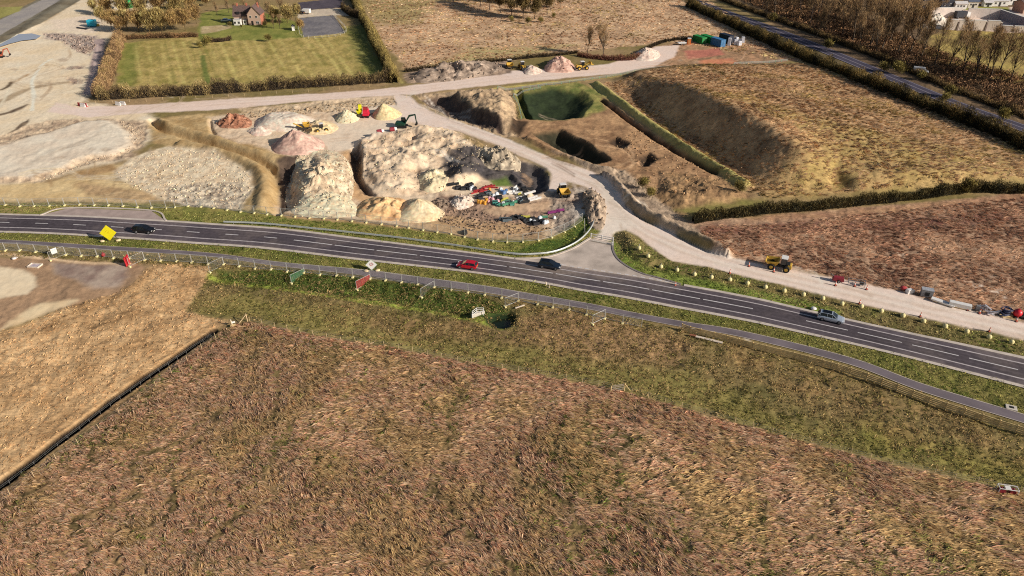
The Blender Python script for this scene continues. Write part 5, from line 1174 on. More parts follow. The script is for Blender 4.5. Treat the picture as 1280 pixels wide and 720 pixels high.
wire_fence('wire fence on leaning pale stakes east of the lined ditch', [(-60,664),(10,622),(80,568),(150,517),(212,470),(270,423)], 3.2, 1.2, STAKE)
wire_fence('low grey netting fence along the edge of the lined ditch', [(-60,652),(0,611),(70,558),(140,505),(210,457),(264,419)], 1.8, 0.8, nmat('dull_posts', (120,118,116), 0.7), (0.7, 1.05), 0.025, 0.012)
wire_fence('green silt fence along the upper works track', [(622,115),(656,111),(700,105),(760,97),(800,91),(836,86)], 3.0, 0.9, nmat('green_posts', (120,200,150), 0.7), (0.3, 0.6, 0.9, 1.1), 0.05, 0.07)
wire_fence('pale green silt fence on the right side of the container yard', [(916,88),(940,84),(964,80),(984,77)], 3.0, 0.9, nmat('green_posts', (120,200,150), 0.7), (0.3, 0.6, 0.9, 1.1), 0.05, 0.07)
wire_fence('green edging fence around the grassed pit', [(652,149),(648,132),(642,119),(660,114),(676,111)], 2.4, 0.9, nmat('green_posts', (120,200,150), 0.7), (0.4, 0.7, 1.0), 0.05, 0.06)
wire_fence('white post fence round the riding arena', [(373.5,22.5),(379.6,47),(432,41.5),(417,19)], 3.0, 1.2, nmat('white_posts', (226,214,196), 0.8), (0.45, 1.0), 0.06, 0.06)
wire_fence('stakes marking the edge of the haul road bend', [(508,122),(524,134),(559,148),(597,161),(620,170)], 6.0, 1.3, STAKE, (1.0,))
wire_fence('stake fence along the foot of the paddock hedge', [(120,130),(180,127),(260,123),(350,118),(430,112),(500,107)], 5.0, 1.2, STAKE, (0.6, 1.0))
# ------------------------------------------------------------------ vehicles
def wheel(parent, x, y, r, w, rim=RIM):
    s = 1 if y > 0 else -1
    o = MB(); n = 16; prof = [(-w/2, r*0.62), (-w/2, r*0.93), (-w*0.36, r), (w*0.36, r), (w/2, r*0.93), (w/2, r*0.62)]
    o.loft([[(x + q * math.cos(2*math.pi*i/n), y + p, r + q * math.sin(2*math.pi*i/n)) for i in range(n)] for p, q in prof], cap=True)
    wo = o.build('wheel', TYRE, parent, smooth=False)
    h = MB(); h.tube((x, y + s*w*0.3, r), (x, y + s*(w/2 + 0.015), r), r*0.6, 10, r*0.5); h.build('rim', rim, wo)
    return wo
def road_dir(px, py, dpx=6):
    x, y = ground(px, py); c = (roadT + roadB) / 2; i = int(np.argmin((c[:, 0] - x) ** 2 + (c[:, 1] - y) ** 2)); d = c[min(i + 2, len(c) - 1)] - c[max(i - 2, 0)]
    return math.atan2(d[1], d[0])
def car(label, colour, px, py, rz, kind='hatch', roof=None, metal=0.3):
    """+x is the front"""
    L = {'hatch': 4.25, 'suv': 4.6, 'saloon': 4.7, 'suvbig': 4.7}[kind] / 2; hi = {'hatch': 0.0, 'suv': 0.12, 'saloon': -0.03, 'suvbig': 0.22}[kind]
    t = thing('car', label, 'car', (*ground(px, py), 0.05), rz); pm = nmat('car_paint_%s' % (colour,), colour, 0.3, metal, 0.05, coat=0.6)
    st = [(-L, 0.50, 0.78, 0.72), (-L*0.96, 0.32, 0.9, 0.83), (-L*0.75, 0.26, 0.97, 0.89), (-L*0.3, 0.24, 0.96, 0.91), (L*0.25, 0.24, 0.94, 0.91), (L*0.5, 0.25, 0.92, 0.9), (L*0.8, 0.28, 0.8, 0.86), (L*0.96, 0.32, 0.68, 0.76), (L, 0.42, 0.58, 0.62)]
    rings = []
    for x, zb, zt, hw_ in st:
        zt += hi * 0.6; zb += hi * 0.3
        rings.append([(x, -hw_*0.92, zb), (x, hw_*0.92, zb), (x, hw_, zb + (zt-zb)*0.35), (x, hw_, zb + (zt-zb)*0.75), (x, hw_*0.9, zt), (x, -hw_*0.9, zt), (x, -hw_, zb + (zt-zb)*0.75), (x, -hw_, zb + (zt-zb)*0.35)])
    m = MB(); m.loft(rings); m.build('body', pm, t, smooth=False)
    if kind == 'saloon': cab = [(-L*0.82, 0.93, 0.96, 0.66), (-L*0.5, 0.93, 1.36, 0.64), (-L*0.2, 0.93, 1.43, 0.63), (L*0.1, 0.93, 1.38, 0.64), (L*0.42, 0.92, 0.95, 0.7)]
    else: cab = [(-L*0.97, 0.93, 0.97, 0.7), (-L*0.82, 0.94, 1.40, 0.64), (-L*0.3, 0.94, 1.48, 0.64), (L*0.08, 0.93, 1.43, 0.65), (L*0.44, 0.92, 0.95, 0.72)]
    g = MB(); g.loft([[(x, -0.83, zb + hi*0.6 - 0.03), (x, 0.83, zb + hi*0.6 - 0.03), (x, w, zt + hi), (x, -w, zt + hi)] for x, zb, zt, w in cab]); g.build('windows', GLASS, t)
    c = cab[1:4]; rm = MB(); rm.loft([[(x, -w*1.02, zt + hi - 0.05), (x, w*1.02, zt + hi - 0.05), (x, w*0.93, zt + hi + 0.035), (x, -w*0.93, zt + hi + 0.035)] for x, zb, zt, w in c])
    for s in (-1, 1):                                             # window pillars belong to the painted roof shell
        for x, zb, zt, w in cab[1:4]: rm.tube((x*1.0, s*0.835, zb + hi*0.6), (x, s*w*1.01, zt + hi - 0.02), 0.035, 4)
        for a, b in ((0, 1), (4, 3)): rm.tube((cab[a][0], s*0.8, cab[a][2] + hi*0.7), (cab[b][0], s*cab[b][3], cab[b][2] + hi), 0.045, 4)
    rm.build('roof', pm, t)
    if roof is not None:
        MB().box(((c[0][0] + c[2][0])/2 + 0.1, 0, c[1][2] + hi + 0.035), (abs(c[2][0]-c[0][0])*0.72, 1.0, 0.03)).build('sunroof', roof, t)
    r = 0.34 + hi*0.2
    for x in (-L*0.6, L*0.62):
        for s in (-1, 1): wheel(t, x, s*0.81, r, 0.24)
    for s in (-1, 1):
        MB().box((L*0.93, s*0.6, 0.66 + hi*0.5), (0.16, 0.34, 0.14)).build('headlight', LAMPW, t, bevel=0.02)
        MB().box((-L*0.975, s*0.66, 0.82 + hi*0.5), (0.1, 0.28, 0.18)).build('tail_light', LAMPR, t, bevel=0.02)
        MB().box((L*0.3, s*1.0, 0.98 + hi*0.6), (0.14, 0.2, 0.13)).build('mirror', pm, t, bevel=0.02)
    MB().box((L*0.99, 0, 0.42 + hi*0.4), (0.06, 0.52, 0.12)).build('number_plate', WHT, t)
    MB().box((-L*1.0, 0, 0.6 + hi*0.4), (0.05, 0.52, 0.12)).build('number_plate', nmat('plate_yellow', (226,190,60), 0.5), t)
    return t
car('black off-road car heading east past the yellow diamond sign', (26,24,26), 181, 290.5, road_dir(181, 290), 'suvbig', None, 0.2)
car('bright red hatchback heading west on the near lane', (206,20,44), 584, 334.5, road_dir(584, 334) + math.pi, 'hatch', None, 0.1)
car('dark blue car passing the site junction', (34,46,62), 687, 334.5, road_dir(687, 334), 'suv', nmat('dark_glass_roof', (16,17,20), 0.15), 0.4)
car('silver car with black glass roof on the eastern stretch', (204,212,222), 1037.5, 400.5, road_dir(1037, 400), 'suv', nmat('dark_glass_roof', (16,17,20), 0.15), 0.5)

def cyl_wheels(t, xs, y, r, w, rim=YEL):
    for x in xs:
        for s in (-1, 1): wheel(t, x, s*y, r, w, rim)
def dumper(label, p, rz, s=1.0):
    """site dumper, skip in front (+x), cab behind"""
    t = thing('site_dumper', label, 'dumper', p, rz, None, s)
    m = MB(); m.box((0.1,0,0.85), (3.6,0.8,0.45)); m.box((-1.55,0,1.25), (1.0,1.5,0.9), taper=0.9); m.build('chassis', BLACK, t, bevel=0.04)
    m = MB(); o = [(0.35,1.15,1.2),(0.35,-1.15,1.2),(2.55,-1.2,1.55),(2.55,1.2,1.55)]; lo = [(0.6,0.8,0.95),(0.6,-0.8,0.95),(1.9,-0.85,0.95),(1.9,0.85,0.95)]
    rim = [(0.1,1.25,2.05),(0.1,-1.25,2.05),(2.75,-1.3,1.75),(2.75,1.3,1.75)]; inn = [(0.2,1.15,2.04),(0.2,-1.15,2.04),(2.62,-1.2,1.76),(2.62,1.2,1.76)]; bot = [(0.7,0.75,1.1),(0.7,-0.75,1.1),(1.9,-0.8,1.1),(1.9,0.8,1.1)]
    m.loft([lo, rim, inn, bot]); m.build('skip', YEL, t)
    m = MB()
    for x in (-0.25, -1.25):
        for y in (-0.72, 0.72): m.box((x, y, 2.0), (0.1, 0.1, 1.5))
    m.build('cab_frame', BLACK, t); MB().box((-0.75,0,2.05), (0.96,1.36,1.2)).build('cab_glass', GLASS, t); MB().box((-0.75,0,2.82), (1.25,1.65,0.14)).build('cab_roof', WHT, t, bevel=0.04)
    MB().box((-1.95,0,1.15), (0.9,1.7,0.8), taper=0.85).build('engine_cover', YEL, t, bevel=0.06)
    for y in (-0.6, 0.6): MB().box((-2.42,y,1.3), (0.06,0.24,0.14)).build('headlight', LAMPW, t)
    cyl_wheels(t, (1.45, -1.45), 0.98, 0.68, 0.5); return t
def hd(a, b): A, B = gp(*a), gp(*b); return math.atan2(B.y - A.y, B.x - A.x)
dumper('yellow site dumper with white cab roof parked on the haul road', on(973,336), hd((985,338),(958,332.5)), 1.0)
dumper('yellow site dumper facing the viewer in the shade of the spoil heap', on(704,244), R(-78), 0.95)
dumper('yellow dumper with pale skip, left of the two on the upper track', on(637,85), R(-85), 1.0)
def excavator(label, p, rz, body, s=1.0, fold=0.0):
    t = thing('excavator', label, 'excavator', p, rz, None, s)
    for sgn in (-1, 1):
        m = MB(); m.prism([(-1.6,0.25),(-1.35,0.0),(1.35,0.0),(1.6,0.25),(1.6,0.5),(1.35,0.72),(-1.35,0.72),(-1.6,0.5)], sgn*1.05-0.24, sgn*1.05+0.24); m.build('track', BLACK, t)
    MB().box((0,0,0.6), (1.6,1.7,0.35)).build('undercarriage', STEEL, t)
    m = MB(); m.prism([(-1.9,0.85),(1.0,0.85),(1.0,1.3),(-0.3,1.75),(-1.9,1.8),(-2.05,1.3)], -1.15, 1.15); m.build('house', body, t, bevel=0.06)
    m = MB(); m.prism([(-0.3,1.2),(1.15,1.2),(1.2,1.9),(0.85,2.75),(-0.3,2.75)], 0.28, 1.15); c = m.build('cab', GLASS, t); MB().box((0.28,0.71,2.8), (1.25,0.95,0.1)).build('cab_roof', body, c, bevel=0.03)
    m = MB(); m.prism([(0.8,1.3),(1.1,1.15),(2.6,3.5+fold),(4.4,4.05+fold),(4.35,4.35+fold),(2.3,4.0+fold)], -0.2, 0.2); m.build('boom', body, t)
    m = MB(); m.prism([(4.1,4.4+fold),(4.5,4.3+fold),(4.75,1.75+fold),(4.5,1.7+fold)], -0.15, 0.15); m.build('stick', body, t)
    m = MB(); m.prism([(4.45,1.8+fold),(4.85,1.75+fold),(5.0,1.1+fold),(4.5,0.75+fold),(4.0,1.0+fold),(4.35,1.3+fold)], -0.5, 0.5); m.build('bucket', STEEL, t)
    MB().tube((1.0,0,1.6), (2.6,0,3.5+fold), 0.08).build('ram', RIM, t); return t
excavator('dark green excavator reaching over the great mound', on(503,159), R(-4), DKG, 0.95)
excavator('orange-red excavator at the western edge of the stripped ground', on(1,72), R(10), nmat('machine_red', (176,92,66), 0.65), 0.8)
def loader(label, p, rz, s=1.0, lift=0.0, body=None):
    t = thing('wheel_loader', label, 'loader', p, rz, None, s); body = body or YEL
    m = MB(); m.box((-1.5,0,1.45), (2.2,1.6,0.9), taper=0.85); m.box((0.9,0,1.1), (1.8,1.0,0.6)); m.build('body', body, t, bevel=0.05)
    MB().box((-0.15,0,2.35), (1.3,1.4,1.3), taper=0.88).build('cab', GLASS, t); MB().box((-0.15,0,3.06), (1.45,1.5,0.12)).build('cab_roof', WHT, t, bevel=0.03)
    m = MB()
    for y in (-0.55, 0.55): m.prism([(0.6,1.7),(0.9,1.9),(3.0,1.0+lift),(2.9,0.7+lift)], y-0.1, y+0.1)
    m.build('arm', body, t)
    m = MB(); m.prism([(2.8,0.4+lift),(2.9,1.3+lift),(3.1,1.35+lift),(3.1,0.55+lift),(4.0,0.25+lift),(4.0,0.15+lift)], -1.35, 1.35); m.build('bucket', body if lift else STEEL, t)
    cyl_wheels(t, (1.35, -1.6), 1.0, 0.75, 0.55); return t
loader('yellow wheel loader, right of the two machines by the dark spoil heap', on(653,86), R(-70), 0.9)
loader('yellow wheel loader with raised bucket below the bare roadside trees', on(728,87), R(15), 1.0, 1.6)
loader('cream wheel loader among the gravel heaps', on(402,165), R(200), 0.85, 0.5, nmat('cream_paint', (226,202,150), 0.55))
# screening and crushing plant
def screener(label, p, rz, main, s=1.0):
    t = thing('screening_plant', label, 'plant', p, rz, None, s)
    for sg in (-1, 1): m = MB(); m.prism([(-1.6,0.2),(-1.3,0),(1.3,0),(1.6,0.2),(1.3,0.6),(-1.3,0.6)], sg*0.9-0.2, sg*0.9+0.2); m.build('track', BLACK, t)
    MB().box((0,0,1.1), (4.4,1.5,0.7)).build('chassis', STEEL, t, bevel=0.03)
    m = MB(); m.loft([[(-0.7,-0.8,1.5),(0.7,-0.8,1.5),(0.7,0.8,1.5),(-0.7,0.8,1.5)],[(-1.3,-1.3,2.9),(1.3,-1.3,2.9),(1.3,1.3,2.9),(-1.3,1.3,2.9)],[(-1.15,-1.15,2.9),(1.15,-1.15,2.9),(1.15,1.15,2.9),(-1.15,1.15,2.9)],[(-0.5,-0.6,1.8),(0.5,-0.6,1.8),(0.5,0.6,1.8),(-0.5,0.6,1.8)]]); m.build('hopper', main, t)
    m = MB(); m.prism([(0.8,1.2),(1.0,1.0),(4.6,3.0),(4.6,3.25)], -0.4, 0.4); m.build('conveyor', main, t)
    m = MB(); m.tube((3.0,0.3,0.5), (3.4,0.3,2.4), 0.06); m.tube((3.0,-0.3,0.5), (3.4,-0.3,2.4), 0.06); m.build('conveyor_leg', STEEL, t); return t
screener('yellow screening machine tipping onto the tan gravel', on(384,163), R(195), YEL, 0.8)
t = screener('tall bright yellow hopper plant north of the works yard', on(450,146), R(100), nmat('lemon_paint', (250,222,20), 0.5), 0.75)
m = MB(); m.box((0,-0.4,3.9), (1.5,1.3,2.4), taper=1.05); m.build('feed_box', nmat('lemon_paint', (250,222,20), 0.5), t, bevel=0.05)
t = thing('crusher', 'red crushing machine between yellow hopper and sand cone', 'plant', on(458,146)); m = MB(); m.box((0,0,1.5), (1.9,2.6,1.8), taper=0.8); m.build('body', nmat('crusher_red', (206,32,60), 0.5), t, bevel=0.08); MB().box((0,-0.2,2.7), (1.1,1.2,0.7), taper=1.3).build('feed_hopper', RED, t); MB().box((1.0,0,0.6), (2.4,0.7,0.2), tilt=-0.4).build('conveyor', BLACK, t)
for s in (-1, 1): MB().box((s*0.75,0,0.35), (0.45,2.8,0.7)).build('track', BLACK, t, bevel=0.1)
def cabinet(name, label, cat, p, rz, dims, mat, roofm=None, feet=True):
    t = thing(name, label, cat, p, rz); L, Wd, Hh = dims
    MB().box((0,0,Hh/2+0.12), (L,Wd,Hh)).build('body', mat, t, bevel=0.05); MB().box((0,0,Hh+0.15), (L+0.06,Wd+0.06,0.07)).build('lid', roofm or mat, t)
    for sx in (-1,1): MB().box((sx*(L/2-0.2),0,0.06), (0.16,Wd*0.9,0.12)).build('skid', STEEL, t)
    MB().box((0,-Wd/2-0.02,Hh*0.55), (L*0.4,0.04,Hh*0.5)).build('door', BLACK if mat is not BLACK else GREYP, t); return t
for (x, y), l in (((492,164), 'dark red barrier drums with a white end near the excavator'), ((476.5,172), 'red and white barrier drums in front of the excavator')):
    t = thing('barrier_drum', l, 'drum', on(x, y), R(20))
    m = MB(); m.tube((-1.1,0,0.6), (0.3,0,0.6), 0.6, 12); m.build('drum', nmat('maroon', (140,40,52), 0.6), t); m = MB(); m.tube((0.3,0,0.6), (1.0,0,0.6), 0.6, 12, 0.45); m.build('end_cap', WHT, t); MB().box((0,0,0.08), (2.2,1.0,0.16)).build('cradle', STEEL, t)

# containers of the northern yard
def container(label, p, rz, L, mat, Hh=2.6):
    t = thing('shipping_container', label, 'container', p, rz); m = MB(); W2 = 1.22
    prof = []; n = int(L / 0.28)
    for k in range(n):                                            # corrugated long sides
        x0 = -L/2 + 0.1 + (L-0.2)*k/n; w = (L-0.2)/n
        for s in (-1, 1): m.box((x0 + w*0.35, s*(W2-0.02), Hh/2+0.1), (w*0.55, 0.05, Hh-0.35))
    m.box((0,0,Hh/2+0.1), (L-0.06,2*W2-0.1,Hh-0.06)); m.build('body', mat, t)
    f = MB()
    for x in (-L/2, L/2):
        for y in (-W2, W2): f.box((x,y,Hh/2+0.1), (0.14,0.14,Hh))
        for z in (0.17, Hh+0.05): f.box((x,0,z), (0.12,2*W2,0.12))
    for y in (-W2, W2):
        for z in (0.17, Hh+0.05): f.box((0,y,z), (L,0.1,0.12))
    f.build('frame', mat, t)
    for s in (-1, 1):
        d = MB().box((L/2+0.05, s*0.58, Hh/2+0.1), (0.05,1.08,Hh-0.3)).build('door', mat, t)
        q = MB()
        for y in (0.35, 0.8): q.tube((L/2+0.1, s*y, 0.2), (L/2+0.1, s*y, Hh), 0.025, 5)
        q.build('locking_bar', GALV, d)
    return t
cg = nmat('container_green', (30,136,62), 0.55, var=0.2, scale=1.2); cb = nmat('container_blue', (60,122,170), 0.55, var=0.2, scale=1.2); cn = nmat('container_navy', (26,36,58), 0.55, var=0.2)
container('green shipping container at the left end of the northern yard', on(874,53), R(-62), 6.0, cg); container('green shipping container touching the blue one', on(884,52.5), R(-62), 6.0, cg)
container('light blue shipping container in the northern yard', on(897,57), R(-62), 6.1, cb, 2.9); container('navy shipping container behind the white pallets', on(907,53), R(-62), 6.1, cn, 3.3)
t = thing('portable_toilet', 'small orange toilet cabin left of the green containers', 'toilet', on(861,55), R(-10)); MB().box((0,0,1.2), (1.4,1.4,2.3)).build('cabin', ORG, t, bevel=0.06); MB().box((0,0,2.42), (1.5,1.5,0.16)).build('roof', WHT, t); MB().box((0,-0.72,1.2), (0.8,0.04,1.9)).build('door', nmat('door_tan', (210,150,90), 0.6), t)
t = thing('trailer', 'white flat trailer left of the orange toilet cabin', 'trailer', on(852,56), R(8)); MB().box((0,0,0.9), (3.4,1.8,0.35)).build('bed', WHT, t, bevel=0.04); cyl_wheels(t, (-0.5, 0.6), 0.95, 0.36, 0.22, RIM); MB().tube((1.7,0,0.8), (3.0,0,0.6), 0.06).build('drawbar', STEEL, t)
rj = np.random.default_rng(5)
for k, (x, y) in enumerate([(911,57),(909,50),(915,51),(920,52),(925,53),(919,56),(924,57),(928,54)]):
    t = thing('pallet_stack', 'white wrapped pallet stack at the right end of the container row', 'pallet', on(x, y), rj.uniform(0, 1.5), 'pallets right of the containers')
    MB().box((0,0,0.08), (1.5,1.3,0.16)).build('pallet', WOOD, t); hh = rj.uniform(1.1, 2.6) if k else 3.0; MB().box((0,0,0.16+hh/2), (1.5,1.3,hh), taper=0.92).build('load', nmat('shrink_wrap', (206,206,212), 0.4, var=0.3), t, bevel=0.08)
# north-west corner
t = thing('water_tank', 'turquoise water tank cabin at the turning circle', 'tank', on(116,33), R(4)); MB().box((0,0,1.6), (3.6,2.6,2.8)).build('tank', nmat('turquoise', (40,176,204), 0.5), t, bevel=0.25); MB().box((0,0,0.1), (3.9,2.9,0.2)).build('skid', STEEL, t); MB().tube((0.8,0,3.0), (0.8,0,3.3), 0.35, 10).build('hatch', GREYP, t); MB().box((2.4,0.3,0.5), (0.9,0.9,1.0)).build('pump', YEL, t, bevel=0.08)
for x, y, l, mt in ((160,9.5,'bright green shed roof above the willow copse','g'),(149,11,'white polytunnel left of the green shed','w')):
    t = thing('shed', l, 'shed', on(x, y), R(6)); MB().box((0,0,1.3), (4.6 if mt == 'g' else 3.2,3.6,2.6)).build('walls', GRN if mt == 'g' else WHT, t); m = MB(); m.prism([(-2.5,2.6),(2.5,2.6),(0,4.0)], -2.0, 2.0); m.build('roof', nmat('bright_green_sheet', (60,190,110), 0.5) if mt == 'g' else WHT, t)
t = thing('pipe_stack', 'curved stack of pale pipes beside the turquoise tank', 'pipes', on(103,36), R(-24)); m = MB()
for k in range(5): m.tube((-3.4,-0.5+k*0.25,0.2+0.16*(k%2)), (3.4,-0.5+k*0.25,0.2+0.16*(k%2)), 0.13, 8)
m.build('pipes', nmat('dark_pipe', (60,58,62), 0.5), t)
def water_barrier(label, p, rz, mat, s=1.0):
    t = thing('road_barrier', label, 'barrier', p, rz, None, s); m = MB(); m.prism([(-0.3,0.0),(0.3,0.0),(0.14,0.5),(0.12,1.0),(-0.12,1.0),(-0.14,0.5)], -0.9, 0.9); m.build('body', mat, t, bevel=0.03); m = MB(); m.tube((0,-0.95,0.2),(0,-0.95,0.95),0.08,6); m.build('hinge_pin', WHT, t); return t
for k, (x, y, l, mm) in enumerate([(101,132.5,'red road barrier at the west end of the paddock hedge',RED),(104,133.4,'white road barrier between the two red ones',WHT),(106.6,133,'red road barrier nearest the paddock hedge',RED),(148,131.5,'white road barrier under the paddock hedge, left of the pair',WHT),(154,131,'white and tall road barrier under the paddock hedge, right of the pair',WHT)]):
    water_barrier(l, on(x, y), R(70), mm, 1.1)

# ------------------------------------------------------------------ diamond road signs
def diamond(label, px, py, half, face, rz, sand, edge=None, motif=None, zc=None, lean=0.18):
    t = thing('diamond_sign', label, 'road sign', on(px, py), rz); zc = zc or half + 0.25
    M = Matrix.Rotation(-lean, 3, 'X')
    def pl(k, y): return [tuple(M @ Vector((a * half * k, y, b * half * k)) + Vector((0, 0, zc))) for a, b in ((0,-1),(1,0),(0,1),(-1,0))]
    m = MB(); m.loft([pl(1.0, 0.02), pl(1.0, -0.03)]); m.build('plate', edge or face, t)
    m = MB(); m.loft([pl(0.93, -0.032), pl(0.93, -0.040)]); f = m.build('face', face, t)
    if motif:
        for mat, segs, w, y in motif:
            m = MB()
            for (ax, az), (bx, bz) in segs:
                a = M @ Vector((ax*half, y, az*half)) + Vector((0,0,zc)); b = M @ Vector((bx*half, y, bz*half)) + Vector((0,0,zc)); m.tube(a, b, w, 5)
            m.build('symbol', mat, f)
    m = MB()
    for s in (-1, 1): m.tube((s*half*0.5,0.05,zc), (s*half*0.85,0.0,0.05), 0.05); m.tube((s*half*0.4,0.1,zc), (s*half*0.6,1.1,0.05), 0.05)
    m.build('stand', STEEL, t)
    for s in (-1, 1):
        b = MB(); b.sphere((0,0,0), 0.5, 10, 7, 0.45); o = b.build('sandbag', sand, t, smooth=True); o.location = (s*half*0.95, -0.15, 0.2); o.scale = (1.1, 0.8, 1); o.rotation_euler = (0, 0, s*0.4)
    return t
SB = nmat('sandbag', (232,206,160), 0.95, var=0.12)
YS = nmat('sign_yellow', (250,222,30), 0.45, var=0.05)
diamond('large yellow diamond sign leaning on two sandbags beside the main road', 138.5, 301.5, 1.75, YS, R(6), SB, motif=[(nmat('sign_ochre', (214,178,30), 0.5), [((-0.3,0.1),(-0.05,0.35)), ((-0.1,-0.05),(0.2,0.2)), ((0.05,0.0),(0.25,-0.08))], 0.05, -0.03)], lean=0.12)
ring = [((0.22*math.cos(a)-0.02, 0.26*math.sin(a)+0.08), (0.22*math.cos(a+0.6)-0.02, 0.26*math.sin(a+0.6)+0.08)) for a in np.arange(0, 6.2, 0.6)]
diamond('white diamond sign with a red mark beside the main road', 465, 338.3, 1.2, WHT, R(4), SB, edge=nmat('sign_border', (150,176,158), 0.5), motif=[(RED, ring, 0.055, -0.03), (nmat('sign_grey', (90,86,90), 0.5), [((0.1,0.4),(0.22,0.3)), ((0.3,0.25),(0.35,0.05)), ((-0.08,0.08),(0.05,0.02))], 0.05, -0.03)], lean=0.1)

# ------------------------------------------------------------------ entrance barrier, small roadside things
t = thing('entrance_barrier', 'white two-rail barrier across the mouth of the site entrance', 'barrier', on(751,300)); A, B = gp(738.5,297), gp(766,302.5); c = (A + B) / 2; t.location = (c.x, c.y, 0.0); rz = math.atan2(B.y-A.y, B.x-A.x); t.rotation_euler = (0,0,rz); L = (B-A).length
for z in (0.45, 0.95): MB().box((0,0,z), (L,0.09,0.16)).build('rail', WHT, t)
for x in (-L/2, 0, L/2): MB().box((x,0,0.55), (0.22,0.2,1.1)).build('post', WHT, t, bevel=0.02)
t = thing('gate_footing', 'low white barrier strip in front of the entrance barrier', 'barrier', (c.x - 0.2, c.y - 1.6, 0.04), rz); MB().box((0,0,0.16), (L*0.95,0.3,0.24), taper=0.9).build('strip', nmat('dusty_white', (206,196,182), 0.8), t, bevel=0.03); MB().box((L*0.47,0,0.4), (0.35,0.35,0.8)).build('end_post', WHT, t, bevel=0.03)
t = thing('chamber_cover', 'white concrete chamber slab with a dark lid beside the cycle path', 'manhole', on(1264,510), R(-24)); MB().box((0,0,0.12), (1.5,1.15,0.24)).build('slab', CONC, t, bevel=0.03); MB().box((0.02,0,0.25), (0.62,0.5,0.03)).build('lid', BLACK, t)
t = thing('railing', 'white handrail on the outfall headwall beside the dark pool', 'railing', on(596,396), R(30)); MB().box((0.4,0.3,0.3), (2.6,0.35,0.7)).build('headwall', CONC, t, bevel=0.03)
for z in (0.9, 1.3, 1.7): MB().path([(-0.9,0.0,z-0.15), (0.2,0.35,z), (1.3,-0.2,z-0.05)], 0.05, 6).build('rail', WHT, t)
for x, y, z in ((-0.9,0.0,1.55), (0.2,0.35,1.7), (1.3,-0.2,1.65)): MB().tube((x,y,0.0), (x,y,z), 0.06, 6).build('post', WHT, t)
t = thing('old_gate', 'leaning grey field gate in the meadow fence', 'gate', on(772,487), R(10)); m = MB()
for z in (0.3, 0.65, 1.0, 1.3): m.box((0,0.02*z,z), (2.0,0.06,0.09), tilt=-0.08)
m.build('bars', nmat('silvered_wood', (166,152,136), 0.9), t); MB().tube((1.1,0,0), (1.15,0.1,1.5), 0.08).build('post', WOOD, t); MB().tube((-1.1,0,0), (-1.1,0,1.3), 0.08).build('post', WOOD, t); MB().tube((1.1,0,1.4), (2.0,-0.2,0.1), 0.06).build('strut', WOOD, t)
t = thing('drum_stand', 'white tubular frame over two dark red drums at the meadow edge', 'frame', on(1259,613), R(-12)); m = MB(); q = [(-1.15,-0.4),(1.15,-0.4),(1.15,0.45),(-1.15,0.45)]
for (a, b), (c2, d2) in zip(q, q[1:] + q[:1]): m.tube((a,b,1.0), (c2,d2,1.0), 0.05)
for a, b in q: m.tube((a,b,0), (a,b,1.0), 0.05)
m.build('frame', WHT, t)
for x in (-0.6, 0.65): MB().tube((x,-0.3,0.4), (x,0.3,0.4), 0.4, 12).build('drum', nmat('maroon', (140,40,52), 0.6), t)
MB().box((0,0.1,0.85), (0.7,0.6,0.12)).build('tray', WHT, t)
t = thing('formwork_tray', 'pale shallow formwork tray lying on the bare ground', 'tray', on(44,333), R(-8)); m = MB(); m.box((0,0,0.1), (2.4,1.5,0.12)); m.box((0,0.72,0.22), (2.4,0.1,0.3)); m.box((0,-0.72,0.22), (2.4,0.1,0.3)); m.box((1.17,0,0.22), (0.1,1.34,0.3)); m.box((-1.17,0,0.22), (0.1,1.34,0.3)); m.build('tray', nmat('pale_ply', (226,206,186), 0.8), t); MB().box((0,0,0.17), (2.2,1.3,0.03)).build('sheet', nmat('lilac_sheet', (196,182,186), 0.7), t)
t = thing('sandbag', 'white sandbag on bare ground left of the formwork tray', 'sandbag', on(18,323.5)); b = MB(); b.sphere((0,0,0.2), 0.5, 10, 7, 0.5); b.build('bag', nmat('white_sack', (232,214,206), 0.9), t, smooth=True); MB().tube((0.4,0,0.25), (0.65,0.05,0.4), 0.1, 6, 0.14).build('tied_neck', nmat('white_sack', (232,214,206), 0.9), t)
t = thing('fence_board', 'white blank notice board hung on the mesh fence', 'notice', on(69.5,319.8), hd((63,326),(82.7,318.5))); MB().box((0,-0.08,1.15), (1.1,0.04,1.15)).build('board', WHT, t); MB().box((0,-0.05,1.72), (1.2,0.05,0.06)).build('batten', GALV, t)
t = thing('sack', 'small red sack in the grass below the mesh fence', 'sack', on(130,321)); b = MB(); b.sphere((0,0,0.45), 0.42, 8, 6, 1.1); b.build('bag', RED, t, smooth=True); MB().tube((0,0,0.85), (0,0,1.05), 0.08, 6, 0.16).build('tied_neck', RED, t)
t = thing('rubble_sack', 'white bag on the verge behind the silver car', 'sack', on(1016.5,387)); b = MB(); b.sphere((0,0,0.35), 0.5, 10, 7, 0.55); b.build('bag', WHT, t, smooth=True); MB().box((0.35,0,0.25), (0.5,0.4,0.3)).build('flap', WHT, t, bevel=0.1)
t = thing('marker_posts', 'pair of pale broken marker posts on the verge below the blue car', 'post', on(684,359)); m = MB(); m.tube((0,0,0), (-0.35,0,1.3), 0.12); m.build('post', nmat('pale_post', (236,206,180), 0.8), t); MB().tube((0.3,-0.2,0), (0.45,-0.3,0.8), 0.1).build('post', nmat('pale_post', (236,206,180), 0.8), t)
t = thing('drain_lid', 'dark round drain lid on the verge below the sand cone', 'drain', on(580,292)); m = MB(); m.tube((0,0,0.0), (0,0,0.5), 0.8, 14); m.build('ring', BLACK, t); MB().tube((0,0,0.5), (0,0,0.6), 0.6, 14).build('lid', STEEL, t)
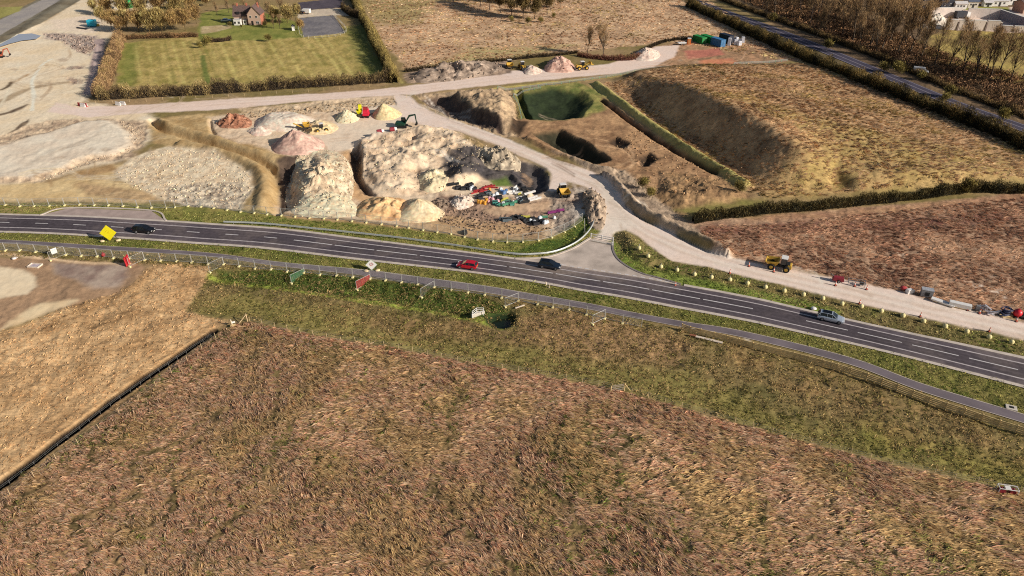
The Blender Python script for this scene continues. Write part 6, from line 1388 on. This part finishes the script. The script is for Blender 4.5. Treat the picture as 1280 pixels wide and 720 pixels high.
t = thing('stile', 'pale wooden stile post with a white bag at the corner of the meadow', 'stile', on(291,408), 0.4); m = MB(); m.tube((0,0,0), (-0.1,0,1.6), 0.09); m.build('post', nmat('pale_post', (236,206,180), 0.8), t); MB().box((0.1,-0.2,0.5), (0.9,0.4,0.1)).build('step', WOOD, t); MB().box((0.2,0.1,0.9), (0.7,0.1,0.3)).build('bar', WHT, t)
t = thing('fence_strainer', 'propped corner post where the meadow fence begins', 'post', on(309,400)); MB().tube((0,0,0), (0,0,1.7), 0.1).build('post', STAKE, t); MB().tube((0,0,1.5), (-1.3,-0.9,0.1), 0.08).build('strut', STAKE, t)
t = thing('fallen_board', 'pale plank lying below the timber rail fence', 'plank', on(886,426), hd((872,423),(905,431))); MB().box((0,0,0.12), (4.6,0.5,0.12)).build('plank', nmat('pale_ply', (226,206,186), 0.8), t); MB().box((-2.8,0.05,0.15), (1.1,0.4,0.16), rot=0.1).build('offcut', nmat('red_brown_board', (150,96,70), 0.9), t)
t = thing('fallen_rail', 'pale rail lying beside the dark pool', 'plank', on(650,384), hd((648,386),(660,382))); MB().box((0,0,0.15), (2.0,0.2,0.14)).build('plank', nmat('pale_ply', (226,206,186), 0.8), t); MB().box((0.8,0.1,0.06), (0.3,0.4,0.1)).build('chock', WOOD, t)

# ------------------------------------------------------------------ things along the stone haul road
t = thing('water_pump', 'dark red pump trailer beside the haul road', 'pump', on(1047,352), R(-20)); MB().box((0,0,0.75), (2.2,1.1,0.7), taper=0.85).build('engine', nmat('maroon', (140,40,52), 0.6), t, bevel=0.05); MB().tube((-0.9,0,1.1), (-1.5,0,1.5), 0.12).build('outlet', STEEL, t); cyl_wheels(t, (0.1,), 0.6, 0.33, 0.2, RIM)
t = thing('steel_hurdle', 'grey steel hurdle frame leaning by the haul road', 'frame', on(1070,356), R(-20)); m = MB(); q = [(-1.5,-0.5),(1.5,-0.5),(1.5,0.5),(-1.5,0.5)]
for (a, b), (c2, d2) in zip(q, q[1:] + q[:1]): m.tube((a,b,1.0), (c2,d2,1.0), 0.05); m.tube((a,b,0.0), (a,b,1.0), 0.05); m.tube((a,b,0.5), (c2,d2,0.5), 0.04)
m.build('frame', GREYP, t); MB().box((0.9,0,0.5), (0.7,0.6,0.6)).build('tool_box', STEEL, t, bevel=0.04)
t = thing('tarpaulin', 'faded red tarpaulin bundle left of the grey generator', 'tarpaulin', on(1129,362)); b = MB(); b.sphere((0,0,0.35), 0.65, 12, 8, 0.55); b.build('bundle', nmat('faded_red', (190,70,70), 0.8, var=0.3), t, smooth=True); MB().box((0.6,-0.4,0.2), (1.0,0.8,0.3), rot=0.3).build('fold', nmat('faded_red', (190,70,70), 0.8, var=0.3), t, bevel=0.1)
t = thing('bulk_bag', 'white bulk bag between red tarpaulin and grey generator', 'bag', on(1136,366), 0.3); MB().box((0,0,0.45), (1.3,0.9,0.9), taper=0.9).build('bag', WHT, t, bevel=0.15); MB().box((0.7,0,0.3), (0.7,0.7,0.6)).build('slumped_side', WHT, t, bevel=0.15)
t = cabinet('generator', 'grey generator with a black base beside the haul road', 'generator', on(1157,370), R(-20), (2.0,1.2,1.4), GREYP, nmat('pale_lid', (170,172,176), 0.5))
t = thing('long_board', 'long white board lying left of the white box', 'board', on(1178,379.5), hd((1168,376),(1190,383))); MB().box((0,0,0.35), (4.0,1.0,0.3), tilt=0.04).build('board', WHT, t, bevel=0.03); MB().box((0,0,0.1), (3.0,0.6,0.2)).build('bearers', WOOD, t)
t = thing('white_box', 'long white box section on bearers beside the haul road', 'box', on(1199,384.5), hd((1188,382),(1210,387))); MB().box((0,0,0.6), (3.6,1.0,0.8)).build('body', WHT, t, bevel=0.05); MB().box((0,0,0.1), (3.2,0.8,0.2)).build('bearers', WOOD, t); MB().box((1.84,0,0.6), (0.06,0.8,0.6)).build('end_panel', STEEL, t)
t = thing('steelwork', 'grey and white steel scraps beside the haul road', 'steelwork', on(1232,391), R(-24)); m = MB()
for k in range(7): m.box((rj.uniform(-1.6,1.6), rj.uniform(-0.5,0.5), 0.2 + 0.16*k), (rj.uniform(1.0,2.6), 0.3, 0.14), rot=rj.uniform(-0.7,0.7), tilt=rj.uniform(-0.25,0.25))
m.build('beams', nmat('pale_steel', (196,192,196), 0.5, 0.3), t); MB().box((-1.4,0.1,0.6), (0.7,0.6,0.9)).build('bracket', GREYP, t, bevel=0.04)
t = thing('hose_bundle', 'dark blue hose bundle left of the red tank', 'hoses', on(1256,394), 0.2); m = MB()
for k in range(7):
    cx, cz = rj.uniform(-0.7,0.7), 0.15+0.2*k; rr = rj.uniform(0.6,0.95); P = [(cx + rr*math.cos(a), 0.7*rr*math.sin(a), cz + 0.1*math.sin(a*2+k)) for a in np.linspace(0, 6.28, 15)]; m.path(P, 0.09, 5)
m.build('coils', nmat('navy_hose', (44,50,82), 0.6), t); MB().box((0,0,0.06), (2.2,1.6,0.12)).build('pallet', WOOD, t)
t = thing('red_tank', 'round bright red tank at the eastern end of the haul road', 'tank', on(1270,396)); b = MB(); b.sphere((0,0,0.85), 0.75, 14, 9, 0.95); b.build('tank', nmat('tank_red', (226,44,58), 0.4), t, smooth=True); MB().tube((0,0,1.5), (0,0,1.7), 0.22, 10).build('cap', RED, t); MB().box((0,0,0.1), (1.3,1.3,0.2)).build('skid', STEEL, t)
t = thing('scrap_pile', 'dark scrap bundle right of the red tank', 'scrap', on(1279,398)); m = MB()
for k in range(6): m.box((rj.uniform(-0.8,0.8), rj.uniform(-0.4,0.4), 0.2+0.12*k), (rj.uniform(0.6,1.6),0.4,0.2), rot=rj.uniform(-1,1))
m.build('scrap', STEEL, t)

# ------------------------------------------------------------------ stored site materials in the compound
def protoset():
    P = {}
    def mk(n, cat): return thing(n, 'x', cat)
    def pipes(name, mat, n=6, L=3.0, r=0.13):
        t = mk(name, 'pipes'); k = 0
        for i in range(n):
            row = 0 if i < (n+1)//2 else 1; j = i if row == 0 else i - (n+1)//2
            y = (j - (n+1)//4) * r*2.1 + row*r; z = r + row*r*1.8
            MB().tube((-L/2,y,z), (L/2,y,z), r, 8).build('pipe', mat, t)
        return Proto(t)
    def drum(name, mat):
        t = mk(name, 'drum'); m = MB(); m.loft([[(q*math.cos(a), q*math.sin(a), z) for a in np.linspace(0,2*math.pi,13)[:-1]] for z, q in ((0,0.4),(0.42,0.42),(0.45,0.46),(0.5,0.42),(0.95,0.41),(1.05,0.34))]); m.build('drum', mat, t); MB().tube((0.15,0,1.04),(0.15,0,1.12),0.08,8).build('bung', BLACK, t); return Proto(t)
    def sack(name, mat):
        t = mk(name, 'sack'); MB().box((0,0,0.45), (1.1,0.95,0.9), taper=0.85).build('bag', mat, t, bevel=0.18); MB().box((0,0,0.95), (0.5,0.45,0.2)).build('neck', mat, t, bevel=0.06); return Proto(t)
    def crate(name, mat):
        t = mk(name, 'crate'); m = MB(); m.box((0,0,0.1), (1.6,1.1,0.14)); 
        for y in (-0.52,0.52): m.box((0,y,0.55), (1.6,0.07,0.8))
        for x in (-0.77,0.77): m.box((x,0,0.55), (0.07,0.96,0.8))
        m.build('box', mat, t); MB().box((0,0,0.7), (1.4,0.9,0.25)).build('contents', BLACK, t, bevel=0.08); return Proto(t)
    def beam(name, mat):
        t = mk(name, 'beam'); m = MB(); m.box((0,0,0.35), (3.4,0.5,0.1)); m.box((0,0,0.2), (3.4,0.08,0.3)); m.box((0,0,0.05), (3.4,0.5,0.1)); m.build('beam', mat, t); MB().box((1.4,0,0.3), (0.2,0.6,0.5)).build('end_plate', mat, t); return Proto(t)
    def bars(name, mat):
        t = mk(name, 'barrier'); q = MB(); q.tube((-1.1,0,0.1),(-1.1,0,1.0),0.05); q.tube((1.1,0,0.1),(1.1,0,1.0),0.05); q.tube((-1.1,0,1.0),(1.1,0,1.0),0.05); q.build('frame', mat, t); MB().box((0,0,0.55), (2.1,0.05,0.6)).build('panel', mat, t)
        for x in (-0.9,0.9): MB().box((x,0,0.06), (0.12,0.7,0.12)).build('foot', BLACK, t)
        return Proto(t)
    P['redbeam'] = beam('steel_beam', RED); P['orange'] = drum('drum', nmat('orange_drum', (222,160,60), 0.5)); P['white'] = sack('bulk_bag', nmat('sack_white', (216,220,226), 0.8)); P['blue'] = sack('bulk_bag', nmat('sack_blue', (92,126,172), 0.8))
    P['pink'] = sack('bulk_bag', PINKP); P['teal'] = crate('crate', TEAL); P['green'] = bars('plastic_barrier', nmat('barrier_green', (70,134,106), 0.6)); P['yellow'] = bars('plastic_barrier', nmat('barrier_yellow', (196,188,84), 0.6))
    P['greypipe'] = pipes('pipe_bundle', nmat('grey_pipe', (206,202,198), 0.5), 5, 4.2, 0.13); P['dark'] = crate('crate', nmat('dark_ply', (44,44,50), 0.7)); P['black'] = pipes('pipe_bundle', BLACK, 6, 3.2, 0.16); P['bluegrey'] = crate('crate', nmat('slate_ply', (94,106,112), 0.7)); P['whitebar'] = bars('plastic_barrier', WHT); P['purple'] = bars('plastic_barrier', PURP)
    return P
PS = protoset(); nm = {'redbeam':'red steel beam','orange':'orange drum','white':'white bulk bag','blue':'blue bulk bag','pink':'pink bulk bag','teal':'teal crate','green':'green plastic barrier','yellow':'yellow plastic barrier','greypipe':'bundle of pale pipes','dark':'dark plywood crate','black':'bundle of black pipes','bluegrey':'slate grey crate','whitebar':'white plastic barrier','purple':'purple plastic barrier'}
J1 = [('redbeam',594,241,.7),('redbeam',599,238,.6),('redbeam',604,236,.9),('redbeam',609,234,.6),('redbeam',613,233.5,.4),('redbeam',617,235,.2),('redbeam',606,239,.5),('orange',598,254,0),('orange',600.5,254.4,0),('orange',603,254,0),('orange',606,255,0),('orange',608,252,0),('pink',612,249,.4),('pink',615.6,250,.9),('pink',611,252.5,.2),('white',617,246,.3),('white',621,244,.8),('blue',627,240,.2),('blue',630,242,.6),('blue',633,239,.1),('white',626,238,.5),('white',642,240,.4),('white',646,238,.9),('whitebar',640,243,.3),('whitebar',644,236,1.2),('whitebar',637,241,.4),('whitebar',648,243,.2),('yellow',650,243.5,1.0),('yellow',632,249,.3),('yellow',629,251,.8),('green',634,252,.2),('teal',619,254,.3),('teal',622,256,.7),('teal',640,256.5,.2),('green',627,258,.1),('green',633,257.5,.5),('green',638,257,.2),('white',629,255.5,.1),('bluegrey',636,255,.3),('green',643,255,.7),('dark',593,236.6,.4),('dark',585,236,.8),('dark',579,237,.2),('dark',573,236,.5),('black',567,234,.3),('black',582,234,.6),('dark',588,232.6,.4),('white',591,234.4,.5),('white',589,237,.7),('greypipe',652,246.6,.5),('greypipe',662,246,.62),('greypipe',665.6,248,.62),('greypipe',669,249.4,.62),('greypipe',648,250,.5),('dark',656,249,.2),('black',655,253,.4),('bluegrey',650,252,.9),('dark',624,247.6,.1),('black',604,245,.3),('bluegrey',610,243,.5),('dark',600,248.6,.5),('pink',622,252,.8),('orange',612,238.4,0),('dark',654,238,.3),('black',660,240,.1)]
J2 = [('bluegrey',627,275,.1),('bluegrey',632,276,.1),('bluegrey',637,275.6,.1),('black',642,272,.7),('black',646,274,.4),('dark',650,273,.3),('dark',655,275,.8),('yellow',657,272.6,.2),('black',660,277,.6),('white',663,276,.4),('dark',666,273.6,.5),('white',668,278,.2),('black',672,276,.7),('white',675,274,.3),('dark',678,277,.1),('green',680,272.4,.3),('white',681,279,.8),('white',684,278,.2),('dark',670,280,.3),('purple',690,267,.1),('purple',696,266,.15),('purple',700,265.4,.2),('white',693,272.6,.4)]
jr = np.random.default_rng(9)
for tag_, L_ in (('in the colourful materials store below the grey clods', J1), ('in the second row of materials nearer the main road', J2)):
    for k, x, y, a in L_:
        PS[k].put(on(x, y, -0.03), a + jr.normal(0, 0.12), nm[k] + ' ' + tag_, nm[k] + 's ' + tag_, jr.uniform(0.6, 0.95))
# ------------------------------------------------------------------ farmhouse
def brick_mat():
    m = bpy.data.materials.new('red_brick'); m.use_nodes = True; nt = m.node_tree; b = nt.nodes['Principled BSDF']
    co = nt.nodes.new('ShaderNodeTexCoord'); br = nt.nodes.new('ShaderNodeTexBrick'); br.inputs['Scale'].default_value = 4
    br.inputs['Color1'].default_value = (*lin((176,92,68)), 1); br.inputs['Color2'].default_value = (*lin((196,116,88)), 1); br.inputs['Mortar'].default_value = (*lin((190,160,140)), 1)
    nt.links.new(co.outputs['Object'], br.inputs['Vector']); nt.links.new(br.outputs['Color'], b.inputs['Base Color']); b.inputs['Roughness'].default_value = 0.9; return m
BRICK = brick_mat(); TILE = nmat('brown_roof_tiles', (104,84,78), 0.85, var=0.3, scale=2.5, bump=0.4); SLATE = nmat('grey_slate', (92,92,100), 0.7, var=0.25, scale=2.5, bump=0.3)
def window(p, x, y, z, w, h, axis='y', frame=None):
    f = MB(); d = (w, 0.1, h) if axis == 'y' else (0.1, w, h); f.box((x,y,z), d); o = f.build('window', frame or WHT, p)
    g = MB(); s = -0.06 if axis == 'y' else 0.06
    for k in (-1, 1):
        g.box((x + (k*w*0.24 if axis == 'y' else s), y + (s if axis == 'y' else k*w*0.24), z), (w*0.4, 0.03, h*0.84) if axis == 'y' else (0.03, w*0.4, h*0.84))
    g.build('pane', GLASS, o); return o
def gable_roof(L, Wd, z0, h, ov=0.35, axis='x'):
    m = MB(); prof = [(-Wd/2-ov, z0-0.15), (0, z0+h), (Wd/2+ov, z0-0.15), (Wd/2+ov, z0-0.35), (0, z0+h-0.25), (-Wd/2-ov, z0-0.35)]
    if axis == 'y': m.prism(prof, -L/2-ov, L/2+ov)
    else:
        m.prism(prof, -L/2-ov, L/2+ov); m.v = [(y, -x, z) for x, y, z in m.v]
    return m
def house(name, label, cat, p, rz, L, Wd, hw_, hr, wall, roof, axis='x', chim=(), wins=(), door=None, gable=True):
    t = thing(name, label, cat, p, rz); m = MB(); m.box((0,0,hw_/2), (L, Wd, hw_) if axis == 'x' else (Wd, L, hw_))
    if axis == 'y': m.prism([(-Wd/2,hw_),(Wd/2,hw_),(0,hw_+hr-0.3)], -L/2, L/2)
    else:
        q = MB(); q.prism([(-Wd/2,hw_),(Wd/2,hw_),(0,hw_+hr-0.3)], -L/2, L/2); m.add([(y,-x,z) for x,y,z in q.v], q.f)
    m.build('wall', wall, t); r = gable_roof(L, Wd, hw_, hr, 0.35, axis).build('roof', roof, t)
    for x, y, z, h in chim: MB().box((x,y,z+h/2), (0.75,0.6,h)).build('chimney', BRICK, r, bevel=0.02)
    for a in wins: window(t, *a)
    if door: MB().box(door, (1.0,0.1,2.1)).build('door', nmat('dark_door', (44,40,40), 0.5), t)
    return t
z0 = 0
h1 = house('farmhouse', 'red brick farmhouse with brown tiled roofs among the trees', 'house', on(319,31.5) + Vector((0,3.5,0)), R(2), 8.5, 6.6, 5.4, 4.2, BRICK, TILE, 'y', [(1.2,2.0,7.6,2.6)], [(-1.7,-4.28,4.2,1.0,1.2),(1.4,-4.28,4.2,1.1,1.2),(1.5,-4.28,1.4,1.5,1.3)], (-1.2,-4.28,1.1))
m = MB(); m.box((-7.4,2.0,2.1), (8.2,7.0,4.2)); m.build('side_wing_wall', BRICK, h1)
g = gable_roof(8.2, 7.0, 4.2, 4.6, 0.4, 'x'); g.v = [(x-7.4, y+2.0, z) for x, y, z in g.v]; wr = g.build('side_wing_roof', TILE, h1)
for x in (-9.6, -4.6): MB().box((x,2.0,8.9), (0.75,0.6,2.2)).build('chimney', BRICK, wr)
for x in (-8.8, -5.8):
    d = MB(); d.box((x,-1.0,5.7), (1.4,1.2,1.2)); dm_ = d.build('dormer', nmat('dark_dormer', (40,38,42), 0.6), wr); MB().box((x,-0.9,6.35), (1.7,1.7,0.12), tilt=0).build('dormer_roof', TILE, dm_)
MB().box((-9.2,-2.9,1.4), (3.6,3.0,2.8)).build('garden_room', nmat('white_render', (228,220,212), 0.8), h1); MB().box((-9.2,-2.9,2.86), (3.9,3.3,0.12)).build('flat_roof', nmat('pale_roof', (206,200,196), 0.7), h1)
for x in (-10.2,-8.2): window(h1, x, -4.43, 1.4, 1.1, 1.3)
MB().box((-5.6,-2.2,1.2), (1.8,1.4,2.4)).build('porch', nmat('white_render', (228,220,212), 0.8), h1)
window(h1, -5.6, -2.92, 1.3, 0.9, 1.4)
h1.scale = (0.88,) * 3
t = car('pale silver car parked left of the farmhouse', (196,206,216), 283, 27, R(12), 'saloon', None, 0.4)
t = thing('garden_hut', 'small white garden hut at the arena corner', 'hut', on(367,38), 0.3); MB().box((0,0,1.0), (1.3,1.3,2.0)).build('wall', WHT, t); m = MB(); m.prism([(-0.8,2.0),(0.8,2.0),(0,2.7)], -0.8, 0.8); m.build('roof', SLATE, t)
def van(label, p, rz, mat=WHT):
    t = thing('van', label, 'van', p, rz); m = MB(); m.prism([(-2.6,0.45),(2.5,0.45),(2.6,1.1),(1.75,1.35),(1.2,2.3),(-2.6,2.35)], -0.98, 0.98); m.build('body', mat, t, bevel=0.08)
    m = MB(); m.prism([(1.82,1.36),(1.26,2.24),(1.3,2.24),(1.9,1.4)], -0.85, 0.85); m.build('windscreen', GLASS, t); cyl_wheels(t, (1.6,-1.6), 0.88, 0.36, 0.24, RIM)
    for s in (-1,1): MB().box((2.56,s*0.7,0.9), (0.08,0.3,0.2)).build('headlight', LAMPW, t)
    return t
van('white van parked in the farm yard', on(382,17), R(170)); van('white van half hidden in the dark belt beyond the motorway', on(1150,92), R(-25))
t = car('dark car beside the white van in the farm yard', (40,44,54), 376,17.5, R(160), 'hatch')
# ------------------------------------------------------------------ walled yard and homes in the north east
WALLC = nmat('pale_panel_concrete', (222,208,196), 0.85, var=0.12, scale=0.4); BUTT = nmat('dark_buttress', (120,104,96), 0.85, var=0.15)
def seg_wall(label, a, b, h, d=0.5, mat=WALLC, n=3, cope=True):
    A, B = on(*a), on(*b); v = B - A; L = v.length; t = thing('concrete_wall', label, 'wall', A, math.atan2(v.y, v.x))
    for k in range(n): MB().box((L*(k+0.5)/n,0,h/2), (L/n-0.06,d,h)).build('panel', mat, t)
    if cope: MB().box((L/2,0,h+0.06), (L,d+0.12,0.12)).build('coping', nmat('pale_coping', (232,222,212), 0.8), t)
    return t
base = [(1181,37),(1196,37.4),(1214,37.8),(1231,38.2),(1249,39),(1266,40),(1284,40.6),(1300,41.4)]
words = ['westernmost','second','third','fourth','fifth','sixth','easternmost']
for k, (a, b) in enumerate(zip(base[:-1], base[1:])):
    A = gp(*a); B = gp(*b); d = (B - A)
    seg_wall('pale concrete retaining wall bay by the yard, %s of the row from the west' % words[k], a, (b[0]-2.2, b[1]), 4.4 if k < 4 else 2.6, 1.2, WALLC, 1)
    t = thing('wall_buttress', 'dark buttress at the east end of the %s retaining wall bay' % words[k], 'buttress', on(b[0]-1.2, b[1])); MB().box((0,0,1.9 if k < 4 else 1.1), (0.7,1.8,3.8 if k < 4 else 2.2), taper=0.8).build('pier', BUTT, t); MB().box((0,0,3.85 if k < 4 else 2.25), (0.8,1.5,0.1)).build('cap', CONC, t)
seg_wall('long pale wall closing the back of the concrete yard', (1159,22.5), (1200,21.5), 4.6, 0.8, WALLC, 3); seg_wall('long pale wall on the back right side of the concrete yard', (1207,22.2), (1248,23.6), 4.4, 0.8, WALLC, 3)
seg_wall('grey wall returning along the east side of the concrete yard', (1248,23.6), (1284,36), 4.2, 0.8, nmat('grey_panel', (140,138,146), 0.8), 4)
heap('chalk_heap', 'pale stone heap at the west corner of the concrete yard', 'heap', [(1152,30),(1164,25),(1184,27),(1184,35),(1166,36),(1152,35)], 4.5, [(176,158,140),(214,198,182)], None, 0.3, 0.35, 2.0, 60, 0.6, seed=31)
t = thing('lorry', 'dark lorry with a white cab parked by the yard wall', 'lorry', on(1199,23), R(5)); MB().box((0,0,2.0), (5.2,2.4,2.6)).build('box_body', nmat('dark_lorry', (50,52,60), 0.6), t, bevel=0.05); MB().box((3.6,0,1.7), (1.8,2.2,2.4), taper=0.9).build('cab', WHT, t, bevel=0.08); MB().box((4.45,0,2.2), (0.1,1.8,0.8)).build('windscreen', GLASS, t); cyl_wheels(t, (3.4,-1.5), 1.0, 0.5, 0.35, RIM)
house('store_shed', 'grey roofed block store at the west corner of the concrete yard', 'shed', on(1149,21), R(2), 6.0, 4.6, 3.0, 1.2, nmat('grey_block', (112,104,104), 0.9), SLATE, 'x', [], [(0,-2.36,1.6,1.4,1.0)])
homes = [(1137,4,9.0,5.0,2.8,'dark grey roofed long shed beyond the yard','g'),(1178,10,6.4,6.0,4.0,'dark navy barn beyond the yard','n'),(1198,11,6.0,3.4,3.0,'pale static home right of the navy barn','w'),(1212,9,5.2,5.0,3.4,'slate blue roofed house right of the pale static home','b'),(1233,8,4.2,2.6,2.2,'white caravan on the grass strip','w'),(1246,7,9.0,4.0,2.8,'long white static home beyond the grass strip','w'),(1262,5,7.0,5.5,4.2,'tall pale house behind the long static home','w'),(1277,15,5.0,8.0,4.4,'red brick house at the north east corner','r'),(1152,0,8.0,5.0,3.2,'grey roofed cottage at the top edge','g'),(1225,0,7.0,5.0,3.0,'dark roofed cottage at the top edge behind the caravan','n')]
for x, y, L, Wd, hh, l, k in homes:
    wm = {'g': nmat('grey_block', (112,104,104), 0.9), 'n': nmat('navy_boards', (44,48,62), 0.8), 'w': nmat('white_render', (228,220,212), 0.8), 'b': nmat('cream_render', (206,194,180), 0.8), 'r': BRICK}[k]
    rm = {'g': SLATE, 'n': nmat('dark_roof', (46,46,54), 0.7), 'w': nmat('pale_roof', (206,200,196), 0.7), 'b': nmat('blue_slate', (80,88,104), 0.7), 'r': TILE}[k]
    house('house' if hh > 3.2 else 'cottage', l, 'house', on(x, y), R(float(rt.uniform(-8, 8))), L, Wd, hh, 1.6 if k != 'w' else 0.8, wm, rm, 'x', [], [(-L*0.25,-Wd/2-0.03,hh*0.55,1.0,1.0),(L*0.25,-Wd/2-0.03,hh*0.55,1.0,1.0)], (0,-Wd/2-0.03,1.05))
# ------------------------------------------------------------------ light, sky, camera
W = bpy.data.worlds.new('World'); SC.world = W; W.use_nodes = True
nt = W.node_tree; bg = nt.nodes['Background']
sky = nt.nodes.new('ShaderNodeTexSky'); sky.sky_type = 'NISHITA'; sky.sun_disc = False
sky.sun_elevation = SUN_EL
sx, sy = -math.cos(SUN_AZ_SH), -math.sin(SUN_AZ_SH)          # horizontal direction TO the sun
sky.sun_rotation = math.atan2(sx, sy)
sky.air_density = 1.0; sky.dust_density = 1.5; sky.altitude = 100
nt.links.new(sky.outputs['Color'], bg.inputs['Color']); bg.inputs['Strength'].default_value = SKY_K
sl = bpy.data.lights.new('sun', 'SUN'); sl.energy = SUN_K; sl.angle = R(0.5); sl.color = (1.0, 0.925, 0.83)
so = bpy.data.objects.new('sun', sl); COL.objects.link(so)
v = Vector((-sx * math.cos(SUN_EL), -sy * math.cos(SUN_EL), -math.sin(SUN_EL)))
so.rotation_euler = v.to_track_quat('-Z', 'Y').to_euler(); so.location = (150, 0, 120)
cd = bpy.data.cameras.new('camera'); cd.sensor_width = 36; cd.lens = 36 * FPX / 1280; cd.clip_start = 1; cd.clip_end = 20000
cam = bpy.data.objects.new('camera', cd); COL.objects.link(cam)
cam.location = (0, 0, CAM_H); cam.rotation_euler = (math.pi / 2 - PITCH, 0, 0); SC.camera = cam
SC.view_settings.view_transform = 'Standard'; SC.view_settings.look = 'None'; SC.view_settings.exposure = 0; SC.view_settings.gamma = 1
SC.cycles.max_bounces = 4
SC.cycles.use_denoising = False; SC.cycles.filter_width = 1.1; SC.cycles.sample_clamp_indirect = 2.0
